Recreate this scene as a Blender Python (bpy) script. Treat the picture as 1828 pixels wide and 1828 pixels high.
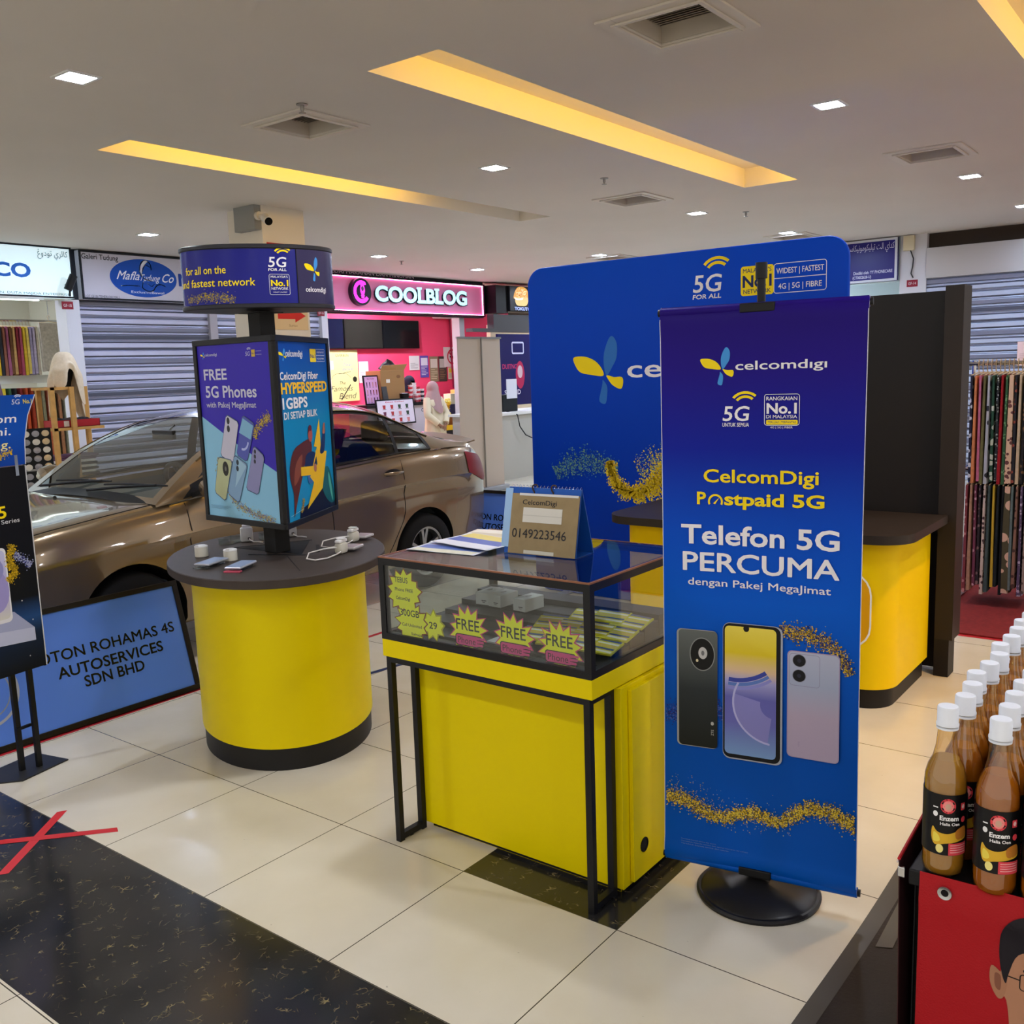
import bpy, bmesh, math, random
from mathutils import Vector, Matrix, noise
from math import sin, cos, pi, radians, sqrt, atan2
for _o in list(bpy.data.objects): bpy.data.objects.remove(_o)
S = bpy.context.scene
COL = S.collection
# ---------------------------------------------------------------- camera, world, exposure
EYE = 1.665                      # eye height of the photographer, metres
cam = bpy.data.cameras.new('camera')
cam.sensor_width = 36.0; cam.lens = 36.0 * 1700 / 1828; cam.clip_start = .02
camo = bpy.data.objects.new('camera', cam); COL.objects.link(camo)
camo.matrix_world = Matrix(((0.60775362, 0.13756119, -0.78212048, 0), (-0.79342244, 0.063746, -0.60532411, 0), (-0.03341205, 0.98843986, 0.147886, EYE), (0, 0, 0, 1)))
S.camera = camo
S.view_settings.view_transform = 'Standard'; S.view_settings.look = 'None'
S.view_settings.exposure = 0.0; S.view_settings.gamma = 1.0; S.view_settings.use_curve_mapping = False
S.cycles.max_bounces = 8; S.cycles.diffuse_bounces = 5; S.cycles.glossy_bounces = 4; S.cycles.transmission_bounces = 6; S.cycles.transparent_max_bounces = 12
S.cycles.sample_clamp_indirect = 8; S.cycles.caustics_reflective = False; S.cycles.caustics_refractive = False
S.cycles.use_denoising = True
wd = bpy.data.worlds.new('world'); S.world = wd; wd.use_nodes = True
wd.node_tree.nodes['Background'].inputs[0].default_value = (1, .93, .83, 1)
wd.node_tree.nodes['Background'].inputs[1].default_value = .95
LAMP = 380.0                     # radiance of a ceiling downlight
COVE = 4.0                       # power per metre of the amber cove strips
CEIL = 3.265
random.seed(7)

# ---------------------------------------------------------------- materials
def lin(h):
    if not isinstance(h, str): return tuple(h)
    r = []
    for i in (0, 2, 4):
        c = int(h[i:i + 2], 16) / 255
        r.append(c / 12.92 if c <= .04045 else ((c + .055) / 1.055) ** 2.4)
    return tuple(r)
MC = {}
def mat(h, rough=.5, metal=0., spec=.3, emit=0., trans=0., ior=1.45, coat=0., name=None, var=0., vscale=8., bump=0., bscale=60.):
    key = (h, rough, metal, spec, emit, trans, ior, coat, var, vscale, bump, bscale)
    if key in MC: return MC[key]
    m = bpy.data.materials.new(name or 'paint_' + str(h)); m.use_nodes = True
    nt = m.node_tree; b = nt.nodes['Principled BSDF']; c = lin(h)
    b.inputs['Base Color'].default_value = (*c, 1); b.inputs['Roughness'].default_value = rough
    b.inputs['Metallic'].default_value = metal; b.inputs['Specular IOR Level'].default_value = spec
    b.inputs['Transmission Weight'].default_value = trans; b.inputs['IOR'].default_value = ior
    b.inputs['Coat Weight'].default_value = coat; b.inputs['Coat Roughness'].default_value = .04
    if emit: b.inputs['Emission Color'].default_value = (*c, 1); b.inputs['Emission Strength'].default_value = emit
    if var or bump:
        tc = nt.nodes.new('ShaderNodeTexCoord')
        if var:
            n = nt.nodes.new('ShaderNodeTexNoise'); n.inputs['Scale'].default_value = vscale; n.inputs['Detail'].default_value = 5
            nt.links.new(tc.outputs['Object'], n.inputs['Vector'])
            r = nt.nodes.new('ShaderNodeMapRange'); r.inputs[1].default_value = .3; r.inputs[2].default_value = .7; r.inputs[3].default_value = 1 - var; r.inputs[4].default_value = 1 + var
            nt.links.new(n.outputs['Fac'], r.inputs[0])
            x = nt.nodes.new('ShaderNodeMix'); x.data_type = 'RGBA'; x.blend_type = 'MULTIPLY'; x.inputs[0].default_value = 1; x.inputs[6].default_value = (*c, 1)
            nt.links.new(r.outputs[0], x.inputs[7]); nt.links.new(x.outputs[2], b.inputs['Base Color'])
        if bump:
            n = nt.nodes.new('ShaderNodeTexNoise'); n.inputs['Scale'].default_value = bscale
            nt.links.new(tc.outputs['Object'], n.inputs['Vector'])
            bp = nt.nodes.new('ShaderNodeBump'); bp.inputs['Strength'].default_value = bump; bp.inputs['Distance'].default_value = .01
            nt.links.new(n.outputs['Fac'], bp.inputs['Height']); nt.links.new(bp.outputs[0], b.inputs['Normal'])
    MC[key] = m; return m
def ramp_mat(name, stops, axis=2, lo=0., hi=1., rough=.42, spec=.12):
    """printed colour running along one axis of the object"""
    m = bpy.data.materials.new(name); m.use_nodes = True; nt = m.node_tree; b = nt.nodes['Principled BSDF']
    tc = nt.nodes.new('ShaderNodeTexCoord'); sp = nt.nodes.new('ShaderNodeSeparateXYZ'); nt.links.new(tc.outputs['Object'], sp.inputs[0])
    mr = nt.nodes.new('ShaderNodeMapRange'); mr.inputs[1].default_value = lo; mr.inputs[2].default_value = hi
    nt.links.new(sp.outputs[axis], mr.inputs[0])
    cr = nt.nodes.new('ShaderNodeValToRGB'); e = cr.color_ramp.elements
    while len(e) < len(stops): e.new(.5)
    for k, (p, h) in enumerate(stops): e[k].position = p; e[k].color = (*lin(h), 1)
    nt.links.new(mr.outputs[0], cr.inputs[0]); nt.links.new(cr.outputs[0], b.inputs['Base Color']); b.inputs['Roughness'].default_value = rough; b.inputs['Specular IOR Level'].default_value = spec
    return m
def glass_mat(name, tint, refl=.06, rough=.0):
    """thin clear pane: lets light through, mirrors more at a grazing angle"""
    m = bpy.data.materials.new(name); m.use_nodes = True; nt = m.node_tree; nt.nodes.remove(nt.nodes['Principled BSDF'])
    out = nt.nodes['Material Output']; t = nt.nodes.new('ShaderNodeBsdfTransparent'); t.inputs[0].default_value = (*lin(tint), 1)
    g = nt.nodes.new('ShaderNodeBsdfGlossy'); g.inputs['Roughness'].default_value = rough; g.inputs[0].default_value = (1, 1, 1, 1)
    ge = nt.nodes.new('ShaderNodeNewGeometry'); dp = nt.nodes.new('ShaderNodeVectorMath'); dp.operation = 'DOT_PRODUCT'
    nt.links.new(ge.outputs['Incoming'], dp.inputs[0]); nt.links.new(ge.outputs['Normal'], dp.inputs[1])
    def mth(op, x, v, y=None):
        q = nt.nodes.new('ShaderNodeMath'); q.operation = op; nt.links.new(x, q.inputs[0]); q.inputs[1].default_value = v
        if y is not None: q.inputs[2].default_value = y
        return q.outputs[0]
    ab = mth('ABSOLUTE', dp.outputs['Value'], 0); iv = mth('SUBTRACT', ab, 1.0); po = mth('POWER', mth('ABSOLUTE', iv, 0), 5.0)
    fr = mth('MULTIPLY_ADD', po, .85, refl * .7); mx = nt.nodes.new('ShaderNodeMixShader')
    nt.links.new(fr, mx.inputs[0]); nt.links.new(t.outputs[0], mx.inputs[1]); nt.links.new(g.outputs[0], mx.inputs[2]); nt.links.new(mx.outputs[0], out.inputs[0])
    return m

# ---------------------------------------------------------------- object helpers
WM = {}
def tag(o, label=None, cat=None, group=None, kind=None):
    for k, v in (('label', label), ('category', cat), ('group', group), ('kind', kind)):
        if v: o[k] = v
    return o
def thing(name, label, cat, loc=(0, 0, 0), rz=0., group=None):
    o = bpy.data.objects.new(name, None); COL.objects.link(o); o.empty_display_size = .1
    o.location = loc; o.rotation_euler = (0, 0, rz); WM[o] = Matrix.Translation(loc) @ Matrix.Rotation(rz, 4, 'Z')
    return tag(o, label, cat, group)
def link(name, me, parent=None, world=True):
    o = bpy.data.objects.new(name, me); COL.objects.link(o)
    if parent:
        o.parent = parent; WM[o] = WM[parent]
        if world: me.transform(WM[parent].inverted())
    else: WM[o] = Matrix()
    return o
def struct(o): o['kind'] = 'structure'; return o
def dup(root, loc, rz=0., label=None, group=None):
    def cp(o, par):
        c = o.copy(); COL.objects.link(c)
        if par: c.parent = par
        for ch in o.children: cp(ch, c)
        return c
    r = cp(root, None); r.location = loc; r.rotation_euler = (0, 0, rz)
    if label: r['label'] = label
    if group: r['group'] = group
    return r
def seat(o, z=True):
    """moves the origin of a one-mesh thing to its base"""
    me = o.data; vs = [v.co for v in me.vertices]
    c = Vector(((min(v.x for v in vs) + max(v.x for v in vs)) / 2, (min(v.y for v in vs) + max(v.y for v in vs)) / 2, min(v.z for v in vs)))
    me.transform(Matrix.Translation(-c)); o.location = c; WM[o] = Matrix.Translation(c); return o
class MB:
    def __init__(s): s.v = []; s.f = []; s.m = []
    def add(s, vs, fs, m=0):
        k = len(s.v); s.v += [tuple(v) for v in vs]
        for f in fs: s.f.append(tuple(k + i for i in f)); s.m.append(m)
        return s
    def box(s, x0, y0, z0, x1, y1, z1, m=0):
        x0, x1 = min(x0, x1), max(x0, x1); y0, y1 = min(y0, y1), max(y0, y1); z0, z1 = min(z0, z1), max(z0, z1)
        return s.add([(x, y, z) for z in (z0, z1) for y in (y0, y1) for x in (x0, x1)], [(0, 2, 3, 1), (4, 5, 7, 6), (0, 1, 5, 4), (2, 6, 7, 3), (0, 4, 6, 2), (1, 3, 7, 5)], m)
    def obox(s, o, u, v, w, m=0):
        """box from a corner and three edge vectors"""
        o, u, v, w = map(Vector, (o, u, v, w))
        if u.cross(v).dot(w) < 0: o = o + u; u = -u
        return s.add([o, o + u, o + v, o + u + v, o + w, o + u + w, o + v + w, o + u + v + w], [(0, 2, 3, 1), (4, 5, 7, 6), (0, 1, 5, 4), (2, 6, 7, 3), (0, 4, 6, 2), (1, 3, 7, 5)], m)
    def tube(s, pts, r, n=8, m=0, caps=True, closed=False):
        pts = [Vector(p) for p in pts]; N = len(pts); rs = r if isinstance(r, (list, tuple)) else [r] * N
        rings = []; up = None
        for i, p in enumerate(pts):
            a = pts[(i - 1) % N] if (closed or i > 0) else p; b = pts[(i + 1) % N] if (closed or i < N - 1) else p
            t = (b - a).normalized()
            if up is None: up = Vector((0, 0, 1)) if abs(t.z) < .9 else Vector((1, 0, 0))
            x = t.cross(up)
            if x.length < 1e-6: x = t.orthogonal()
            x.normalize(); y = x.cross(t).normalized(); up = y
            rings.append([p + (x * cos(2 * pi * k / n) + y * sin(2 * pi * k / n)) * rs[i] for k in range(n)])
        return s.rings(rings, m, caps and not closed, closed)
    def rings(s, rings, m=0, caps=True, closed=False, wrap=True):
        n = len(rings[0]); N = len(rings); vs = [p for r in rings for p in r]; fs = []
        for i in range(N if closed else N - 1):
            j = (i + 1) % N
            for k in range(n if wrap else n - 1):
                l = (k + 1) % n; fs.append((i * n + k, i * n + l, j * n + l, j * n + k))
        if caps: fs.append(tuple(reversed(range(n)))); fs.append(tuple((N - 1) * n + k for k in range(n)))
        return s.add(vs, fs, m)
    def lathe(s, prof, c=(0, 0, 0), n=24, m=0, ax=2, sx=1., sy=1., rot=0., caps=True):
        rings = []
        for r, z in prof:
            ring = []
            for k in range(n):
                a = 2 * pi * k / n; x, y = r * cos(a) * sx, r * sin(a) * sy
                x, y = x * cos(rot) - y * sin(rot), x * sin(rot) + y * cos(rot)
                ring.append((c[0] + x, c[1] + y, c[2] + z) if ax == 2 else ((c[0] + z, c[1] + x, c[2] + y) if ax == 0 else (c[0] + y, c[1] + z, c[2] + x)))
            rings.append(ring)
        return s.rings(rings, m, caps)
    def prism(s, poly, d, m=0):
        """closed outline of 3d points pushed along d"""
        d = Vector(d); a = [Vector(p) for p in poly]; n = len(a)
        return s.add(a + [p + d for p in a], [tuple(reversed(range(n))), tuple(range(n, 2 * n))] + [(i, (i + 1) % n, n + (i + 1) % n, n + i) for i in range(n)], m)
    def grid(s, nu, nv, f, m=0):
        vs = [f(i / nu, j / nv) for i in range(nu + 1) for j in range(nv + 1)]
        return s.add(vs, [(i * (nv + 1) + j, (i + 1) * (nv + 1) + j, (i + 1) * (nv + 1) + j + 1, i * (nv + 1) + j + 1) for i in range(nu) for j in range(nv)], m)
    def mesh(s, name, mats, bevel=0., smooth=None, seg=2, weld=False, solid=0.):
        me = bpy.data.meshes.new(name); me.from_pydata(s.v, [], s.f)
        mats = mats if isinstance(mats, (list, tuple)) else [mats]
        for x in mats: me.materials.append(x)
        me.polygons.foreach_set('material_index', [min(k, len(mats) - 1) for k in s.m])
        bm = bmesh.new(); bm.from_mesh(me)
        if weld: bmesh.ops.remove_doubles(bm, verts=bm.verts, dist=1e-5)
        if solid: bmesh.ops.solidify(bm, geom=bm.faces[:], thickness=solid)
        if not solid and not weld and len(bm.faces) < 40000: bmesh.ops.recalc_face_normals(bm, faces=bm.faces)
        elif weld or solid: bmesh.ops.recalc_face_normals(bm, faces=bm.faces)
        if bevel:
            es = [e for e in bm.edges if len(e.link_faces) == 2 and e.calc_face_angle(0) > .5]
            bmesh.ops.bevel(bm, geom=es, offset=bevel, segments=seg, affect='EDGES', profile=.5, clamp_overlap=True)
        bm.to_mesh(me); bm.free()
        if smooth:
            me.polygons.foreach_set('use_smooth', [True] * len(me.polygons)); me.set_sharp_from_angle(angle=radians(smooth))
        me.update(); return me
    def build(s, name, mats, parent=None, world=True, **k): return link(name, s.mesh(name, mats, **k), parent, world)
    def solo(s, name, mats, label, cat, group=None, kind=None, **k): return tag(seat(link(name, s.mesh(name, mats, **k))), label, cat, group, kind)

def evaluated(o, name):
    dg = bpy.context.evaluated_depsgraph_get(); dg.update()
    me = bpy.data.meshes.new_from_object(o.evaluated_get(dg)); me.name = name; bpy.data.objects.remove(o); return me

# ---------------------------------------------------------------- print: flat lettering and artwork lying on a panel
TX = {}
def glyphs(body, bold=0., res=3):
    k = (body, bold, res)
    if k in TX: return TX[k]
    c = bpy.data.curves.new('t', 'FONT'); c.body = body; c.offset = bold; c.resolution_u = res
    o = bpy.data.objects.new('t', c); COL.objects.link(o); bpy.context.view_layer.update()
    me = evaluated(o, 't'); vs = [(v.co.x, v.co.y) for v in me.vertices]; fs = [tuple(p.vertices) for p in me.polygons]
    bpy.data.meshes.remove(me); bpy.data.curves.remove(c)
    TX[k] = (vs, fs); return TX[k]
def refine(vs, fs, L):
    bm = bmesh.new(); q = [bm.verts.new((x, y, 0)) for x, y in vs]
    for f in fs:
        try: bm.faces.new([q[i] for i in f])
        except ValueError: pass
    bmesh.ops.triangulate(bm, faces=bm.faces[:])
    for _ in range(6):
        es = [e for e in bm.edges if e.calc_length() > L]
        if not es: break
        bmesh.ops.subdivide_edges(bm, edges=es, cuts=1); bmesh.ops.triangulate(bm, faces=[f for f in bm.faces if len(f.verts) > 3])
    bm.verts.index_update(); r = [(v.co.x, v.co.y) for v in bm.verts], [tuple(v.index for v in f.verts) for f in bm.faces]; bm.free(); return r
class Print:
    def __init__(s, o, u, v, off=.0008, fmap=None, rough=.42, emit=0., fine=0.):
        s.fine = fine; s.g = 0; s.nt = 0
        s.o, s.u, s.v = Vector(o), Vector(u).normalized(), Vector(v).normalized(); s.n = s.u.cross(s.v)
        s.off = off; s.fmap = fmap; s.k = 0; s.T = {}; s.rough = rough; s.emit = emit; s.tagn = 'printed_artwork'
    def at(s, x, y, d): return s.fmap(x, y, d) if s.fmap else s.o + s.u * x + s.v * y + s.n * d
    def raw(s, vs, fs, c, t=None):
        s.k += 1; t = t or s.tagn
        if t in ('logo', 'logo_outline'): t += '#%d' % s.g
        if t == 'lettering': s.nt += 1; t += '#%d' % s.nt
        if s.fine and not t.startswith('glitter'): vs, fs = refine(vs, fs, s.fine)
        mb, ms = s.T.setdefault(t, (MB(), []))
        m = c if isinstance(c, bpy.types.Material) else mat(c, s.rough, emit=s.emit)
        if m not in ms: ms.append(m)
        d = s.off + .00006 * s.k
        mb.add([s.at(x, y, d) for x, y in vs], fs, ms.index(m)); return s
    def poly(s, pts, c, t=None): return s.raw(pts, [tuple(range(len(pts)))], c, t)
    def rect(s, x0, y0, x1, y1, c, t=None): return s.poly([(x0, y0), (x1, y0), (x1, y1), (x0, y1)], c, t)
    def rr(s, x0, y0, x1, y1, r, n=5):
        p = []
        for cx, cy, a in ((x1 - r, y1 - r, 0), (x0 + r, y1 - r, 90), (x0 + r, y0 + r, 180), (x1 - r, y0 + r, 270)):
            p += [(cx + r * cos(radians(a + 90 * k / n)), cy + r * sin(radians(a + 90 * k / n))) for k in range(n + 1)]
        return p
    def rrect(s, x0, y0, x1, y1, r, c, t=None): return s.poly(s.rr(x0, y0, x1, y1, r), c, t)
    def ring(s, p, q, c, t=None):
        n = len(p); return s.raw(list(p) + list(q), [(i, (i + 1) % n, n + (i + 1) % n, n + i) for i in range(n)], c, t)
    def rframe(s, x0, y0, x1, y1, r, w, c, t=None): return s.ring(s.rr(x0, y0, x1, y1, r), s.rr(x0 + w, y0 + w, x1 - w, y1 - w, max(r - w, .0005)), c, t)
    def ell(s, cx, cy, rx, ry, c, n=28, t=None, rot=0.):
        return s.poly([(cx + rx * cos(2 * pi * k / n) * cos(rot) - ry * sin(2 * pi * k / n) * sin(rot), cy + rx * cos(2 * pi * k / n) * sin(rot) + ry * sin(2 * pi * k / n) * cos(rot)) for k in range(n)], c, t)
    def arc(s, cx, cy, r0, r1, a0, a1, c, n=12, t=None, sx=1.):
        A = [radians(a0 + (a1 - a0) * k / n) for k in range(n + 1)]
        vs = [(cx + r0 * cos(a) * sx, cy + r0 * sin(a)) for a in A] + [(cx + r1 * cos(a) * sx, cy + r1 * sin(a)) for a in A]
        return s.raw(vs, [(k, k + 1, n + 2 + k, n + 1 + k) for k in range(n)], c, t)
    def line(s, pts, w, c, t=None):
        vs = []; n = len(pts)
        for i, (x, y) in enumerate(pts):
            a = pts[max(i - 1, 0)]; b = pts[min(i + 1, n - 1)]; dx, dy = b[0] - a[0], b[1] - a[1]; l = sqrt(dx * dx + dy * dy) or 1
            vs += [(x - dy / l * w / 2, y + dx / l * w / 2), (x + dy / l * w / 2, y - dx / l * w / 2)]
        return s.raw(vs, [(2 * i, 2 * i + 1, 2 * i + 3, 2 * i + 2) for i in range(n - 1)], c, t)
    def text(s, body, x, y, h, c, w=None, al='l', bold=.0, shear=0., rot=0., t='lettering'):
        """h = height of a capital letter; w = full width to fit"""
        vs, fs = glyphs(body, bold)
        if not vs: return s
        if bold > 0 and ('M' in body or 'g' in body):      # heavier strokes by overlapping copies
            V, F = glyphs(body, 0.); vs, fs = [], []
            vs, fs = [(a, b) for a, b in V], F
        k = h / .729; x0 = min(v[0] for v in vs); x1 = max(v[0] for v in vs); kx = k if w is None else w / (x1 - x0)
        W = (x1 - x0) * kx; sh = {'l': 0, 'c': -W / 2, 'r': -W}[al]; q = []
        for a, b in vs:
            px, py = (a - x0) * kx + sh + b * k * shear, b * k
            q.append((x + px * cos(rot) - py * sin(rot), y + px * sin(rot) + py * cos(rot)))
        if bold > 0 and ('M' in body or 'g' in body):
            if t == 'lettering': s.nt += 1; t = 'lettering#%d' % s.nt
            if t == 'logo': t = 'logo#%d' % s.g
            for j in range(6): s.raw([(a + bold * kx * cos(j * pi / 3), b + bold * k * sin(j * pi / 3)) for a, b in q], fs, c, t)
        return s.raw(q, fs, c, t)
    def specks(s, pts, w, n, cs, sz=.003, seed=1, t='glitter', clip=None, gauss=True):
        """glitter scattered along a polyline"""
        r = random.Random(seed); L = []
        if t == 'glitter': s.nt += 1; t = 'glitter#%d' % s.nt; 
        for a, b in zip(pts, pts[1:]): L.append(sqrt((b[0] - a[0]) ** 2 + (b[1] - a[1]) ** 2))
        tot = sum(L); B = {c: ([], []) for c in cs}
        for _ in range(n):
            d = r.random() * tot; i = 0
            while i < len(L) - 1 and d > L[i]: d -= L[i]; i += 1
            f = d / L[i]; a, b = pts[i], pts[i + 1]; e = r.gauss(0, .5) if gauss else r.uniform(-1, 1)
            ww = w[min(i, len(w) - 1)] * (1 - f) + w[min(i + 1, len(w) - 1)] * f if isinstance(w, (list, tuple)) else w
            x = a[0] + (b[0] - a[0]) * f - (b[1] - a[1]) / L[i] * e * ww; y = a[1] + (b[1] - a[1]) * f + (b[0] - a[0]) / L[i] * e * ww
            if clip and not (clip[0] < x < clip[2] and clip[1] < y < clip[3]): continue
            q = sz * r.uniform(.4, 1.2); th = r.random() * pi; V, F = B[r.choice(cs)]; k = len(V)
            V += [(x + q * cos(th + z), y + q * sin(th + z)) for z in (0, 1.6, 3.2, 4.7)]; F.append((k, k + 1, k + 2, k + 3))
        for c in cs:
            if B[c][0]: s.raw(B[c][0], B[c][1], c, t)
        return s
    def build(s, parent, names=None):
        for t, (mb, ms) in s.T.items():
            t = t.split('#')[0]; me = bpy.data.meshes.new(t); me.from_pydata(mb.v, [], mb.f)
            for x in ms: me.materials.append(x)
            me.polygons.foreach_set('material_index', mb.m); me.update(); link(t, me, parent)

WHITE, YEL, BLK = 'f0eef2', 'f8dc00', '0a0a0c'
PET = [[(0, .70), (.23, .71), (.44, .64), (.57, .52), (.59, .42), (.35, .44), (.15, .475), (.05, .56)],
       [(.66, .43), (.80, .40), (.96, .395), (.98, .30), (.93, .225), (.78, .28), (.69, .37)],
       [(.79, .99), (.87, .88), (.86, .68), (.77, .54), (.70, .45), (.65, .43), (.61, .58), (.62, .76), (.71, .95)],
       [(.585, .36), (.665, .27), (.665, .13), (.625, .01), (.51, .05), (.54, .19), (.575, .30)]]
def smooth_poly(p, n=4):
    out = []; N = len(p)
    for i in range(N):
        a, b, c, d = p[i - 1], p[i], p[(i + 1) % N], p[(i + 2) % N]
        for k in range(n):
            t = k / n; out.append(tuple(.5 * (2 * b[j] + (c[j] - a[j]) * t + (2 * a[j] - 5 * b[j] + 4 * c[j] - d[j]) * t * t + (3 * b[j] - a[j] - 3 * c[j] + d[j]) * t ** 3) for j in (0, 1)))
    return out
def petals(P, x, y, w, h, cols=(YEL, YEL, '3f93dd', '3f93dd')):
    P.g += 1
    for k in (0, 1, 2, 3): P.poly([(x + w * a, y + h * b) for a, b in smooth_poly(PET[k])], cols[k], 'logo')
def fiveg(P, x, y, w, cap=None, c=WHITE, wc=YEL):
    P.g += 1
    P.text('5G', x, y, w * .52, c, w=w * .9, bold=.012, shear=.12, t='logo')
    for r in (.30, .44): P.arc(x + w * .80, y + w * .48, w * r, w * (r + .085), 48, 142, wc, 8, 'logo', sx=1.1)
    if cap: P.text(cap, x - w * .01, y - w * .20, w * .135, c, w=w * .93, bold=.02, shear=.12, t='logo')
# ================================================================ THE SETTING
X0, X1, Y0, Y1 = -3.6, 20.4, -4.2, 17.0
def tile_mat():
    m = bpy.data.materials.new('cream_floor_tile'); m.use_nodes = True; nt = m.node_tree; b = nt.nodes['Principled BSDF']
    g = nt.nodes.new('ShaderNodeNewGeometry'); sp = nt.nodes.new('ShaderNodeSeparateXYZ'); nt.links.new(g.outputs['Position'], sp.inputs[0])
    ms = []
    for k, off in ((0, 2.243), (1, 1.394)):
        a = nt.nodes.new('ShaderNodeMath'); a.operation = 'MULTIPLY_ADD'; a.inputs[1].default_value = 1 / .6; a.inputs[2].default_value = .5 - off / .6 + 100
        nt.links.new(sp.outputs[k], a.inputs[0])
        f = nt.nodes.new('ShaderNodeMath'); f.operation = 'FRACT'; nt.links.new(a.outputs[0], f.inputs[0])
        c = nt.nodes.new('ShaderNodeMath'); c.operation = 'SUBTRACT'; c.inputs[1].default_value = .5; nt.links.new(f.outputs[0], c.inputs[0])
        d = nt.nodes.new('ShaderNodeMath'); d.operation = 'ABSOLUTE'; nt.links.new(c.outputs[0], d.inputs[0])
        e = nt.nodes.new('ShaderNodeMath'); e.operation = 'LESS_THAN'; e.inputs[1].default_value = .0030; nt.links.new(d.outputs[0], e.inputs[0]); ms.append(e)
    mx = nt.nodes.new('ShaderNodeMath'); mx.operation = 'MAXIMUM'; nt.links.new(ms[0].outputs[0], mx.inputs[0]); nt.links.new(ms[1].outputs[0], mx.inputs[1])
    n = nt.nodes.new('ShaderNodeTexNoise'); n.inputs['Scale'].default_value = 2.2; n.inputs['Detail'].default_value = 8; nt.links.new(g.outputs['Position'], n.inputs['Vector'])
    cr = nt.nodes.new('ShaderNodeValToRGB'); cr.color_ramp.elements[0].position = .3; cr.color_ramp.elements[0].color = (*lin('c9bfa8'), 1); cr.color_ramp.elements[1].position = .7; cr.color_ramp.elements[1].color = (*lin('d6cdb9'), 1)
    nt.links.new(n.outputs['Fac'], cr.inputs[0])
    # a few scuffs trodden into the tiles
    n2 = nt.nodes.new('ShaderNodeTexNoise'); n2.inputs['Scale'].default_value = 34; n2.inputs['Detail'].default_value = 2; nt.links.new(g.outputs['Position'], n2.inputs['Vector'])
    s2 = nt.nodes.new('ShaderNodeMapRange'); s2.inputs[1].default_value = .755; s2.inputs[2].default_value = .80; s2.inputs[4].default_value = .55; nt.links.new(n2.outputs['Fac'], s2.inputs[0])
    x0 = nt.nodes.new('ShaderNodeMix'); x0.data_type = 'RGBA'; nt.links.new(s2.outputs[0], x0.inputs[0]); nt.links.new(cr.outputs[0], x0.inputs[6]); x0.inputs[7].default_value = (*lin('6e675b'), 1)
    x = nt.nodes.new('ShaderNodeMix'); x.data_type = 'RGBA'; nt.links.new(mx.outputs[0], x.inputs[0]); nt.links.new(x0.outputs[2], x.inputs[6]); x.inputs[7].default_value = (*lin('4a443a'), 1)
    nt.links.new(x.outputs[2], b.inputs['Base Color']); b.inputs['Roughness'].default_value = .13; b.inputs['Specular IOR Level'].default_value = .5
    return m
def granite_mat():
    m = bpy.data.materials.new('black_granite_tile'); m.use_nodes = True; nt = m.node_tree; b = nt.nodes['Principled BSDF']
    g = nt.nodes.new('ShaderNodeNewGeometry')
    n1 = nt.nodes.new('ShaderNodeTexNoise'); n1.inputs['Scale'].default_value = 9; n1.inputs['Detail'].default_value = 3; nt.links.new(g.outputs['Position'], n1.inputs['Vector'])
    mxv = nt.nodes.new('ShaderNodeMix'); mxv.data_type = 'VECTOR'; mxv.inputs[0].default_value = .16; nt.links.new(g.outputs['Position'], mxv.inputs[4]); nt.links.new(n1.outputs['Color'], mxv.inputs[5])
    v = nt.nodes.new('ShaderNodeTexVoronoi'); v.feature = 'DISTANCE_TO_EDGE'; v.inputs['Scale'].default_value = 38; nt.links.new(mxv.outputs[1], v.inputs['Vector'])
    lt = nt.nodes.new('ShaderNodeMapRange'); lt.inputs[1].default_value = .012; lt.inputs[2].default_value = .05; lt.inputs[3].default_value = 1; lt.inputs[4].default_value = 0; nt.links.new(v.outputs[0], lt.inputs[0])
    n2 = nt.nodes.new('ShaderNodeTexNoise'); n2.inputs['Scale'].default_value = 24; n2.inputs['Detail'].default_value = 2; nt.links.new(g.outputs['Position'], n2.inputs['Vector'])
    th = nt.nodes.new('ShaderNodeMapRange'); th.inputs[1].default_value = .56; th.inputs[2].default_value = .70; nt.links.new(n2.outputs['Fac'], th.inputs[0])
    mu = nt.nodes.new('ShaderNodeMath'); mu.operation = 'MULTIPLY'; nt.links.new(lt.outputs[0], mu.inputs[0]); nt.links.new(th.outputs[0], mu.inputs[1])
    n3 = nt.nodes.new('ShaderNodeTexNoise'); n3.inputs['Scale'].default_value = 4; n3.inputs['Detail'].default_value = 6; nt.links.new(g.outputs['Position'], n3.inputs['Vector'])
    cr = nt.nodes.new('ShaderNodeValToRGB'); cr.color_ramp.elements[0].position = .35; cr.color_ramp.elements[0].color = (.010, .010, .011, 1); cr.color_ramp.elements[1].position = .7; cr.color_ramp.elements[1].color = (.030, .028, .026, 1); nt.links.new(n3.outputs['Fac'], cr.inputs[0])
    x = nt.nodes.new('ShaderNodeMix'); x.data_type = 'RGBA'; nt.links.new(mu.outputs[0], x.inputs[0]); nt.links.new(cr.outputs[0], x.inputs[6]); x.inputs[7].default_value = (*lin('8f7f55'), 1)
    nt.links.new(x.outputs[2], b.inputs['Base Color']); b.inputs['Roughness'].default_value = .16
    return m
TILE, GRAN = tile_mat(), granite_mat()
fl = MB()
xs = [X0, 1.052, 1.641, 2.243, X1]; ys = [Y0, 1.394, 1.994, Y1]
for i in range(4):
    for j in range(3):
        dark = (i == 1) or (i == 3 and j == 1)
        fl.box(xs[i], ys[j], -.12, xs[i + 1], ys[j + 1], 0, 1 if dark else 0)
struct(fl.build('floor', [TILE, GRAN]))
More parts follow.
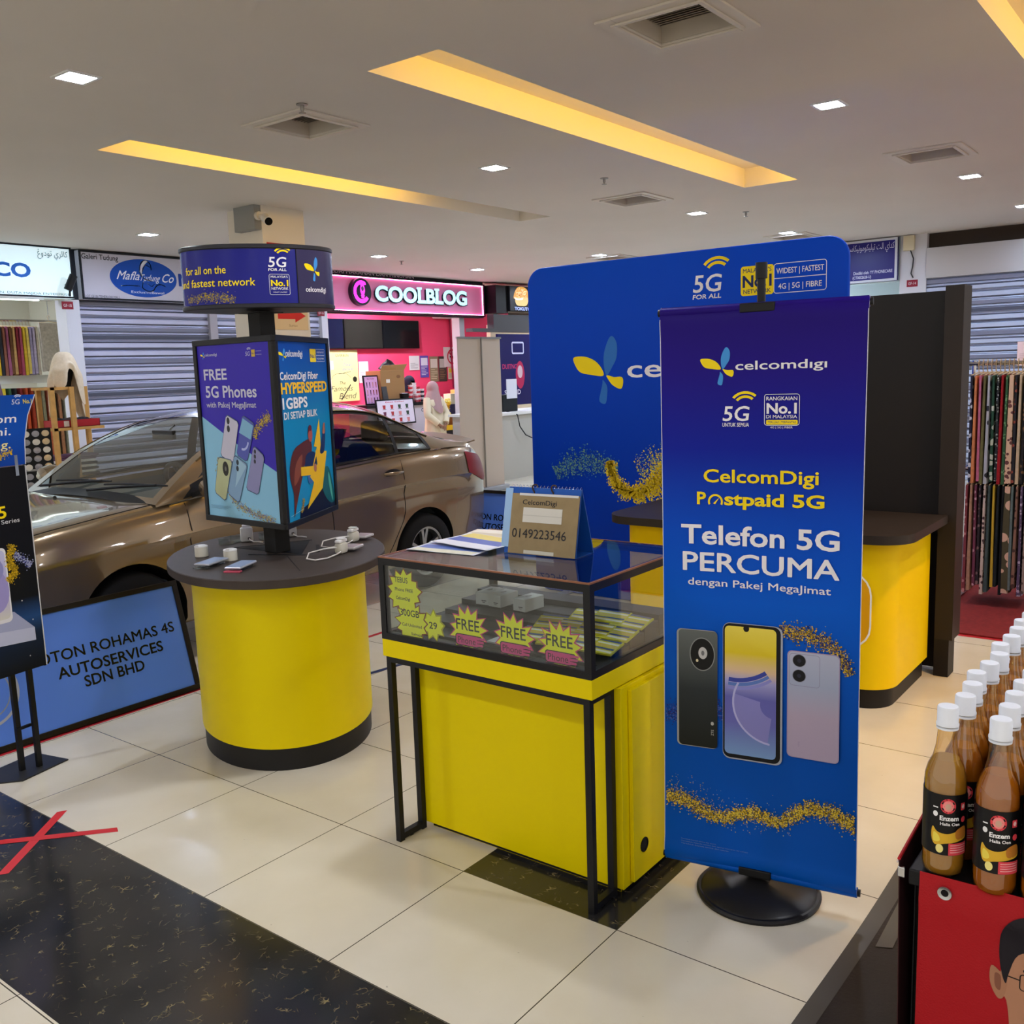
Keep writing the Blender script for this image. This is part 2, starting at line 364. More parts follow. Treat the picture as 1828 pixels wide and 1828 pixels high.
# ---- ceiling with openings for the coves and the air grilles
COVES = [(5.0, 9.8, .55, 1.10, 9.8), (3.83, 8.66, 3.33, 3.84, 8.66), (3.76, 8.64, 6.03, 6.44, 6.9)]     # x0, x1, y0, y1, end of the lit strip
VENTS = [(4.34, 2.26), (4.33, 4.92), (8.40, 2.14), (8.38, 4.87), (12.45, 4.85), (12.5, 7.62), (12.6, 1.85)]
holes = [(c[0], c[1], c[2], c[3]) for c in COVES] + [(x - .2, x + .2, y - .2, y + .2) for x, y in VENTS]
gx = sorted({X0, X1} | {v for h in holes for v in h[:2]}); gy = sorted({Y0, Y1} | {v for h in holes for v in h[2:]})
cl = MB()
for a, b in zip(gx, gx[1:]):
    for c, d in zip(gy, gy[1:]):
        mx_, my_ = (a + b) / 2, (c + d) / 2
        if any(h[0] < mx_ < h[1] and h[2] < my_ < h[3] for h in holes): continue
        cl.add([(a, c, CEIL), (b, c, CEIL), (b, d, CEIL), (a, d, CEIL)], [(0, 3, 2, 1)])
PAINT = mat('cfc8bf', .9, var=.03, vscale=.8)
struct(cl.build('ceiling', PAINT, weld=True))
WARM = (1, .57, .05)
for k, (a, b, c, d, e) in enumerate(COVES):
    m = MB(); h, led = .17, .14
    z0, z1 = CEIL, CEIL + h
    m.add([(a, d, z0), (b, d, z0), (b, d, z1), (a, d, z1)], [(0, 1, 2, 3)])                                   # far side
    m.add([(a, c - led, z1), (b, c - led, z1), (b, d, z1), (a, d, z1)], [(0, 1, 2, 3)])                       # top
    m.add([(a, c - led, z0), (b, c - led, z0), (b, c - led, z1), (a, c - led, z1)], [(0, 1, 2, 3)])           # hidden near side
    m.add([(a, c - led, z0 + .006), (b, c - led, z0 + .006), (b, c, z0 + .006), (a, c, z0 + .006)], [(0, 1, 2, 3)])                       # ledge that hides the strip
    for x in (a, b): m.add([(x, c - led, z0), (x, d, z0), (x, d, z1), (x, c - led, z1)], [(0, 1, 2, 3)])
    struct(m.build('trim_%d' % (k + 1), mat('e2dccf', .9)))
    L = bpy.data.lights.new('cove_strip_light', 'AREA'); L.shape = 'RECTANGLE'; L.size = e - a - .1; L.size_y = .05; L.energy = COVE * (e - a); L.color = WARM
    lo = bpy.data.objects.new('cove_strip_light', L); COL.objects.link(lo); lo.location = ((a + e) / 2, c - led / 2, z0 + .03); lo.rotation_euler = (radians(140), 0, 0)
# ---- walls
def wall(name, x0, y0, x1, y1, h, z0=0., t=.15, col='c9c4ba'):
    m = MB(); d = Vector((x1 - x0, y1 - y0, 0)); n = Vector((-d.y, d.x, 0)).normalized() * t
    m.obox((x0, y0, z0), d, n, (0, 0, h - z0)); return struct(m.build(name, mat(col, .85)))
wall('wall_far', X1, Y1, X1, Y0, CEIL); wall('wall_left', X0, Y1, X1, Y1, CEIL)
def shutter(name, o, u, w, h, pitch=.1, col='c2c4dc'):
    """roller shutter of curved slats, from o along u, facing u x z"""
    o, u = Vector(o), Vector(u).normalized(); n = u.cross(Vector((0, 0, 1))); m = MB(); prof = []
    z = 0.
    while z < h:
        for f, d in ((0, .004), (.06, .016), (.50, .020), (.60, .014), (.68, -.012), (.72, -.002), (.84, -.004), (.90, -.018), (.97, -.018)): prof.append((d, min(z + f * pitch, h)))
        z += pitch
    vs = []
    for e in (0, w): vs += [o + u * e + n * d + Vector((0, 0, zz)) for d, zz in prof]
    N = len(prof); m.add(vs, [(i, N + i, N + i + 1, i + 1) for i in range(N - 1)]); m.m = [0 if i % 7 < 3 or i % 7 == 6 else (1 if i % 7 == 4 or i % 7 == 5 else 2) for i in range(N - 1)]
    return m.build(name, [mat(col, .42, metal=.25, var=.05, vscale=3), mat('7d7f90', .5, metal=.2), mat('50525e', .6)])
YW = 11.28
GREY, FRM = 'b9b7b8', '20222a'
# left-hand frontage: shop with scarves, two shutters, sweet-drink shop
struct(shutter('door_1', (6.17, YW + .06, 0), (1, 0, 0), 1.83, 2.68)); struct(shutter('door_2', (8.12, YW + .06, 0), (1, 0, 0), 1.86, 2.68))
m = MB(); m.box(8.0, YW, 0, 8.12, YW + .12, 2.67); struct(m.build('trim_4', mat('a39ea2', .5, metal=.2)))
m = MB(); m.box(5.985, YW - .02, 0, 6.16, YW + .22, 2.67); m.box(9.98, YW - .02, 0, 10.10, YW + .3, 2.67); struct(m.build('trim_5', mat('cfcdd2', .6)))
m = MB(); m.box(6.10, YW + .0, 2.67, 10.05, YW + .12, CEIL); struct(m.build('wall_above_shutters', mat(FRM, .6)))
m = MB(); m.box(6.75, YW + .22, 0, 6.85, 13.8, CEIL); m.box(3.2, YW, 0, 3.3, 13.8, CEIL); m.box(3.2, 13.7, 0, 6.8, 13.8, CEIL); m.box(6.16, YW + .16, 0, 6.85, YW + .22, CEIL)
struct(m.build('wall_scarf_shop', mat('d9d6c4', .8)))
m = MB(); m.box(X0, YW, 0, 3.25, YW + .15, CEIL); m.box(3.25, YW + .05, 2.66, 5.9, YW + .2, CEIL); struct(m.build('wall_beside_scarf_shop', mat('c9c4ba', .85)))
PINK = 'f0456e'
m = MB(); m.box(10.05, 14.0, 0, 18.2, 14.12, CEIL); m.box(10.02, YW + .3, 0, 10.1, 14.1, CEIL); struct(m.build('wall_pink_shop', mat(PINK, .6)))
m = MB(); m.box(13.36, YW + .12, 0, 13.50, YW + .3, 2.62); struct(m.build('trim_6', mat('b8b3b6', .5)))
m = MB(); m.box(10.05, YW, 2.62, 13.92, YW + .14, CEIL); struct(m.build('wall_above_pink_shop', mat('1b1a20', .5)))
# pillar in front of the second shutter
m = MB(); m.box(5.93, 7.44, 0, 6.44, 7.95, CEIL); struct(m.build('wall_pillar', mat('d8d0c2', .8)))
# right-hand frontage
XW = 13.7
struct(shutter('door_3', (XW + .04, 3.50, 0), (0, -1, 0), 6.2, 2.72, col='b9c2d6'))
m = MB(); m.box(XW, 3.50, 0, XW + .14, 3.84, CEIL); m.box(XW + .0, 7.9, 0, XW + .15, 8.1, CEIL); struct(m.build('trim_7', mat('cac9cb', .6)))
m = MB(); m.box(XW + .10, -2.8, 3.0, XW + .22, 3.50, CEIL); struct(m.build('wall_above_right_shutter', mat('3a3026', .7)))
m = MB(); m.box(XW - .02, -2.8, 2.68, XW + .10, 3.50, 3.07); struct(m.build('trim_8', mat('b7b3b0', .38, metal=.75, bump=.25, bscale=3.2)))
m = MB(); m.box(XW + .05, 3.84, 2.68, XW + .15, 8.0, CEIL); m.box(XW + 1.8, 3.7, 0, XW + 1.9, 8.1, CEIL); m.box(XW + .1, 8.0, 0, XW + 1.9, 8.1, CEIL)
struct(m.build('wall_phone_shop', mat('cfe3e6', .7)))
# ---- downlights, grilles, sprinklers
def downlight(x, y, label, s=.075, on=1., group=None, tint='eef3ff'):
    t = thing('downlight', label, 'ceiling light', (x, y, CEIL), 0, group)
    m = MB(); f = s + .018
    for a in ((-f, -f, f, -s), (-f, s, f, f), (-f, -s, -s, s), (s, -s, f, s)): m.box(a[0], a[1], -.008, a[2], a[3], 0)
    m.build('frame', mat('d8d8d8', .4), t, world=False)
    m = MB(); m.box(-s, -s, -.005, s, s, -.001); m.build('lens', mat(tint, .4, emit=LAMP * on), t, world=False)
    return t
SEEN = [(2.84, 5.0, 'square white downlight with a loose clip, nearest the camera, above the poster stand'), (6.32, 2.23, 'square white downlight between the long amber cove and the grille above the black tower'), (6.24, 4.89, 'square white downlight between the two long amber coves'),
        (9.72, 2.13, 'square white downlight beyond the grille over the black tower'), (9.67, 4.83, 'square white downlight just past the small grille at the end of the amber cove'), (6.16, 9.68, 'white downlight in front of the oval shop logo sign'),
        (9.59, 9.58, 'white downlight in front of the glowing pink shop sign'), (12.08, 7.59, 'white downlight above the top edge of the blue backdrop'), (12.04, 4.76, 'white downlight showing over the rounded corner of the blue backdrop'),
        (2.75, 9.5, 'white downlight in front of the lit scarf shop sign'), (12.12, 2.09, 'white downlight near the silver shutter box'), (12.1, 9.9, 'white downlight in front of the burger picture sign')]
for x, y, l in SEEN: downlight(x, y, l, on=1.8 if y > 7 or x > 11.5 else 1., tint='c8dcff' if y > 7 or x > 11.5 else 'eef3ff')
for i, x in enumerate((-.6, 2.85, 6.3, 9.7)):
    for j, y in enumerate((-3.2, -.5, 2.2)):
        if (x, y) in ((6.3, 2.2), (9.7, 2.2)): continue
        downlight(x, y, 'white downlight of the row above and behind the photographer', group='downlights above and behind the photographer')
for x, y in ((-.6, 5.0), (-.6, 9.5), (15.6, 2.1), (15.6, 9.9), (18.6, 7.0), (18.6, 12.0), (4.6, 12.5), (14.7, 6.4)):
    downlight(x, y, 'white downlight inside the shops or beyond the frame', on=2.4, tint='dce8ff', group='downlights inside the shops')
for x, y in ((13.2, 12.9), (11.2, 12.7)): downlight(x, y, 'unseen white downlight added to brighten the pink drink shop', on=5.0, group='downlights added inside the pink shop')  # unseen lamps added to brighten the pink walls
t = thing('added_warm_spotlight', 'unseen warm spotlight added over the bottle table side to warm the floor', 'ceiling light', (4.4, .15, CEIL))  # lamp added out of view to warm the floor on this side
m = MB(); m.lathe([(.05, 0), (.055, -.01), (.045, -.012), (.03, .0)], n=24); m.build('trim_ring', mat('d8d8d8', .4), t, world=False)
L = bpy.data.lights.new('added_warm_spot', 'SPOT'); L.energy = 230; L.color = (1, .60, .22); L.spot_size = radians(78); L.spot_blend = .8; L.shadow_soft_size = .06
lo = bpy.data.objects.new('added_warm_spot', L); COL.objects.link(lo); lo.parent = t; lo.location = (0, 0, -.03); lo.rotation_euler = (radians(12), 0, 0)
def grille(x, y, label):
    t = thing('air_grille', label, 'air vent', (x, y, CEIL))
    m = MB(); a, b = .29, .2
    for q in ((-a, -a, a, -b), (-a, b, a, a), (-a, -b, -b, b), (b, -b, a, b)): m.box(q[0], q[1], -.012, q[2], q[3], 0)
    for q in ((-.235, -.235, .235, -.21), (-.235, .21, .235, .235), (-.235, -.21, -.21, .21), (.21, -.21, .235, .21)): m.box(q[0], q[1], -.022, q[2], q[3], -.012)
    m.build('frame', mat('cfc7bb', .5), t, world=False, bevel=.003)
    m = MB(); h = .11
    for p, q in (((-b, -b), (b, -b)), ((b, -b), (b, b)), ((b, b), (-b, b)), ((-b, b), (-b, -b))): m.add([(*p, 0), (*q, 0), (q[0], q[1], h), (p[0], p[1], h)], [(0, 1, 2, 3)])
    m.add([(-b, -b, h), (b, -b, h), (b, b, h), (-b, b, h)], [(0, 1, 2, 3)], 1); m.build('duct_box', [mat('bdb4a6', .6), mat('14130f', .9)], t, world=False)
    m = MB()
    for k in range(15):
        xx = -b + .02 + k * .026; m.obox((xx, -b, .075), (.019, 0, .012), (0, 2 * b, 0), (0, 0, .003))
    m.build('louvre_blades', mat('a59d90', .5), t, world=False)
grille(*VENTS[0], 'square ceiling air grille nearest the photographer, at the top edge of the photo'); grille(*VENTS[1], 'square ceiling air grille between the two amber coves, above the drum sign')
grille(*VENTS[2], 'square ceiling air grille above the black tower and yellow cabinet'); grille(*VENTS[3], 'square ceiling air grille beside the end of the long amber cove')
grille(*VENTS[4], 'ceiling air grille peeping over the rounded corner of the blue backdrop'); grille(*VENTS[5], 'ceiling air grille above the burger picture sign'); grille(*VENTS[6], 'ceiling air grille in front of the silver shutter box')
def sprinkler(x, y, label):
    t = thing('sprinkler_head', label, 'sprinkler', (x, y, CEIL))
    m = MB(); m.lathe([(.035, 0), (.035, -.006), (.012, -.008), (.012, -.03), (.006, -.045)], n=12); m.build('body', mat('8d8a86', .35, metal=.8), t, world=False, smooth=40)
    m = MB(); m.lathe([(.004, -.045), (.022, -.05), (.022, -.053), (.004, -.054)], n=12); m.build('deflector', mat('8d8a86', .35, metal=.8), t, world=False)
sprinkler(7.28, 4.51, 'small sprinkler head by the end of the long amber cove'); sprinkler(10.03, 4.43, 'small sprinkler head between a downlight and the blue backdrop')
sprinkler(4.0, 4.57, 'small sprinkler head touching the grille between the coves'); sprinkler(10.27, 9.81, 'small sprinkler head above the glowing pink shop sign'); sprinkler(6.9, 9.2, 'small sprinkler head behind the drum sign')
# ================================================================ HANGING BANNER ON A ROUND BASE
BLACK = mat('151517', .38); MATT = mat('1b1a1a', .55); CHROME = mat('c8c8cc', .18, metal=1.)
def d2(deg): return Vector((cos(radians(deg)), sin(radians(deg)), 0))
def banner_stand():
    o = Vector((2.588, 1.412, .075)); u = d2(-80); v = Vector((0, 0, 1)); n = u.cross(v)      # n looks at the viewer
    W, H = .592, 1.757; pc = o + u * .29 - n * .035; pc.z = 0
    t = thing('banner_stand', 'tall blue hanging banner with three phones, on a round black base', 'banner stand', pc)
    m = MB(); m.lathe([(.19, 0), (.192, .008), (.186, .014), (.178, .014), (.172, .020), (.10, .038), (.03, .062), (.022, .066), (.014, .10)], c=pc, n=64); m.build('base', mat('1c1b1c', .34), t, smooth=35)
    m = MB(); m.tube([pc + v * .05, pc + v * 1.93], .012, 12); m.tube([pc + v * 1.90, pc + v * 1.945], .017, 12); m.build('pole', BLACK, t, smooth=40)
    for z in (.0885, 1.816):
        m = MB(); m.tube([o + u * -.008 + v * (z - .075), o + u * (W + .008) + v * (z - .075)], .011, 12); m.build('bar', BLACK, t, smooth=40)
        m = MB(); m.tube([o + u * .0005 + v * (z - .075), o + u * (W - .0005) + v * (z - .075)], .0155, 14); m.build('banner_sleeve', mat('200a70' if z > 1 else '0055bb', .38, spec=.12), t, smooth=40)
        c = o + u * .29 + v * (z - .075); m = MB()
        m.obox(c - u * .05 - v * .012 - n * .03, u * .10, v * .026, n * .05); m.obox(c - u * .02 - v * .035 - n * .04, u * .04, v * .05, n * .035); m.build('clamp', BLACK, t, bevel=.003)
    def surf(x, y, d):          # slight hang: wraps round the two bars, edges curl a little
        b = .0035 * sin(y * 3.1 + .6) * (x - .3) + .004 * cos(x * 9 + y * 1.3)
        if y < .03: b += .012 * (1 - y / .03) ** 2 * -1
        if y > H - .03: b += .012 * (1 - (H - y) / .03) ** 2 * -1
        b += .006 * math.exp(-((y - .045) / .02) ** 2) + .004 * math.exp(-((y - H + .05) / .02) ** 2)
        wl = (x - W / 2) * .014 * sin(pi * y / H); return o + u * (x - wl) + v * y + n * (.016 + b + d)
    m = MB(); m.grid(24, 80, lambda a, b: surf(a * W, b * H, 0)); 
    k = t.location.z
    fab = ramp_mat('banner_print', [(0, '0055bb'), (.25, '0050b4'), (.5, '005cd2'), (.62, '004cc4'), (.76, '0c1f98'), (.9, '200e80'), (1, '200a70')], 2, .075, 1.83, .42)
    m.build('banner_fabric', fab, t, solid=.0006, smooth=60)
    for x in (.001, W - .001):
        m = MB(); m.tube([surf(x, H * k / 40, .0005) for k in range(41)], .0012, 5); m.build('white_edge', mat('d8d8de', .5), t, smooth=60)
    P = Print(o, u, v, fmap=lambda x, y, d: surf(x, y, d), off=.0012, fine=.02)
    petals(P, .123, 1.523, .101, .111); P.text('celcomd\u0131g\u0131', .228, 1.567, .026, WHITE, w=.257, bold=.012, t='logo')
    fiveg(P, .189, 1.420, .085, 'UNTUK SEMUA')
    P.g += 1; P.rframe(.312, 1.406, .413, 1.496, .008, .0016, WHITE, 'logo'); P.text('RANGKAIAN', .362, 1.478, .011, WHITE, w=.088, al='c', bold=.01)
    P.text('No.1', .362, 1.441, .030, WHITE, w=.086, al='c', bold=.03); P.text('DI MALAYSIA', .362, 1.427, .0095, WHITE, w=.088, al='c', bold=.01)
    P.rrect(.318, 1.409, .408, 1.422, .003, YEL); P.text('TERLUAS | TERPANTAS', .363, 1.4125, .006, '1b1a60', w=.080, al='c', bold=.01); P.text('4G | 5G | FIBER', .362, 1.398, .006, WHITE, w=.064, al='c')
    P.text('CelcomDigi', .132, 1.238, .040, YEL, w=.336, bold=.018)
    P.text('P', .110, 1.171, .038, YEL, w=.028, bold=.028); P.arc(.167, 1.179, .017, .023, -25, 205, YEL, 16, 'lettering'); P.poly([(.160, 1.174), (.166, 1.171), (.179, 1.192)], YEL, 'lettering')
    P.text('stpaid 5G', .194, 1.171, .038, YEL, w=.292, bold=.028)
    P.text('Telefon 5G', .060, 1.050, .060, WHITE, w=.470, bold=.022); P.text('PERCUMA', .066, .966, .060, WHITE, w=.464, bold=.016)
    P.text('dengan Pakej MegaJimat', .081, .921, .023, WHITE, w=.427, bold=.009)
    # glitter behind the phones
    P.specks([(.36, .806), (.41, .797), (.47, .795), (.53, .755), (.568, .69)], [.012, .030, .030, .022, .014], 1500, ('d0a818', 'b98d10', 'e8c83c', '7d6a1c', '1b2a6a'), .0026, 3, clip=(.01, .02, .585, 1.7))
    P.specks([(-.01, .51), (.05, .50), (.10, .49)], [.035, .03], 500, ('1f3f9c', '2a2a80', '3f62bd', '14246a'), .0026, 5, clip=(.008, .02, .585, 1.7)); P.specks([(.165, .56), (.19, .50)], .02, 150, ('1f3f9c', '2a2a80', '3f62bd'), .0026, 6, clip=(.008, .02, .585, 1.7))
    P.tagn = 'phone_picture#1'
    P.rrect(.044, .402, .172, .780, .014, '9ea3a2'); g = [(0, '23241f'), (.5, '33383a'), (1, '6b706e')]
    P.rrect(.050, .404, .173, .778, .012, ramp_mat('dark_phone_back', g, 2, .075 + .40, .075 + .78, .4))
    P.ell(.125, .703, .040, .053, '8c8f8d', 40); P.ell(.125, .703, .037, .050, '101010', 40); P.ell(.127, .707, .014, .019, 'c9c9c9', 24); P.ell(.127, .707, .005, .008, '77787a', 16); P.ell(.109, .682, .004, .005, 'e4d7b0', 10)
    P.text('ZTE', .161, .445, .008, 'b5b5b0', rot=pi / 2, bold=.01); P.ell(.157, .484, .005, .006, 'b5b5b0', 12)
    P.tagn = 'phone_picture#2'
    P.rrect(.190, .380, .372, .812, .022, 'a9b0bd'); P.rrect(.191, .384, .366, .810, .021, '0b0b10')
    P.rrect(.196, .396, .353, .802, .014, ramp_mat('phone_screen', [(0, '7fa2d6'), (.25, '6f70bd'), (.45, '6a6ab8'), (.58, 'a9a8dc'), (.66, 'e6c7a4'), (.8, 'ead02c'), (1, 'f0dc5a')], 2, .075 + .40, .075 + .80, .35))
    for r0, r1, c in ((.155, .168, '3d4aa6'), (.170, .180, '5f7fc8'), (.183, .192, '8f90d8')): P.arc(.225, .795, r0, r1, 264, 307, c, 16)
    P.arc(.345, .565, .120, .126, 150, 265, 'b9b8e6', 18); P.arc(.345, .565, .04, .12, 168, 262, '8a88cc', 16); P.ell(.262, .797, .009, .010, '0b0b10', 14)
    P.tagn = 'phone_picture#3'
    P.rrect(.386, .417, .538, .746, .014, 'a99bb8'); P.rrect(.389, .419, .535, .743, .013, ramp_mat('pale_phone_back', [(0, 'b4a5bd'), (.4, 'b9aac0'), (.7, 'a9b2cb'), (1, 'b7bcd2')], 2, .075 + .42, .075 + .74, .35))
    P.rframe(.392, .640, .481, .738, .010, .0012, '8d84a5'); 
    for y in (.717, .671): P.ell(.421, y, .020, .0195, '8a8d9c', 28); P.ell(.421, y, .0185, .018, '15161b', 28); P.ell(.421, y, .006, .006, '2c2f3e', 14)
    P.text('vivo', .424, .452, .007, '9d8fae', rot=pi / 2)
    P.specks([(-.008, .222), (.035, .228), (.09, .215), (.14, .185), (.18, .178), (.22, .192), (.265, .214), (.31, .213), (.345, .196), (.365, .195), (.40, .225), (.44, .258), (.49, .268), (.54, .255), (.575, .235), (.6, .228)], [.024, .028, .030, .026, .022, .022, .024, .022, .018, .018, .022, .026, .026, .028, .030, .03], 5200, ('caa11a', 'dcb41c', '8e7514', '5e5420', 'e8d04a'), .0024, 8, clip=(.008, .02, .586, 1.7))
    P.specks([(.01, .26), (.1, .245), (.2, .2), (.3, .19), (.4, .2)], .05, 420, ('b8b06a', '8a93b0', 'caa11a'), .0016, 9, clip=(.008, .02, .586, 1.7))
    for k, (a, b) in enumerate(((.057, .17), (.057, .27), (.057, .21))): P.text('Tertakluk kepada terma dan syarat' if k != 1 else 'Tertakluk kepada terma dan syarat kempen ini sahaja', a, .087 - k * .0075, .0034, '6f86b8', w=b - a)
    P.build(t)
banner_stand()

# ================================================================ GLASS COUNTER
YELLOW = mat('e2cc00', .42, spec=.15)
CLEAR = glass_mat('clear_glass', 'eef2f0', .06); 
xf, xb, yl, yr = 2.265, 2.89, 2.345, 1.478
def glass_counter():
    t = thing('glass_display_counter', 'yellow counter with a black-framed glass case of SIM packs and star signs', 'display counter', (2.58, 1.91, 0))
    m = MB(); m.box(2.41, 1.468, .022, 2.86, 2.325, .686); m.box(2.43, 1.49, 0, 2.84, 2.30, .022, 1); m.build('cabinet_body', [YELLOW, BLACK], t, bevel=.002)
    m = MB(); m.box(2.45, 1.453, .034, 2.855, 1.467, .672); m.build('side_panel', YELLOW, t, bevel=.002)
    m = MB(); m.lathe([(.024, 0), (.024, .003), (.019, .003), (.019, .0012)], c=(2.515, 1.4535, .137), n=28, ax=1); 
    m.v = [(x, 2 * 1.4535 - y, z) for x, y, z in m.v]; m.build('cable_hole', mat('060606', .6), t)
    m = MB(); m.box(xf, yr, .69, xb, yl, .752); m.build('yellow_band', YELLOW, t, bevel=.002)
    f = .022
    for y in (yl - .012, yr + .012 + f):
        m = MB(); y0, y1 = y - f, y
        m.box(xf + .004, y0, 0, xf + .004 + f, y1, .69); m.box(2.385, y0, 0, 2.385 + f, y1, .69); m.box(xf + .004 + f, y0, .006, 2.385, y1, .006 + f)
        m.box(xf + .06, y0 + .004, 0, xf + .075, y1 - .004, .006); m.build('leg_frame', BLACK, t)
    m = MB(); m.box(xf + .004, yr + .012 + f, .670, xf + .004 + f, yl - .012 - f, .69); m.box(2.385, yr + .034, .670, 2.407, yl - .034, .69); m.box(xf + .026, yl - .034, .670, 2.385, yl - .012, .69); m.box(xf + .026, yr + .012, .670, 2.385, yr + .034, .69); m.build('top_rail', BLACK, t)
    m = MB(); z0, z1 = .752, 1.04; g = .024
    for z in (z0, z1 - g):
        m.box(xf, yr, z, xf + g, yl, z + g); m.box(xb - g, yr, z, xb, yl, z + g); m.box(xf + g, yr, z, xb - g, yr + g, z + g); m.box(xf + g, yl - g, z, xb - g, yl, z + g)
    for x in (xf, xb - g):
        for y in (yr, yl - g): m.box(x, y, z0 + g, x + g, y + g, z1 - g)
    m.build('case_frame', BLACK, t)
    m = MB(); m.box(xf + .003, yr + g, z0 + g, xf + .008, yl - g, z1 - g); m.build('front_pane', CLEAR, t)
    for y in (yr + .003, yl - .008):
        m = MB(); m.box(xf + g, y, z0 + g, xb - g, y + .005, z1 - g); m.build('side_pane', CLEAR, t)
    m = MB(); m.box(xf + .006, yr + .006, z1 - .002, xb - .006, yl - .006, z1 + .004); m.build('top_pane', glass_mat('top_glass', 'dfe6e6', .08), t)
    m = MB(); e = .0025
    m.box(xf, yr, z1, xb, yr + .006, z1 + .005); m.box(xf, yl - .006, z1, xb, yl, z1 + .005); m.box(xf, yr + .006, z1, xf + .006, yl - .006, z1 + .005); m.box(xb - .006, yr + .006, z1, xb, yl - .006, z1 + .005); m.build('top_edge_strip', mat('8a5a40', .4), t)
    # stepped shelf in the case
    m = MB()
    for k in range(5): m.box(xf + .10 + k * .095, yr + .04, .7525, xf + .10 + (k + 1) * .095 - .004, yl - .04, .764 + k * .018)
    m.build('stepped_shelf', mat('2b2724', .42), t)
    m = MB(); m.box(xf + .026, yr + .03, .7525, xf + .094, yl - .03, .756); m.build('case_floor', mat('1b1917', .4), t)
glass_counter()
def carton(x, y, z, sx, sy, sz, rz, label, grp=None):
    t = thing('small_white_box', label, 'box', (x, y, z), rz, grp)
    m = MB(); m.box(-sx / 2, -sy / 2, 0, sx / 2, sy / 2, sz); m.build('carton', mat('cfcbc6', .5), t, world=False, bevel=.0015)
    P = Print((-sx / 2, sy / 2, 0), (0, -1, 0), (0, 0, 1)); P.line([(sy * .45, sz * .35), (sy * .8, sz * .35)], .003, '3a3836'); P.line([(sy * .5, sz * .22), (sy * .7, sz * .22)], .002, '3a3836')
    Q = Print((-sx / 2, sy / 2, sz), (0, -1, 0), (1, 0, 0)); Q.ell(sy * .5, sx * .5, .010, .013, 'a49c94'); Q.ell(sy * .5, sx * .62, .005, .006, '8a827a'); 
    for p in (P, Q):
        for k in list(p.T): p.T['printing'] = p.T.pop(k)
    for p in (P, Q):
        for tn, (mb, ms) in p.T.items():
            me = bpy.data.meshes.new('printing'); me.from_pydata(mb.v, [], mb.f); [me.materials.append(q) for q in ms]; me.polygons.foreach_set('material_index', mb.m); link('printing', me, t, False)
carton(2.66, 2.175, .819, .10, .058, .045, .08, 'small white box furthest from the banner of three in the glass case'); carton(2.655, 2.108, .819, .10, .058, .045, -.05, 'small white box touching its twin, middle of three in the glass case'); carton(2.65, 1.99, .819, .10, .058, .045, -.1, 'small white box standing apart, nearest the banner of three in the glass case')
def sim_pack(x, y, z, rz, label, lean=0.):
    t = thing('sim_pack', label, 'SIM pack', (x, y, z), rz, 'SIM packs in the glass case')
    m = MB(); m.box(-.045, -.06, 0, .045, .06, .006); me = m.mesh('card', [mat('cfc61a', .5)]); o = link('card', me, t, False); o.rotation_euler = (0, lean, 0)
    m = MB(); r = random.Random(int(x * 977 + y * 3571))
    for k in range(5):
        a = -.04 + k * .018; m.add([(a, -.055, .0066), (a + .012, -.055, .0066), (a + .020 + r.uniform(-.004, .008), .055, .0066), (a + .012, .055, .0066)], [(0, 1, 2, 3)], k % 3)
    me = m.mesh('printing', [mat('e8e2cf', .35), mat('3a4a7e', .35), mat('d9b44a', .35)]); o = link('printing', me, t, False); o.rotation_euler = (0, lean, 0)
for k in range(11):
    i, j = divmod(k, 4); sim_pack(2.455 + i * .095 + (.006 if j % 2 else 0), 1.565 + j * .083, .790 + i * .018 + (j % 2) * .004, radians(8 + 5 * (j - 1)), 'yellow patterned SIM pack laid out in the banner end of the glass case', radians(-9))
for k, (x, y) in enumerate(((2.415, 1.86), (2.413, 1.935))):
    tag(seat(MB().box(x - .03, y - .035, .7645, x + .03, y + .035, .770).build('white_card', mat('c9c7c4', .4))), 'flat white card with small print behind the FREE star signs', 'card', 'white cards on the lowest step')
# star signs taped inside the front pane
def star(cx, cy, r0, r1, n, seed, lines, label, border='d83a6a', tagl=True, fill='f4f41e', sx=1.):
    o = Vector((xf + .0125 + seed * .0004, yl, .685)); u, v = Vector((0, -1, 0)), Vector((0, 0, 1)); r = random.Random(seed)
    pts = []; pin = []
    for k in range(2 * n):
        a = pi * k / n + .1; R = r1 if k % 2 == 0 else r0
        R *= r.uniform(.93, 1.07); pts.append((cx + R * cos(a) * sx, cy + R * sin(a))); pin.append((cx + (R - .006) * cos(a) * sx, cy + (R - .006) * sin(a)))
    t = thing('star_sign', label, 'price sign', o + u * cx + v * (cy - r1))
    m = MB(); m.prism([o + u * a + v * b for a, b in pts], (.0012, 0, 0)); m.build('card', mat(border, .6), t)
    P = Print(o, u, v, off=.0004); P.poly(pin, fill)
    for s, x, y, h, c, w in lines: P.text(s, cx + x, cy + y, h, c, w=w, al='c', bold=.012)
    if tagl:
        P.rrect(cx - .056, cy - .056, cx + .058, cy - .016, .010, '101012', 'phone_tag'); P.rrect(cx - .053, cy - .053, cx + .044, cy - .019, .009, 'e0408a', 'phone_tag'); P.text('Phone', cx - .008, cy - .047, .022, '2a1020', w=.075, al='c')
        for q in range(3): P.rrect(cx + .036, cy - .028 - q * .011, cx + .068 - q * .004, cy - .020 - q * .011, .003, 'e0408a', 'phone_tag'); P.line([(cx + .036, cy - .030 - q * .011), (cx + .066, cy - .030 - q * .011)], .002, '101012', 'phone_tag')
    P.build(t)
K = '26262a'
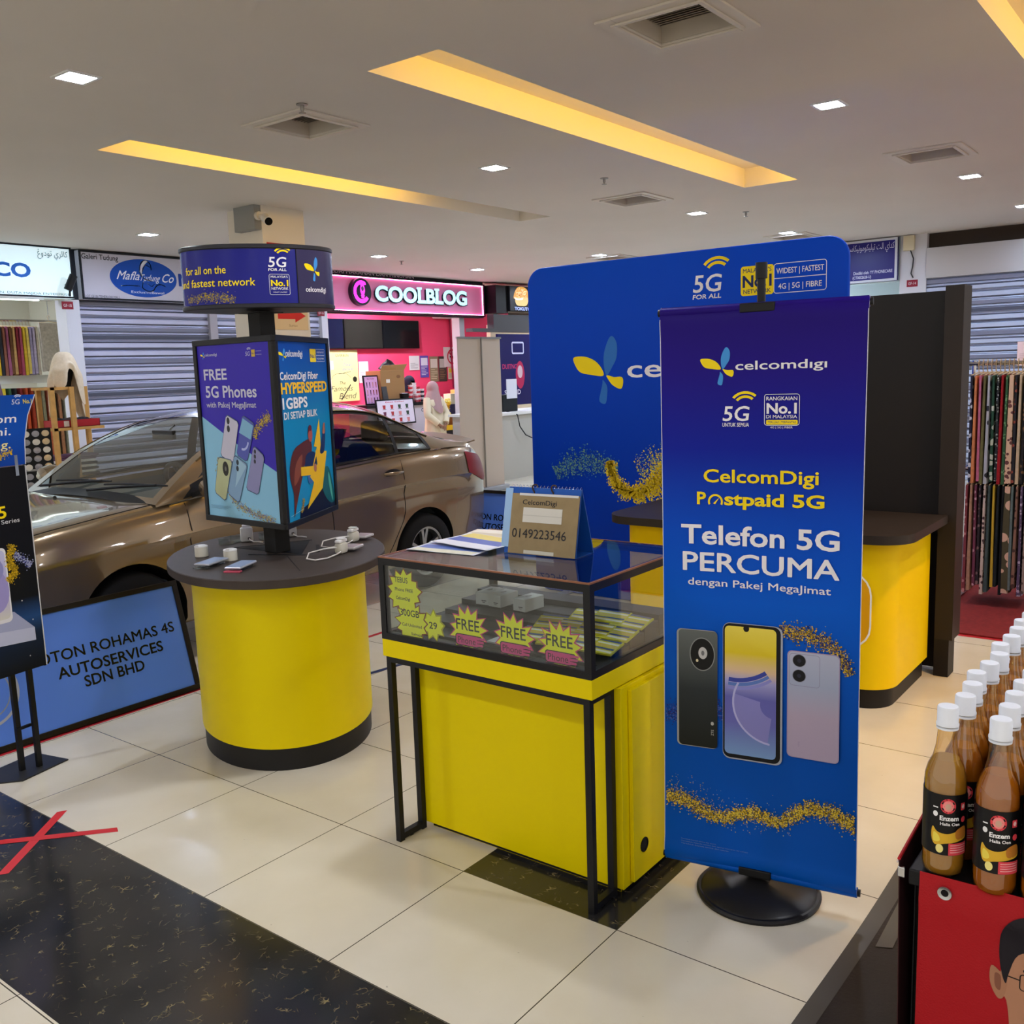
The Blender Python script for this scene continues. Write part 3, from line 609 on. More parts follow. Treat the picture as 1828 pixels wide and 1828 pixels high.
star(.105, .244, .064, .082, 13, 2, [('TEBUS', -.012, .030, .020, K, .062), ('Phone FREE', 0, .000, .012, K, .085), ('CelcomDigi', -.006, -.030, .012, K, .066)], 'yellow star sign reading TEBUS, upper one at the end of the glass', '8a4a2a', False)
star(.135, .136, .060, .080, 13, 1, [('300GB', -.008, .024, .024, K, .088), ('Call Unlimited', 0, -.012, .011, K, .092), ('Sahaja', .02, -.040, .009, K, .05)], 'yellow star sign reading 300GB, below the TEBUS star', '8a4a2a', False)
star(.232, .143, .040, .056, 9, 3, [('29', 0, -.012, .024, K, .036)], 'small yellow star sign with a price, half hidden by the first FREE star', 'b9b020', False)
for k, (a, l) in enumerate(((.383, 'yellow and pink FREE phone star sign nearest the TEBUS star'), (.569, 'yellow and pink FREE phone star sign, middle of three along the glass'), (.744, 'yellow and pink FREE phone star sign nearest the banner'))):
    star(a, .148, .058, .086, 13, 11 + k, [('FREE', -.002, -.002, .038, K, .098)], l, 'd83a7a', True)
# cardboard desk-calendar sign and leaflets on the glass
def calendar_sign():
    z = 1.0455; t = thing('desk_calendar_sign', 'blue desk calendar with a handwritten cardboard phone number sheet on the glass top', 'desk sign', (2.575, 1.85, z))
    a = Vector((2.527, 1.995, z)); b = Vector((2.542, 1.710, z)); u = (b - a).normalized(); W = (b - a).length; up = Vector((.045, 0, .222)); back = Vector((.115, .006, 0)); n = u.cross(up).normalized()
    m = MB(); m.obox(a - n * -.002, u * W, up, n * -.004); m.build('front_board', mat('1c56b0', .5), t)
    m = MB(); m.obox(a + back, u * W, up - back, (.004, 0, 0)); m.build('back_board', mat('1450a8', .5), t)
    m = MB(); m.obox(a + back * .04, u * W, back * .92, (0, 0, .0015)); m.build('foot_board', mat('1450a8', .5), t)
    V = up.normalized(); L = up.length
    m = MB(); m.obox(a + n * .004 + u * -.012 + V * .02, u * .03, V * (L - .025), n * .001); m.build('inner_page', mat('9fc3ea', .5), t)
    m = MB(); m.obox(a + n * .006 + u * .02, u * (W - .02), V * (L - .022), n * .003); m.build('cardboard_sheet', mat('9a8663', .8, var=.06, vscale=30), t)
    P = Print(a + n * .0092 + u * .02, u, up)
    w = W - .02
    P.text('CelcomDigi', .045, .168, .017, K, w=.135, bold=.005); P.rect(.050, .108, .205, .158, 'd9d6cc'); P.rect(.050, .130, .205, .133, 'c9c6bc')
    P.text('0149223546', .012, .055, .032, K, w=.215, bold=.0); P.rect(.065, .002, .185, .014, 'cfcbbd'); P.rect(.03, .198, .262, .206, 'd9dada')
    P.build(t)
    for k in range(2):
        m = MB(); c = a + up + u * (.10 + .075 * k); m.tube([c + Vector((.012 * cos(q) + .004, 0, .016 * sin(q) - .006)) + u * .004 * sin(q * 2) for q in [2 * pi * j / 14 for j in range(14)]], .0028, 6, closed=True); m.build('cable_tie', mat('3a2a24', .6), t)
    m = MB(); q0 = a + up
    for k in range(20): m.tube([q0 + u * (.012 + k * .0142) + Vector((.006 * cos(q) + .003, 0, .007 * sin(q))) for q in [2 * pi * j / 8 for j in range(8)]], .0007, 4, closed=True)
    m.build('wire_binding', CHROME, t)
calendar_sign()
def leaflet(x, y, w, d, rz, z, cols, label):
    t = thing('leaflet', label, 'leaflet', (x, y, z), rz)
    m = MB(); m.grid(6, 4, lambda a, b: (w * (a - .5), d * (b - .5), .001 + .004 * abs(a - .4) * (b > .6))); m.build('sheet', mat(cols[0], .4), t, world=False)
    m = MB(); m.grid(6, 4, lambda a, b: (w * (a - .5) * .96, d * (b - .5) * .9, .0016 + .004 * abs(a - .4) * (b > .6))); 
    m.m = [i // 8 % 3 for i in range(24)]; m.build('printing', [mat(c, .4) for c in cols[1:]], t, world=False)
leaflet(2.49, 2.20, .16, .29, .10, 1.045, ('cfd3da', 'd9d6bc', '5a72b8', 'a9b6d6'), 'blue and white leaflet by the front edge of the glass top'); leaflet(2.60, 2.17, .21, .30, -.12, 1.0545, ('cfd3da', 'e0dfe6', '2f4da6', 'd9c24a'), 'printed leaflet under the stack beside the calendar sign'); leaflet(2.765, 2.22, .19, .26, .2, 1.0475, ('d9cdb8', 'd8c9ae', 'c9b894', 'e3d9c4'), 'cream leaflet at the far edge of the glass top')

# ================================================================ ROUND PHONE COUNTER WITH PRISM SIGN AND DRUM HEADER
C = Vector((2.79, 3.55, 0)); AX = radians(54)
def ell_pt(a, rx, ry, z): x, y = rx * cos(a), ry * sin(a); return Vector((C.x + x * cos(AX) - y * sin(AX), C.y + x * sin(AX) + y * cos(AX), z))
def oval(m, rx, ry, z0, z1, n=72, mi=0, r=.0):
    R = [[ell_pt(2 * pi * k / n, rx - e, ry - e, z) for k in range(n)] for e, z in (((r, z0), (0, z0 + r), (0, z1 - r), (r, z1)) if r else ((0, z0), (0, z1)))]
    m.rings(R, mi)
def phone_kiosk():
    t = thing('oval_phone_counter', 'oval yellow counter with a black top, three-sided phone poster sign and drum-shaped header', 'display counter', C)
    m = MB(); oval(m, .515, .385, 0, .10); m.build('plinth', mat('1c1b1b', .45), t, smooth=40)
    m = MB(); oval(m, .525, .393, .10, .822); m.build('curved_body', YELLOW, t, smooth=40)
    m = MB(); oval(m, .650, .490, .824, .862, r=.003); m.build('counter_top', mat('453d38', .5, spec=.12, var=.05, vscale=20), t, smooth=40)
    m = MB(); m.obox((2.735, 3.42, .8622), Vector((-.19, -.315, 0)), (.003, -.002, 0), (0, 0, .0004)); m.build('top_seam', mat('0c0b0a', .6), t)
    m = MB(); m.prism([(2.745, 3.80, .8624), (3.05, 3.63, .8624), (2.79, 3.38, .8624)], (0, 0, .001)); m.build('cable_opening', mat('050505', .7), t)
    m = MB(); m.prism([(2.72, 3.83, .8622), (2.735, 3.84, .8622), (3.08, 3.65, .8622), (3.07, 3.635, .8622)], (0, 0, .0016)); m.prism([(2.66, 3.60, .8622), (2.675, 3.615, .8622), (2.80, 3.36, .8622), (2.785, 3.35, .8622)], (0, 0, .0016)); m.prism([(2.86, 3.36, .8622), (2.88, 3.36, .8622), (3.0, 3.50, .8622), (2.985, 3.51, .8622)], (0, 0, .0016)); m.build('cable_slot', mat('080808', .6), t)
    m = MB(); m.box(C.x - .042, C.y - .042, .8625, C.x + .042, C.y + .042, 1.96); m.build('pole', MATT, t, bevel=.003)
    # three-sided sign
    s = .614; sp = Vector((2.636, 3.287, 0)); A = sp; B = sp + d2(87) * s; D = sp + d2(27) * s; z0, z1 = 1.006, 1.845; faces = [('free', B, A), ('fiber', A, D), ('rear', D, B)]
    m = MB(); ins = .012; ctr = (A + B + D) / 3
    tri = [ctr + (p - ctr) * .94 for p in (A, D, B)]
    m.prism([p + Vector((0, 0, z0 + .01)) for p in tri], (0, 0, z1 - z0 - .02)); m.build('sign_core', MATT, t)
    for nm, p, q in faces:
        u = (q - p).normalized(); v = Vector((0, 0, 1)); n = u.cross(v); W = s; H = z1 - z0; o = p + v * z0; e = .026
        m = MB()
        for a in ((0, 0, W, e), (0, H - e, W, H), (0, e, e, H - e), (W - e, e, W, H - e)): m.obox(o + u * a[0] + v * a[1] - n * .012, u * (a[2] - a[0]), v * (a[3] - a[1]), n * .022)
        m.build('poster_frame', BLACK, t, bevel=.002)
        m = MB(); m.obox(o + u * e * .6 + v * e * .6 - n * .006, u * (W - e * 1.2), v * (H - e * 1.2), n * .008)
        ob = o + u * 0; 
        if nm == 'fiber': pm = ramp_mat('fiber_poster', [(0, '1c8fc4'), (.55, '1787bd'), (.78, '155fb0'), (.95, '1247a0'), (1, '1450b0')], 2, z0, z1, .3)
        else: pm = mat('3a2ba8', .3, spec=.2)
        pan = m.build('poster', pm, t)
        P = Print(o, u, v, off=.0025, rough=.3); i0, i1, j0, j1 = e, W - e, e, H - e
        if nm == 'free':
            P.poly([(i0, .49), (.30, .365), (i1, .25), (i1, j0), (i0, j0)], '86bcd6')
            petals(P, .052, .752, .034, .032); P.text('celcomdigi', .088, .765, .013, 'c9c9dc', w=.10, bold=.01, t='logo'); fiveg(P, .41, .757, .036, None, 'b9b9d6', 'b9b9d6'); P.rect(.455, .752, .482, .782, 'c9a93a', 'logo'); P.text('No.1', .4685, .763, .008, '2a2470', w=.023, al='c', bold=.02); P.line([(.487, .775), (.53, .775)], .004, '7d78b8'); P.line([(.487, .760), (.53, .760)], .004, '7d78b8')
            P.text('FREE', .070, .658, .050, 'c9c8d8', w=.185, bold=.02); P.text('5G Phones', .074, .578, .054, 'c9c8d8', w=.40, bold=.02); P.text('with Pakej MegaJimat', .074, .532, .026, 'c9c8d8', w=.39, bold=.012)
            P.specks([(.43, .40), (.47, .45), (.56, .50)], .022, 420, ('b59a18', '8a7a2a', 'd6b83a'), .003, 21, clip=(i0, j0, i1, j1)); P.specks([(.12, .23), (.15, .30)], .018, 160, ('b59a18', '8a7a2a'), .003, 22, clip=(i0, j0, i1, j1)); P.specks([(.20, .15), (.26, .09), (.36, .062), (.55, .03)], [.012, .025, .02, .02], 800, ('b59a18', 'd6b83a', '8a7a2a', '6a62a8'), .0028, 23, clip=(i0, j0, i1, j1))
            def ph(a, c, edge='4a5a78'):
                (ax, ay), (bx, by), (cx, cy), (dx, dy) = a; mx, my = (ax + bx + cx + dx) / 4, (ay + by + cy + dy) / 4
                def ch(k):
                    q = []
                    for i in range(4):
                        p, w0, w1 = a[i], a[i - 1], a[(i + 1) % 4]
                        for w in (w0, w1):
                            L = sqrt((w[0] - p[0]) ** 2 + (w[1] - p[1]) ** 2); q.append((mx + (p[0] + (w[0] - p[0]) / L * .012 - mx) * k, my + (p[1] + (w[1] - p[1]) / L * .012 - my) * k))
                    return q
                P.poly(ch(1.03), edge); P.poly(ch(.985), c)
            ph([(.228, .500), (.322, .466), (.256, .280), (.158, .312)], 'c3bfcd'); P.ell(.240, .472, .012, .016, '26262c', 16); P.ell(.238, .436, .012, .016, '26262c', 16)
            ph([(.356, .498), (.444, .458), (.366, .290), (.288, .320)], '4f58a8'); P.poly([(.356, .485), (.432, .452), (.405, .39), (.32, .42)], '7fb0cc'); P.arc(.345, .385, .035, .045, 250, 350, 'b0b8e0', 10)
            ph([(.424, .364), (.500, .318), (.434, .145), (.344, .166)], '8a88b0'); [P.ell(.432 - q * .003, .338 - q * .022, .008, .010, '26262c', 12) for q in range(3)]
            ph([(.140, .305), (.250, .292), (.172, .100), (.088, .138)], 'b3b88c'); P.ell(.192, .252, .024, .034, '22231f', 22); P.ell(.192, .252, .008, .011, '6a6a60', 12)
            ph([(.270, .318), (.368, .276), (.280, .098), (.194, .140)], '7fa0bc'); P.poly([(.30, .30), (.36, .27), (.26, .17)], '9bbccd'); [P.ell(.292 - q * .004, .285 - q * .028, .010, .013, '26303a', 12) for q in range(2)]
            for q in range(3): P.line([(.05, .076 - q * .006), (.21 - q * .02, .074 - q * .006)], .0018, '6f98b0')
        elif nm == 'fiber':
            petals(P, .034, .728, .085, .055); P.text('celcomdigi', .112, .748, .030, WHITE, w=.185, bold=.014, t='logo'); P.rrect(.385, .725, .455, .785, .004, YEL, 'logo'); P.text('No.1', .42, .744, .018, '1b2a7a', w=.058, al='c', bold=.03)
            for q in range(2): P.rframe(.458, .727 + q * .029, .565, .755 + q * .029, .003, .0012, WHITE, 'logo'); P.text(('4G|5G|FIBRE', 'WIDEST|FASTEST')[q], .512, .737 + q * .029, .008, WHITE, w=.09, al='c')
            P.text('CelcomDigi Fiber', .036, .648, .034, WHITE, w=.43, bold=.022); P.text('HYPERSPEED', .038, .588, .048, 'ffc81a', w=.53, bold=.035); P.text('1GBPS', .044, .522, .048, WHITE, w=.275, bold=.03); P.text('DI SETIAP BILIK', .05, .476, .032, WHITE, w=.38, bold=.02)
            # runner in a cape sitting on a lightning bolt
            P.poly(smooth_poly([(.10, .14), (.07, .24), (.12, .33), (.22, .362), (.32, .37), (.33, .31), (.25, .27), (.20, .20), (.13, .10), (.09, .04)]), '5e2a1c'); P.poly(smooth_poly([(.11, .18), (.14, .27), (.22, .31), (.18, .22)]), '8a4a34')
            P.poly([(.30, .09), (.34, .16), (.48, .14), (.585, .05), (.585, j0), (.15, j0), (.16, .06)], '0d1426'); P.poly(smooth_poly([(.44, .12), (.45, .21), (.52, .225), (.56, .16), (.585, .06), (.52, .05)]), '0f5f66'); P.poly(smooth_poly([(.52, .20), (.545, .15), (.56, .07), (.55, .06), (.52, .14)]), '4fb0a0')
            P.poly(smooth_poly([(.26, .30), (.36, .31), (.38, .25), (.33, .20), (.25, .22)]), '182a52'); P.poly(smooth_poly([(.27, .22), (.34, .225), (.35, .18), (.28, .17)]), '3f6fb0')
            P.poly([(.443, .46), (.36, .335), (.395, .33), (.30, .20), (.40, .31), (.445, .31)], 'f2c40c'); P.poly([(.375, .315), (.515, .300), (.435, .13), (.24, .055), (.335, .17), (.29, .20), (.39, .25)], 'f0c010'); P.poly([(.195, .255), (.35, .245), (.335, .205), (.19, .215)], 'f0c010')
            P.ell(.325, .395, .026, .036, 'b0584a', 18); P.poly(smooth_poly([(.30, .40), (.315, .435), (.345, .43), (.34, .41), (.315, .41)]), '5a1e18'); P.poly(smooth_poly([(.43, .30), (.46, .36), (.50, .42), (.515, .43), (.505, .36), (.48, .30)]), '1b2f5a'); P.poly(smooth_poly([(.475, .39), (.49, .43), (.51, .435), (.505, .39)]), 'b0705a'); P.ell(.36, .235, .018, .02, 'b0705a', 12)
            P.specks([(.17, .05), (.21, .11)], .012, 160, ('d0a818', '8a7a2a'), .003, 31); P.line([(.05, .05), (.2, .065)], .0016, 'b9dcec')
        else:
            P.text('FREE', .07, .658, .05, 'c9c8d8', w=.185, bold=.02); P.text('5G Phones', .074, .578, .054, 'c9c8d8', w=.4, bold=.02)
        P.build(pan)
    # drum header
    hx, hy, h0, h1 = .20, .326, 1.963, 2.232
    m = MB(); oval(m, hx, hy, h0 + .018, h1 - .018, 96); m.build('header_drum', mat('10147e', .25, spec=.35), t, smooth=40)
    for z in (h0, h1 - .02): 
        m = MB(); oval(m, hx + .006, hy + .006, z, z + .02, 96, r=.004); m.build('header_rim', mat('2a2a30', .4), t, smooth=40)
    # arc length table measured from the point nearest the viewer
    N = 720; P0 = [ell_pt(pi + 2 * pi * k / N, hx, hy, 0) for k in range(N + 1)]; al = [0]
    for k in range(N): al.append(al[-1] + (P0[k + 1] - P0[k]).length)
    def hm(x, y, d):
        x = x % al[-1]; k = min(int(x / al[-1] * N), N - 1)
        while k > 0 and al[k] > x: k -= 1
        while k < N - 1 and al[k + 1] < x: k += 1
        f = (x - al[k]) / (al[k + 1] - al[k]); p = P0[k].lerp(P0[k + 1], f); tg = (P0[k + 1] - P0[k]).normalized(); return p + tg.cross(Vector((0, 0, 1))) * (d + .0006) + Vector((0, 0, h0 + y))
    P = Print((0, 0, 0), (1, 0, 0), (0, 1, 0), fmap=hm, off=.0006, rough=.28, fine=.02)
    P.text('for all on the', -.142, .148, .034, YEL, w=.20, al='r', bold=.006, shear=.05); P.text('and fastest network', -.022, .095, .034, YEL, w=.365, al='r', bold=.006, shear=.05)
    P.specks([(-.34, .04), (-.22, .055), (-.11, .035)], .02, 700, ('8a7a2a', 'b59a18', '4a4a7a'), .003, 41, clip=(-.5, .022, -.06, .22))
    fiveg(P, .036, .172, .084, 'FOR ALL'); P.g += 1; P.rframe(.036, .054, .124, .142, .008, .0016, WHITE, 'logo'); P.text("MALAYSIA'S", .080, .126, .010, WHITE, w=.072, al='c', bold=.01); P.text('No.1', .080, .092, .026, YEL, w=.074, al='c', bold=.03); P.text('NETWORK', .080, .076, .011, WHITE, w=.072, al='c', bold=.01); P.text('WIDEST | FASTEST', .080, .063, .005, WHITE, w=.06, al='c')
    W8 = .160
    P.raw([(W8 + .38 * q / 16, y) for q in range(17) for y in (.02, .249)], [(2 * q, 2 * q + 2, 2 * q + 3, 2 * q + 1) for q in range(16)], '332d52'); P.line([(W8, .02), (W8, .249)], .004, '0c0c14')
    petals(P, W8 + .036, .115, .078, .105); P.text('celcomdigi', W8 + .036, .070, .022, WHITE, w=.110, bold=.012, t='logo')
    P.build(t)
    m = MB(); m.box(C.x - .07, C.y - .07, 1.952, C.x + .07, C.y + .07, 1.956); m.build('mounting_plate', BLACK, t)
phone_kiosk()
ZT = .8635
CREAM, CLR = mat('cfcabb', .45), glass_mat('acrylic', 'e6ebea', .12)
def security_puck(x, y, rz, label):
    t = thing('security_stand', label, 'phone holder', (x, y, ZT), rz); m = MB(); m.lathe([(.030, 0), (.030, .040), (.027, .044)], n=28); m.build('post', CREAM, t, world=False, smooth=40)
    m = MB(); m.lathe([(.031, .044), (.029, .049), (.020, .052), (.0, .053)], n=20); m.box(-.034, -.006, .044, -.026, .006, .056); m.build('sensor_head', mat('e2e0dc', .4), t, world=False, smooth=40)
def dummy_phone(x, y, rz, label, red=False):
    t = thing('dummy_phone', label, 'phone', (x, y, ZT), rz); m = MB(); m.box(-.075, -.038, .012, .075, .038, .021); m.build('phone_body', mat('b9bcc4', .25, metal=.3), t, world=False, bevel=.004)
    m = MB(); m.box(-.07, -.033, .0212, .07, .033, .0218); m.build('screen', mat('93a4c0', .15), t, world=False)
    m = MB(); m.box(-.06, -.03, 0, .05, -.024, .012); m.box(-.06, .024, 0, .05, .030, .012); m.box(-.085, -.036, .0, -.06, .036, .006, 1 if red else 0); m.build('clear_rest', [CLR, mat('c9566a', .4)], t, world=False)
def acrylic(x, y, rz, label):
    t = thing('acrylic_block', label, 'phone holder', (x, y, ZT), rz); m = MB(); m.box(-.05, -.03, 0, .05, .03, .004); m.box(-.05, -.03, .004, -.046, .03, .03); m.box(.046, -.03, .004, .05, .03, .03); m.box(-.046, .026, .004, .046, .03, .03); m.build('block', CLR, t, world=False)
def white_stand(x, y, rz, label):
    t = thing('white_charging_stand', label, 'phone holder', (x, y, ZT), rz); m = MB(); m.box(-.03, -.018, 0, .03, .018, .072); m.build('housing', mat('d6d4d0', .4), t, world=False, bevel=.008, smooth=40)
    m = MB(); m.box(-.02, -.012, .07, .02, .012, .084); m.build('cap', mat('e6e4e2', .4), t, world=False, bevel=.003)
    m = MB(); m.box(.004, -.0205, .012, .016, -.018, .022); m.build('socket', mat('2a1c1a', .5), t, world=False)
    m = MB(); m.tube([(.01, -.020, .016), (.015, -.035, .012), (.03, -.05, .004), (.05, -.06, .004), (.07, -.09, .004)], .003, 6); m.build('cable', mat('dedad6', .4), t, world=False, smooth=60)
security_puck(2.534, 3.775, .3, 'short cream security post at the rim beside the car side of the oval counter'); security_puck(2.543, 3.57, .6, 'short cream security post closer to the sign pole, behind the red-edged phone')
dummy_phone(2.425, 3.545, .35, 'display phone lying on clear rests by the outer cream post'); dummy_phone(2.445, 3.365, .45, 'display phone with a red edge lying nearest the viewer on the oval counter', True)
acrylic(2.81, 3.94, .3, 'empty clear acrylic holder on the car side of the oval counter'); acrylic(3.0, 3.87, -.3, 'clear acrylic holder half behind the sign pole')
white_stand(2.885, 3.905, -.6, 'upright white charging stand between the two acrylic holders'); white_stand(3.09, 3.82, -.6, 'upright white charging stand showing beside the sign pole')
def handset(x, y, rz, label):
    t = thing('tethered_phone_stand', label, 'phone holder', (x, y, ZT), rz); m = MB(); m.box(-.03, -.022, 0, .03, .022, .05); m.build('post', CREAM, t, world=False, bevel=.012, smooth=40)
    m = MB(); m.box(-.034, -.014, .05, .034, .014, .064); m.box(-.012, -.02, .064, .012, .02, .072); m.build('clip', mat('e6e4e2', .4), t, world=False, bevel=.004)
    m = MB(); m.box(.03, -.05, .010, .12, .03, .022); m.build('phone_body', mat('c4bfc0', .25, metal=.2), t, world=False, bevel=.004)
    m = MB(); m.box(.035, -.045, .0222, .115, .025, .0228); m.build('screen', mat('a89aa0', .2), t, world=False)
    m = MB(); m.tube([(-.02, .0, .03), (-.07, .05, .03), (-.13, .09, .022), (-.18, .07, .006), (-.19, .02, .004), (-.14, -.01, .004), (-.06, -.01, .006), (-.02, -.012, .012)], .0035, 7); m.build('cable', mat('d6d2cc', .4), t, world=False, smooth=60)
handset(3.138, 3.41, .3, 'white tethered phone stand further back near the rounded end of the oval counter'); handset(2.90, 3.235, .3, 'white tethered phone stand with a looping cable near the glass counter')

# ================================================================ BLUE BACKDROP
def backdrop():
    t = thing('curved_backdrop', 'big blue fabric backdrop with rounded corners and butterfly logo behind the banner', 'backdrop', (5.75, 3.06, 0))
    o = Vector((5.75, 4.24, 0)); u, v = Vector((0, -1, 0)), Vector((0, 0, 1)); W, H = 2.34, 2.385; r = .13
    p = Print(o, u, v).rr(0, .0, W, H, r, 8)
    m = MB(); m.prism([o + u * a + v * b for a, b in p], (.04, 0, 0))
    m.build('backdrop_fabric', ramp_mat('backdrop_print', [(0, '002c98'), (.4, '0034a6'), (1, '004ad2')], 2, 0, 2.4, .5), t, bevel=.012, smooth=50)
    for y in (.3, 1.9):
        m = MB(); m.box(5.60, 4.24 - y - .04, 0, 5.98, 4.24 - y + .04, .012); m.build('foot_plate', mat('b9bcc0', .4, metal=.6), t)
    P = Print(o, u, v, off=.0125 * 0 + .001, rough=.5)
    petals(P, .394, 1.40, .415, .475, (YEL, YEL, '2a6fbe', '2a6fbe')); P.text('celcomd\u0131g\u0131', .838, 1.585, .125, WHITE, w=1.30, bold=.012, t='logo')
    fiveg(P, 1.337, 2.118, .215, 'FOR ALL')
    P.g += 1; P.rrect(1.668, 2.072, 1.884, 2.252, .018, YEL, 'logo'); P.text("MALAYSIA'S", 1.776, 2.212, .026, '12225e', w=.185, al='c', bold=.01); P.text('No.1', 1.776, 2.125, .072, '12225e', w=.19, al='c', bold=.03); P.text('NETWORK', 1.776, 2.085, .026, '12225e', w=.18, al='c', bold=.01)
    P.rframe(1.884, 2.072, 2.212, 2.252, .018, .004, WHITE, 'logo'); P.line([(1.884, 2.162), (2.212, 2.162)], .004, WHITE, 'logo'); P.text('WIDEST | FASTEST', 2.048, 2.190, .034, WHITE, w=.295, al='c', bold=.01); P.text('4G | 5G | FIBRE', 2.048, 2.098, .034, WHITE, w=.27, al='c', bold=.01)
    P.specks([(.2, .90), (.42, 1.0), (.6, .98), (.75, .95)], [.05, .10, .08, .05], 1500, ('1d5aa6', '3f7fa6', '0f3f8c', '6f9a86'), .006, 51)
    P.specks([(.68, 1.0), (.70, .90), (.76, .81), (.86, .77), (.96, .79), (1.06, .86), (1.16, .98), (1.22, 1.05)], [.035, .045, .05, .05, .07, .09, .10, .10], 5200, ('e8c80a', 'f0d21a', 'd2b414', 'c9a60c'), .0062, 52)
    P.specks([(.9, .95), (1.05, 1.0), (1.2, 1.1)], .09, 500, ('b8b06a', '6f9a86', 'e8c80a'), .005, 53)
    P.build(t)
backdrop()

# ================================================================ YELLOW CABINET AND BLACK TOWER
def cabinet():
    t = thing('yellow_cabinet', 'yellow rounded cabinet with a dark wooden top in front of the black tower', 'cabinet', (4.8, 2.0, 0))
    def plan(x0, x1, y0, y1, r, z):
        p = [(x1, y0), (x0 + r, y0)] + [(x0 + r - r * sin(radians(a)), y0 + r - r * cos(radians(a))) for a in range(10, 91, 10)] + [(x0 + r - r * cos(radians(a)), y1 - r + r * sin(radians(a))) for a in range(0, 91, 10)] + [(x1, y1)]
        return [(a, b, z) for a, b in p]
    m = MB(); m.prism(plan(4.47, 5.12, 1.27, 2.68, .14, 0), (0, 0, .10)); m.build('plinth', mat('1d1815', .45), t, smooth=40)
    m = MB(); m.prism(plan(4.45, 5.13, 1.25, 2.70, .15, .10), (0, 0, .715)); m.build('body', mat('ecc400', .40, spec=.15), t, smooth=40)
    m = MB(); m.prism(plan(4.38, 5.13, 1.17, 2.78, .17, .817), (0, 0, .042)); m.build('cabinet_top', mat('2b2420', .4, var=.1, vscale=14), t, smooth=40)
    m = MB(); m.lathe([(.03, 0), (.03, .002)], c=(5.0, 1.62, .859), n=24); m.build('cable_port', mat('0a0808', .6), t)
    P = Print((4.45, 2.70, 0), (0, -1, 0), (0, 0, 1)); P.rrect(.88, .298, 1.365, .672, .11, 'f2ece0', 'logo_outline'); P.rrect(.888, .306, 1.357, .664, .104, 'e3a008', 'logo_outline'); P.build(t)
    tw = thing('black_tower_unit', 'tall black display tower with a side fin behind the yellow cabinet', 'display tower', (5.3, 2.0, 0))
    B = mat('17120f', .5, var=.06, vscale=6)
    m = MB(); m.box(5.235, 1.235, .02, 5.30, 2.30, 1.985); m.build('back_panel', B, tw)
    m = MB(); m.box(5.15, 1.135, .20, 5.31, 1.222, 2.005); m.build('side_fin', mat('251e19', .45, var=.06, vscale=6), tw)
    m = MB(); m.box(5.15, 1.15, 0, 5.27, 1.222, .20); m.build('fin_foot', B, tw)
    m = MB(); m.box(5.225, 1.232, .86, 5.236, 1.240, 1.98); m.build('edge_strip', mat('6f655a', .4), tw)
cabinet()
# ================================================================ BOTTLE TABLE, FLOOR MAT, TAPES
tag(seat(MB().box(1.2, -2.2, .0003, 3.75, .790, .004).build('floor_mat', mat('2c241d', .55, var=.18, vscale=5, bump=.15, bscale=90))), 'dark brown floor mat under the bottle table', 'mat')
m = MB(); m.grid(30, 1, lambda a, b: (1.6 + 2.0 * a, .788 + (b - .5) * .05 + .004 * sin(a * 9), .0052)); m.build('x', mat('4f4a42', .35)); bpy.data.objects['x'].name = 'edge_tape'
tag(seat(bpy.data.objects['edge_tape']), 'grey tape stuck along the edge of the dark floor mat', 'tape')
m = MB(); m.prism([(2.58, .742, .0058), (2.60, .70, .0058), (3.5, .745, .0058), (3.5, .782, .0058)], (0, 0, .0004)); m.solo('tape_strip', mat('5c574d', .4), 'shorter grey tape strip with a torn end on the dark floor mat', 'tape')
def bottle_table():
    t = thing('bottle_table', 'black table under the rows of honey drink bottles', 'table', (2.3, -.2, 0))
    m = MB(); m.box(1.665, -.75, .735, 3.0, .425, .765); m.build('tabletop', mat('121214', .4), t, bevel=.003)
    for x in (1.70, 2.95):
        for y in (-.70, .39): 
            m = MB(); m.box(x - .02, y - .02, .004, x + .02, y + .02, .735); m.build('leg', BLACK, t)
    m = MB(); m.grid(20, 10, lambda a, b: (1.69 + a * 1.25, .418 + .010 * sin(a * 14) * (1 - b) , .02 + b * .715)); m.build('table_skirt', mat('17181c', .7), t, solid=.002)
bottle_table()
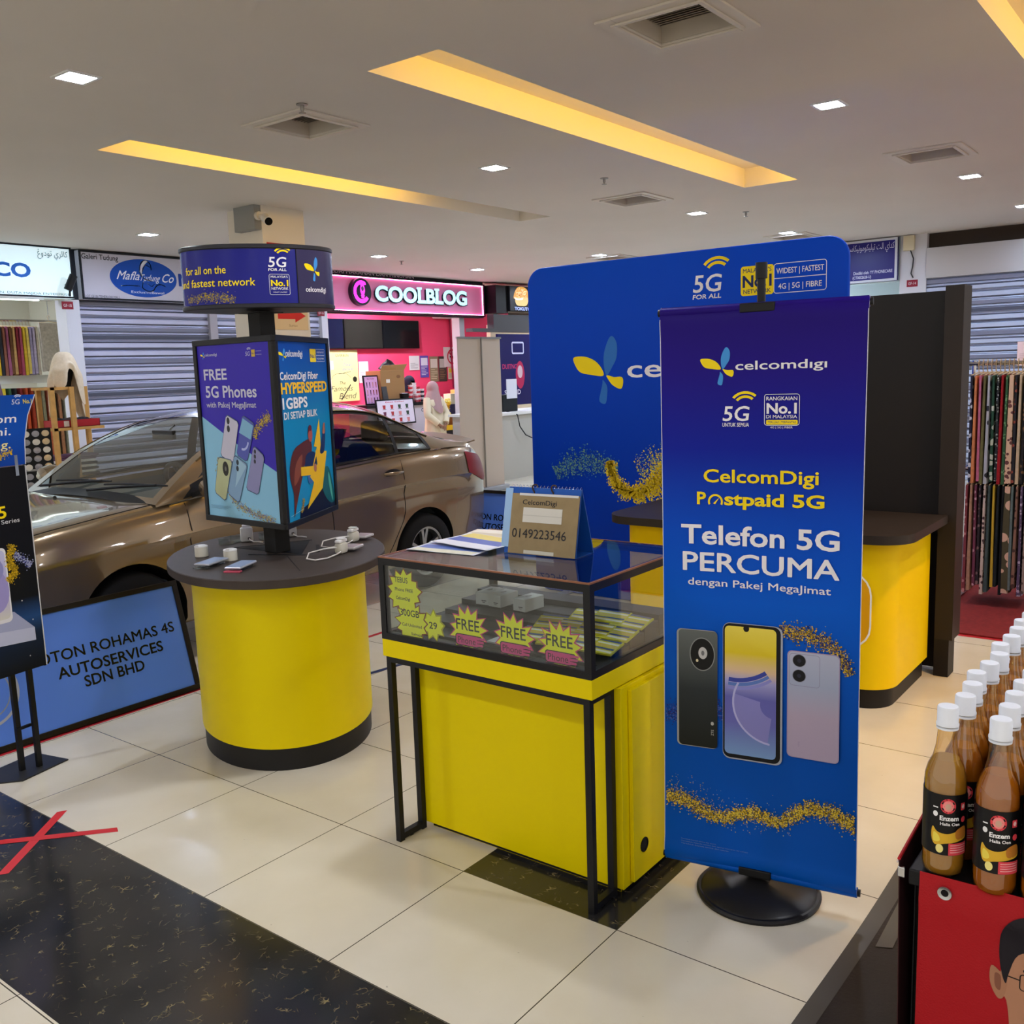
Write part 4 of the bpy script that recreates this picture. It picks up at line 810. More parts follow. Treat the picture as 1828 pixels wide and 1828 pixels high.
def red_sheet():
    t = thing('red_table_banner', 'red banner with an eyelet and printed portrait on the bottle table front', 'banner', (1.655, -.1, .05))
    def s(a, b, d=0.): return Vector((1.650 - d - .006 * sin(a * 7 + 1) * (1 - b) - .004 * math.exp(-((b - .93) / .03) ** 2), .402 - a * 1.0, .06 + b * .714 + .004 * sin(a * 5)))
    m = MB(); m.grid(30, 30, s); m.build('red_fabric', mat('a00a16', .5, bump=.1, bscale=300), t, solid=.001, smooth=60)
    c = s(.042, .962, .002); m = MB(); m.lathe([(.0062, 0), (.0115, -.0018), (.012, 0), (.0062, .001)], c=c, n=28, ax=0); m.build('eyelet', mat('b9bcbc', .25, metal=.9), t, smooth=40)
    m = MB(); m.lathe([(.0062, 0), (.0062, -.0003)], c=c, n=20, ax=0); m.build('eyelet_hole', mat('050505', .8), t)
    P = Print((0, 0, 0), (1, 0, 0), (0, 1, 0), fmap=lambda x, y, d: s((.402 - x), (y - .06) / .714, d) , off=.0014, rough=.5, fine=.02)
    f = lambda L: [(a, b) for a, b in L]
    P.poly(smooth_poly(f([(.27, .60), (.258, .585), (.252, .53), (.262, .50), (.235, .45), (.17, .44), (.13, .47), (.11, .56), (.115, .66), (.15, .71), (.22, .71), (.262, .66)])), 'a8785c')
    P.poly(smooth_poly(f([(.268, .632), (.283, .640), (.284, .61), (.272, .585), (.262, .59), (.258, .62)])), 'a07054'); P.poly(smooth_poly(f([(.268, .625), (.277, .628), (.276, .605), (.268, .60)])), '7d4f3c')
    P.poly(smooth_poly(f([(.267, .632), (.272, .67), (.268, .71), (.245, .738), (.20, .748), (.15, .742), (.115, .71), (.107, .66), (.12, .67), (.16, .69), (.21, .685), (.243, .672), (.256, .635), (.260, .615)])), '17121a')
    P.line(f([(.264, .630), (.24, .628)]), .0022, '1a1512'); P.rframe(.198, .610, .240, .640, .006, .0018, '1a1512'); P.rframe(.138, .610, .180, .640, .006, .0018, '1a1512'); P.line(f([(.18, .628), (.198, .628)]), .0018, '1a1512')
    for x in (.219, .159): P.ell(x, .625, .010, .0042, 'e6dcd2', 14); P.ell(x, .625, .004, .0042, '1d120c', 10); P.line([(x - .016, .646), (x, .651), (x + .016, .646)], .004, '1d1512')
    P.poly(smooth_poly(f([(.196, .60), (.192, .575), (.182, .575), (.186, .605)])), '8f6048'); P.poly(smooth_poly(f([(.212, .545), (.19, .552), (.168, .545), (.19, .536)])), '8a4a44')
    P.poly(f([(.27, .44), (.235, .45), (.19, .40), (.15, .45), (.10, .42), (.05, .36), (.05, .2), (.33, .2), (.33, .38)]), 'e6e4e2')
    P.build(t)
red_sheet()
def side_sheet():
    t = thing('side_banner', 'dark side banner with a red and white edge sticking out beside the bottle table', 'banner', (2.2, .44, .05))
    s = lambda a, b: Vector((1.67 + a * 1.3, .430 + .012 * b * (1 + sin(a * 6) * .4) + a * .035 * b, .02 + b * .755))
    m = MB(); m.grid(24, 8, s); m.build('sheet', mat('3a1a1c', .6), t, solid=.0015, smooth=60)
    m = MB(); m.tube([s(k / 24, 1.0) + Vector((0, .001, .001)) for k in range(25)], .003, 6); m.build('red_edge', mat('b01a22', .5), t); m = MB(); m.tube([s(k / 24, .992) + Vector((0, .0035, 0)) for k in range(25)], .002, 6); m.build('white_edge', mat('c9c4c0', .5), t)
    m = MB(); m.box(1.668, .432, .742, 1.675, .4445, .762); m.build('clip', CHROME, t, bevel=.002)
side_sheet()
AMB = glass_mat('bottle_plastic', 'f2e4c4', .15, .03)
def liquid_mat(h):
    return mat(h, .08, trans=.42, ior=1.33)
def bottle(x, y, label, tint, rz=0., proto={}):
    t = thing('drink_bottle', label, 'bottle', (x, y, .7655), rz, 'honey drink bottles on the black table')
    if 'b' not in proto:
        prof = [(.0, .004), (.026, .0), (.033, .006), (.0345, .02), (.0345, .165), (.0335, .18), (.029, .197), (.022, .212), (.0175, .232), (.0155, .255), (.0145, .272)]
        m = MB(); m.lathe(prof, n=32, caps=False); proto['b'] = m.mesh('bottle_body', AMB, smooth=50)
        m = MB(); m.lathe([(.0, .0055), (.025, .002), (.0318, .008), (.0332, .02), (.0332, .165), (.0322, .179), (.0278, .196), (.0212, .210)], n=32); proto['lq'] = m
        m = MB(); m.lathe([(.0185, .269), (.0185, .272), (.0172, .274), (.0172, .300), (.016, .3025), (.0, .303)], n=40); m.lathe([(.0155, .262), (.018, .263), (.018, .266), (.0155, .267)], n=30); proto['c'] = m.mesh('cap', mat('dfe3ea', .4), smooth=40)
        fm = lambda u, v, d: Vector((-(.0350 + d) * cos(u / .035), -(.0350 + d) * sin(u / .035) * -1 * -1, v)) if False else Vector((-(.0348 + d) * cos(u / .035), (.0348 + d) * -sin(u / .035), v))
        P = Print((0, 0, 0), (1, 0, 0), (0, 1, 0), fmap=fm, off=.0003, rough=.35, fine=.006)
        N = 28; P.raw([(-.085 + .17 * k / N, y_) for k in range(N + 1) for y_ in (.048, .158)], [(2 * k, 2 * k + 2, 2 * k + 3, 2 * k + 1) for k in range(N)], '0c0b0d')
        P.ell(-.006, .138, .0125, .0135, 'd9404a', 22); P.ell(-.006, .138, .0088, .0098, 'e98a86', 18); P.ell(-.006, .137, .005, .006, 'c9a08a', 12); P.rrect(.016, .130, .026, .143, .001, 'd9404a'); P.ell(.021, .1365, .003, .004, 'f0d8d4', 10); P.ell(.022, .113, .005, .0055, 'd9404a', 14)
        P.text('Enzem', -.019, .112, .0085, 'f0eeee', w=.031, bold=.03); P.text('Halia Oen', -.018, .103, .0055, 'f0eeee', w=.032, bold=.02); P.ell(-.026, .122, .004, .005, 'e6e6e6', 12); P.line([(-.030, .134), (-.022, .134)], .0022, 'e6e6e6')
        P.poly(smooth_poly([(-.030, .098), (-.022, .090), (-.006, .088), (.012, .094), (.026, .100), (.030, .080), (.012, .074), (-.010, .070), (-.026, .066), (-.032, .080)]), 'd2a62a'); P.poly(smooth_poly([(.008, .094), (.026, .100), (.029, .082), (.010, .078)]), 'b5722a'); P.poly(smooth_poly([(-.028, .088), (-.02, .084), (-.018, .074), (-.028, .072)]), 'e3cf52'); P.ell(-.018, .060, .006, .008, 'e6d884', 14)
        P.rrect(-.004, .049, .031, .071, .001, 'd8434e'); [P.line([(-.001, .067 - q * .0042), (.028, .067 - q * .0042)], .001, 'f2c8c6') for q in range(4)]
        P.rect(.044, .055, .060, .150, '8f8f96'); [P.line([(.046, .146 - q * .012), (.058, .146 - q * .012)], .002, '2a2a30') for q in range(8)]
        proto['P'] = P
    link('bottle_body', proto['b'], t, False)
    if tint not in proto:
        proto[tint] = proto['lq'].mesh('liquid', liquid_mat(tint), smooth=50)
    link('liquid', proto[tint], t, False); link('cap', proto['c'], t, False)
    if 'lab' not in proto:
        mb, ms = MB(), []
        for tn, (b, q) in proto['P'].T.items():
            for v_ in (0,): 
                k = len(mb.v); mb.v += [(x_, y_, z_ - .003) for x_, y_, z_ in b.v]
                for f, mi in zip(b.f, b.m):
                    mm = q[mi]
                    if mm not in ms: ms.append(mm)
                    mb.f.append(tuple(k + i for i in f)); mb.m.append(ms.index(mm))
        me = bpy.data.meshes.new('label'); me.from_pydata(mb.v, [], mb.f); [me.materials.append(q) for q in ms]; me.polygons.foreach_set('material_index', mb.m); proto['lab'] = me
    link('label', proto['lab'], t, False)
    return t
ORD = ['first', 'second', 'third', 'fourth', 'fifth', 'sixth', 'seventh', 'eighth', 'ninth', 'tenth', 'eleventh', 'twelfth']
rb = random.Random(4)
for k in range(12): bottle(1.692 + .0728 * k, .367 + (.008 if k % 3 == 0 else 0) - (.004 if k % 4 == 1 else 0), 'amber drink bottle, %s from the front in the row at the table edge' % ORD[k], 'd2a84a' if k == 0 else 'cf8420', .62 + rb.uniform(-.12, .12))
for k in range(9): bottle(1.675 + .0735 * k, .291 + rb.uniform(-.003, .003), 'amber drink bottle, %s from the front in the inner row' % ORD[k], 'cf8420', .50 + rb.uniform(-.1, .1))
for k in range(6): bottle(1.675 + .0735 * k, .215, 'amber drink bottle, %s from the front in the row cut off by the photo edge' % ORD[k], 'cf8420', .45)
def floor_tape(p, q, w, name, hexc, label, z=.0006):
    p, q = Vector((*p, z)), Vector((*q, z)); d = (q - p).normalized(); n = Vector((-d.y, d.x, 0)) * w / 2
    m = MB(); m.prism([p - n, q - n + d * .012, q + n, p + n - d * .01], (0, 0, .0003)); m.solo(name, mat(hexc, .5), label, 'tape')
floor_tape((1.335, 3.31), (1.695, 3.607), .035, 'cross_tape', 'c82c30', 'red floor tape, the longer arm of the cross reaching toward the viewer')
floor_tape((1.30, 3.68), (1.735, 3.28), .035, 'cross_tape', 'c42a2e', 'red floor tape, the arm of the cross that runs onto the cream tiles', .0010)
floor_tape((.9, 4.41), (3.0, 4.43), .03, 'boundary_tape', 'b0222c', 'red floor tape line under the blue car dealer board')
floor_tape((3.0, 4.41), (5.2, 4.345), .03, 'boundary_tape', 'b0222c', 'red floor tape line continuing behind the oval counter')
floor_tape((3.35, 3.86), (4.6, 3.66), .035, 'dark_blue_tape', '1b2a52', 'dark blue floor tape strip between the oval counter and the glass counter')

# ================================================================ CAR DEALER BOARDS AND POSTER STAND
def dealer_board(x0, x1, y, tilt, label, at=None, dirv=(1, 0, 0)):
    u = Vector(dirv); W = x1 - x0; o = Vector((*(at or (x0, y)), .004)); t = thing('dealer_board', label, 'sign board', (o.x + u.x * W / 2, o.y + u.y * W / 2, 0))
    b = Vector((0, 0, 1)).cross(u); v = b * sin(tilt) + Vector((0, 0, cos(tilt))); n = u.cross(v); H = .605
    m = MB(); e = .028
    for a in ((0, 0, W, e), (0, H - e, W, H), (0, e, e, H - e), (W - e, e, W, H - e)): m.obox(o + u * a[0] + v * a[1] - n * .018, u * (a[2] - a[0]), v * (a[3] - a[1]), n * .03)
    m.build('frame', mat('1a1410', .35), t, bevel=.002)
    m = MB(); m.obox(o + u * e * .5 + v * e * .5 - n * .008, u * (W - e), v * (H - e), n * .010); m.build('panel', mat('5a86e6', .14), t)
    P = Print(o, u, v, off=.0026, rough=.2); c = '0d0c10'
    P.text('PROTON ROHAMAS 4S', W - .073, .338, .056, c, w=.82, al='r', bold=.014); P.text('AUTOSERVICES', W - .160, .253, .056, c, w=.57, al='r', bold=.018); P.text('SDN BHD', W - .285, .182, .056, c, w=.325, al='r', bold=.018)
    cx = W - 1.08; P.arc(cx, .28, .150, .163, 0, 360, 'a9adbb', 40, 'logo'); P.arc(cx, .28, .118, .124, 0, 360, '8f97ad', 40, 'logo'); P.poly(smooth_poly([(cx - .09, .22), (cx - .05, .33), (cx + .02, .36), (cx + .09, .33), (cx + .03, .31), (cx - .01, .22)]), 'b9bcc8', 'logo')
    P.build(t)
dealer_board(1.25, 2.90, 4.435, .26, 'framed blue car dealer board leaning in front of the bronze car bonnet')
dealer_board(0, 1.65, 0, .2, 'framed blue car dealer board standing behind the tail of the car', at=(6.50, 6.40), dirv=(0, -1, 0))
def poster_stand():
    D = d2(10); u = D; v = Vector((0, 0, 1)); n = u.cross(v); W = .62; o = Vector((1.893, 4.02, .48)) - u * W; H = .86
    t = thing('poster_stand', 'black poster stand with a phone poster and a blue top card', 'poster stand', (1.6, 3.99, 0))
    m = MB(); pc = Vector((1.76, 4.20, 0)); 
    m.prism([(1.748, 4.035, 0), (1.978, 4.092, 0), (1.93, 4.30, 0), (1.55, 4.21, 0), (1.60, 4.0, 0)][:4], (0, 0, .006)); m.build('base_plate', mat('2b2a2a', .4), t)
    for q in (Vector((1.855, 4.115, .006)), Vector((1.790, 4.135, .006))):
        m = MB(); m.obox(q, D * .022, n * -.016, v * .55); m.build('leg', BLACK, t)
    m = MB(); m.obox(Vector((1.79, 4.128, .19)), D * .07, n * -.01, v * .012); m.build('cross_bar', BLACK, t)
    m = MB(); m.obox(o - n * .02, u * W, v * H, n * .02); pan = m.build('poster_board', ramp_mat('night_poster', [(0, '12151c'), (.18, '17263f'), (.26, '24487c'), (.36, '12151d'), (1, '141318')], 2, .48, 1.34, .35), t)
    m = MB(); m.obox(o + u * W - n * .022, u * .004, v * H, n * .024); m.build('white_edge', mat('cfcfd2', .5), t)
    P = Print(o, u, v, off=.001, rough=.35)
    P.text('S25', .515, .655, .05, YEL, w=.12, al='r', bold=.02); P.text('with Galaxy S25 Series', .57, .540 + .09, .018, 'd6d6da', w=.32, al='r', bold=.004)
    P.poly([(.0, .30), (.50, .262), (.585, .175), (.585, .12), (0, .165)], '9fa5c9'); P.poly([(0, .165), (.585, .12), (.585, .175), (0, .23)], 'b9bedb'); P.rrect(.30, .225, .492, .535, .02, 'e0dfe6'); P.rrect(.308, .24, .485, .525, .018, ramp_mat('poster_phone', [(0, 'd9d8c8'), (.4, 'b3a9d9'), (1, 'c3c6e6')], 2, .70, 1.02, .3)); P.ell(.43, .36, .06, .09, '9d94d0', 22); P.ell(.43, .45, .045, .05, '8f8fc8', 20)
    P.specks([(.525, .54), (.50, .47), (.53, .43), (.49, .39)], .018, 700, ('caa11a', 'dcb41c', '8e7514'), .0035, 61); P.specks([(.53, .50), (.60, .44)], .018, 260, ('3f4a9c', '7f86b8', 'b0b4d0'), .003, 62, clip=(0, 0, .615, .86))
    for a, b in ((.54, .30), (.46, .60), (.55, .06), (.58, .21)): P.ell(a, b, .003, .003, 'c9c9d0', 8)
    P.build(pan)
    tp = Vector(o) + v * (H + .004) + n * .004
    pts = [(0, 0), (.622, 0), (.630, .10), (.655, .20), (.698, .285), (0, .292)]
    m = MB(); m.prism([tp + u * a + v * b for a, b in pts], n * -.004); cardo = m.build('top_card', ramp_mat('top_card_print', [(0, '0f3f9a'), (.5, '1250b4'), (1, '0f4aa8')], 2, 1.34, 1.64, .35), t)
    m = MB(); q = [tp + u * a + v * b + n * .001 for a, b in pts[1:5]]; m.tube(q, .002, 5); m.build('card_edge', mat('d0d4dc', .5), t)
    P = Print(tp, u, v, off=.001, rough=.35); P.text('Celcom', .600, .175, .036, WHITE, w=.24, al='r', bold=.006, shear=.18); P.text('di sini.', .570, .125, .034, WHITE, w=.2, al='r', bold=.006, shear=.18); P.text('sekarang.', .562, .072, .034, 'f0e6a0', w=.26, al='r', bold=.006, shear=.18)
    fiveg(P, .588, .248, .04, None, 'cfd6ea', 'cfd6ea'); P.text('No.1', .640, .250, .018, 'd6c25a', w=.04, bold=.03); P.specks([(.44, .01), (.52, .045), (.60, .06)], .014, 300, ('caa11a', 'dcb41c'), .003, 63, clip=(0, 0, .57, .29)); P.build(cardo)
    for a in (.575,):
        m = MB(); m.obox(o + u * a + v * (H - .04) + n * .003, u * .014, v * .085, n * .001); m.build('clear_tape', mat('8f98a8', .2), t)
poster_stand()
# ================================================================ CAR
def interp(tab, s):
    xs_ = [a for a, _ in tab]
    if s <= xs_[0]: return tab[0][1]
    if s >= xs_[-1]: return tab[-1][1]
    i = max(k for k in range(len(xs_)) if xs_[k] <= s); i = min(i, len(tab) - 2)
    p = [tab[max(i - 1, 0)], tab[i], tab[i + 1], tab[min(i + 2, len(tab) - 1)]]; h = p[2][0] - p[1][0]; t = (s - p[1][0]) / h
    m1 = (p[2][1] - p[0][1]) / (p[2][0] - p[0][0]) * h; m2 = (p[3][1] - p[1][1]) / (p[3][0] - p[1][0]) * h
    d = p[2][1] - p[1][1]
    if d == 0 or m1 * d < 0: m1 = 0
    if d == 0 or m2 * d < 0: m2 = 0
    return (2 * t ** 3 - 3 * t ** 2 + 1) * p[1][1] + (t ** 3 - 2 * t ** 2 + t) * m1 + (-2 * t ** 3 + 3 * t ** 2) * p[2][1] + (t ** 3 - t ** 2) * m2
TW = [(0, .52), (.06, .64), (.2, .745), (.45, .81), (.9, .84), (1.3, .845), (3.3, .845), (3.7, .84), (4.0, .805), (4.2, .735), (4.29, .68), (4.33, .60)]
TS = [(0, .60), (.1, .70), (.35, .83), (.7, .885), (1.1, .928), (1.6, .968), (2.5, 1.01), (3.2, 1.055), (3.7, 1.06), (4.1, 1.02), (4.33, .90)]
TD = [(0, .62), (.1, .73), (.35, .865), (.7, .925), (1.1, .962), (1.25, .97), (3.6, 1.05), (3.85, 1.10), (4.05, 1.115), (4.22, 1.12), (4.27, 1.06), (4.33, .94)]
T0 = [(0, .27), (.2, .21), (.6, .19), (3.8, .20), (4.1, .24), (4.33, .34)]
ZC = [(1.12, .962), (1.3, 1.085), (1.5, 1.215), (1.75, 1.345), (1.95, 1.425), (2.2, 1.475), (2.6, 1.497), (3.0, 1.482), (3.3, 1.435), (3.55, 1.345), (3.8, 1.225), (4.0, 1.135), (4.06, 1.118)]
ZR = [(1.12, .950), (1.3, 1.078), (1.5, 1.205), (1.75, 1.315), (1.95, 1.375), (2.2, 1.412), (2.6, 1.425), (3.0, 1.388), (3.3, 1.295), (3.55, 1.185), (3.8, 1.11), (4.0, 1.085), (4.06, 1.08)]
HR = [(1.12, .785), (1.5, .725), (1.95, .668), (2.6, .655), (3.0, .650), (3.3, .648), (3.55, .66), (3.8, .69), (4.06, .70)]
HB = [(1.12, .79), (1.6, .80), (3.3, .80), (3.7, .785), (4.06, .72)]
ZB = [(1.12, .935), (1.6, .985), (2.5, 1.015), (3.2, 1.055), (3.7, 1.07), (4.06, 1.05)]
def car():
    t = thing('saloon_car', 'bronze-brown saloon car parked behind the oval phone counter', 'car', (1.98, 5.825, 0))
    PNT = mat('7f6c52', .25, metal=.55, coat=1., spec=.6); TRIM = mat('101010', .45); INT = mat('353433', .7)
    def half(s):
        w, zs, zd, z0 = interp(TW, s), interp(TS, s), interp(TD, s), interp(T0, s)
        f = lambda k: z0 + (zs - z0) * k
        crease = .026 * max(0, min(1, (s - .8) / .4)) * max(0, min(1, (4.2 - s) / .3))
        p = [(0, z0), (w * .80, z0), (w * .935, z0 + .02), (w * .965, z0 + .055), (w * .962, f(.16)), (w * .975, f(.22)), (w * .992, f(.40)), (w * .985, f(.60)), (w * .985 - crease * .4, f(.70)), (w + crease * .2, f(.755)), (w * .992, f(.80)), (w * .975, f(.88)), (w * .955, f(.95)), (w * .925, zs)]
        if 1.2 < s < 3.62: p += [(w * .90, zs + .004), (w * .875, zs - .03), (w * .86, .55), (w * .8, .40), (0, .38)]
        else:
            e = zd - zs; p += [(w * .885, zs + e * .25 + .006), (w * .80, zs + e * .52 + .006), (w * .66, zs + e * .76), (w * .36, zs + e * .95), (0, zd)]
        return p
    st = sorted(set([round(.045 * k, 4) for k in range(97) if .045 * k < 4.33] + [0, .02, 1.19, 1.205, 3.61, 3.63, 4.24, 4.29, 4.33]))
    rings = []
    for s in st:
        h = half(s); rings.append([(s, -y, z) for y, z in h] + [(s, y, z) for y, z in reversed(h[1:-1])])
    m = MB(); m.rings(rings); nh = len(half(1.5)); n = len(rings[0])
    me = m.mesh('body', [PNT, INT]); body = bpy.data.objects.new('tmp', me); COL.objects.link(body)
    for f in me.polygons:
        c = f.center
        if 1.21 < c.x < 3.62 and (abs(c.y) < .742 and c.z > .36): f.material_index = 1
    for s0 in (.92, 3.385):
        cm = MB(); cm.lathe([(.335, -1.1), (.335, -.58)], c=(s0, 0, .30), n=48, ax=1); cm.lathe([(.335, .58), (.335, 1.1)], c=(s0, 0, .30), n=48, ax=1)
        ce = cm.mesh('cut', mat('070707', .9)); co = bpy.data.objects.new('cut', ce); COL.objects.link(co)
        md = body.modifiers.new('b', 'BOOLEAN'); md.operation = 'DIFFERENCE'; md.object = co; md.solver = 'EXACT'; md.material_mode = 'TRANSFER'
    bpy.context.view_layer.update(); me2 = evaluated(body, 'body')
    for o in [o for o in COL.objects if o.name.startswith('cut')]: bpy.data.objects.remove(o)
    me2.polygons.foreach_set('use_smooth', [True] * len(me2.polygons)); me2.set_sharp_from_angle(angle=radians(42)); link('body', me2, t, False)
    # cabin shell: side v 0..1 (sill to rail), top 1..2 (rail to centre)
    def cab(s, q, side, d=0.):
        zc, zr, hr, hb, zb = interp(ZC, s), interp(ZR, s), interp(HR, s), interp(HB, s), interp(ZB, s)
        zr = max(zr, zb + .005)
        if q <= 1: y = hb + (hr - hb) * q + .022 * sin(pi * q) * min(1, (zr - zb) / .3); z = zb + (zr - zb) * q; nx = Vector((0, side * .85, .4))
        else:
            k = q - 1; a = k * pi / 2; y = hr * (1 - k) if k > .25 else hr * (1 - k); z = zr + (zc - zr) * sin(a) ** .9; nx = Vector((0, side * .2, .95))
        return Vector((s, side * y, z)) + nx * d
    ss = sorted(set([round(1.12 + .03 * k, 3) for k in range(99) if 1.12 + .03 * k < 4.06] + [4.06, 1.16, 1.25, 1.92, 1.50, 2.40, 2.48, 3.12, 3.155, 3.475, 3.33, 3.92, 1.97, 3.28]))
    qs = [0, .05, .10, .3, .5, .7, .86, .92, 1, 1.05, 1.10, 1.25, 1.45, 1.7, 2.0]
    def cls(s, q):
        if q < 1:
            if .10 < q < .92 - max(0, (1.65 - s)) * .4:
                if 1.50 < s < 2.40: return 'fw'
                if 2.48 < s < 3.12: return 'rw'
                if 3.155 < s < 3.475: return 'qw'
            if 1.35 < s < 3.52 and .05 < q < .98 and not (s < 1.5 and q > .5): return 'trim'
            return 'paint'
        if 1.16 < s < 1.92 and q > 1.08: return 'ws'
        if 3.33 < s < 3.92 and q > 1.10: return 'bw'
        return 'paint'
    G = {}
    for side in (-1, 1):
        for i in range(len(ss) - 1):
            for j in range(len(qs) - 1):
                c = cls((ss[i] + ss[i + 1]) / 2, (qs[j] + qs[j + 1]) / 2); key = c if c in ('paint', 'ws', 'bw') else c + str(side)
                d = -.004 if c in ('fw', 'rw', 'qw', 'ws', 'bw') else 0
                G.setdefault(key, MB()).add([cab(ss[i + a], qs[j + b], side, d) for a, b in ((0, 0), (1, 0), (1, 1), (0, 1))], [(0, 1, 2, 3)])
    G['paint'].build('roof_and_pillars', PNT, t, world=False, weld=True, smooth=50)
    WG = glass_mat('car_glass', 'eef4f0', .15); WT = glass_mat('car_side_glass', 'b2b7b1', .07)
    G['ws'].build('windscreen', WG, t, world=False, weld=True, smooth=60); G['bw'].build('rear_window', WT, t, world=False, weld=True, smooth=60)
    for sd in (-1, 1):
        for k in ('fw', 'rw', 'qw'): G[k + str(sd)].build('side_window', WT, t, world=False, weld=True, smooth=60)
        G['trim' + str(sd)].build('window_surround', TRIM, t, world=False, weld=True, smooth=60)
        # bright line over the windows and along the belt
    for sd in (-1, 1):
        m = MB(); m.tube([cab(1.45 + .05 * k, .985, sd, .006) for k in range(44)], .006, 6); m.build('roof_rail_trim', mat('6e5f45', .25, metal=.8), t, world=False, smooth=60)
        m = MB(); m.tube([cab(1.5 + .05 * k, .055, sd, .004) for k in range(41)], .007, 6); m.build('belt_trim', mat('35302a', .25, metal=.7), t, world=False, smooth=60)
    def side(s, z, sd, d=0.):
        h = half(s); 
        for (y0, z0), (y1, z1) in zip(h[2:14], h[3:15]):
            if min(z0, z1) <= z <= max(z0, z1) and abs(z1 - z0) > 1e-6: return Vector((s, sd * (y0 + (y1 - y0) * (z - z0) / (z1 - z0) + d), z))
        return Vector((s, sd * (h[13][0] + d), z))
    for sd in (-1, 1):          # door gaps
        for pts in ([(1.33 - .03 * k / 9 if k < 5 else 1.31, .28 + .66 * k / 12) for k in range(13)], [(2.44, .26 + .73 * k / 12) for k in range(13)], [(3.16 - max(0, .62 - (.26 + .76 * k / 12)) * .62, .26 + .76 * k / 12) for k in range(13)], [(1.30 + .05 * k, .275) for k in range(34)]):
            m = MB(); m.tube([side(a, b, sd, .0) for a, b in pts], .0035, 5); m.build('door_gap', mat('050505', .8), t, world=False)
        for s0 in (2.18, 3.05):
            a = side(s0, .93, sd, .0); m = MB(); m.lathe([(.0, .006), (.075, .004), (.085, 0)], c=(0, 0, 0), n=24)
            m.v = [(a.x + x, a.y + sd * z * .6, a.z + y * .42) for x, y, z in m.v]; m.build('handle_cup', mat('2a241e', .4, metal=.5), t, world=False, smooth=60)
            m = MB(); m.tube([Vector((a.x - .10 + .2 * k / 10, a.y + sd * (.010 + .022 * sin(pi * k / 10)), a.z + .004)) for k in range(11)], [.009 + .004 * sin(pi * k / 10) for k in range(11)], 8); m.build('door_handle', PNT, t, world=False, smooth=60)
        # mirrors
        m = MB(); c = Vector((1.40, sd * .98, 1.03)); m.lathe([(.0, -.075), (.045, -.06), (.062, -.01), (.058, .035), (.0, .036)], c=(0, 0, 0), n=20, ax=0); m.v = [(c.x + x, c.y + y * 1.7, c.z + z * 1.15) for x, y, z in m.v]; m.build('door_mirror', [PNT], t, world=False, smooth=50)
        m = MB(); m.prism([(1.36, sd * .80, .965), (1.45, sd * .80, .965), (1.44, sd * .92, 1.0), (1.38, sd * .92, 1.0)], (0, 0, .03)); m.build('mirror_arm', TRIM, t, world=False)
        m = MB(); m.prism([cab(1.30, .06, sd, .003), cab(1.52, .06, sd, .003), cab(1.52, .75, sd, .003)], (0, sd * .004, 0)); m.build('mirror_triangle', TRIM, t, world=False)
        # lamps
        m = MB(); 
        def lp(a, b, d): 
            s = 3.93 + .33 * a; z = 1.02 - .06 * a - (.17 + .05 * a) * (1 - b) if b < 1 else 1.02 - .05 * a
            p = side(min(s, 4.27), min(z, interp(TS, s) - .01), sd, d); return p
        m.grid(10, 6, lambda a, b: lp(a, b * .999 + (0 if b < 1 else 0), .007)); m.build('tail_lamp', mat('70030c', .35, spec=.2), t, world=False, smooth=60)
        m = MB(); m.grid(8, 5, lambda a, b: side(.03 + .24 * a, .58 + .13 * b + .10 * a, sd, .006)); m.build('head_lamp', mat('c9cdd2', .08, metal=.5, coat=1.), t, world=False, smooth=60)
        # wheels
        for s0 in (.92, 3.385):
            c = (s0, sd * .74, .292); 
            m = MB(); m.lathe([(.19, -.095), (.27, -.098), (.287, -.08), (.292, -.05), (.292, .05), (.287, .08), (.27, .098), (.20, .095), (.188, .07), (.188, -.07), (.19, -.095)], c=c, n=48, ax=1, caps=False); w = m.build('tyre', mat('0e0e0f', .75), t, world=False, smooth=50)
            m = MB(); y = c[1] + sd * .072
            m.lathe([(.196, -.01), (.192, .012), (.172, .008), (.166, -.06), (.166, -.065)], c=(0, 0, 0), n=48, ax=1, caps=False); m.v = [(s0 + x, y + sd * yy, c[2] + z) for x, yy, z in m.v]
            for k in range(5):
                for f in (-1, 1):
                    a = 2 * pi * k / 5 + .3 + f * .16; b = 2 * pi * k / 5 + .3 + f * .04
                    p = Vector((s0 + .172 * cos(a), y - sd * .004, c[2] + .172 * sin(a))); q = Vector((s0 + .035 * cos(b), y - sd * .012, c[2] + .035 * sin(b))); r_ = Vector((-sin(a), 0, cos(a))) * .013
                    m.add([p - r_, p + r_, q + r_ * .9, q - r_ * .9] + [z - Vector((0, sd * .03, 0)) for z in (p - r_, p + r_, q + r_ * .9, q - r_ * .9)], [(0, 1, 2, 3), (4, 5, 6, 7), (0, 3, 7, 4), (1, 5, 6, 2), (0, 4, 5, 1)])
            m.build('alloy_rim', mat('9a9da2', .28, metal=.85), w, world=False, smooth=35)
            m = MB(); m.lathe([(.045, 0), (.04, .012), (.0, .015)], c=(0, 0, 0), n=20, ax=1); m.v = [(s0 + x, y - sd * .012 + sd * yy, c[2] + z) for x, yy, z in m.v]; m.build('hub_cap', mat('86898e', .3, metal=.8), w, world=False, smooth=40)
            m = MB(); m.lathe([(.165, 0), (.165, .01)], c=(s0, c[1] - .02, c[2]), n=32, ax=1); m.build('brake_disc', mat('141414', .6), w, world=False)
    # bonnet gap, wipers, washer, cowl, spoiler lip
    m = MB()
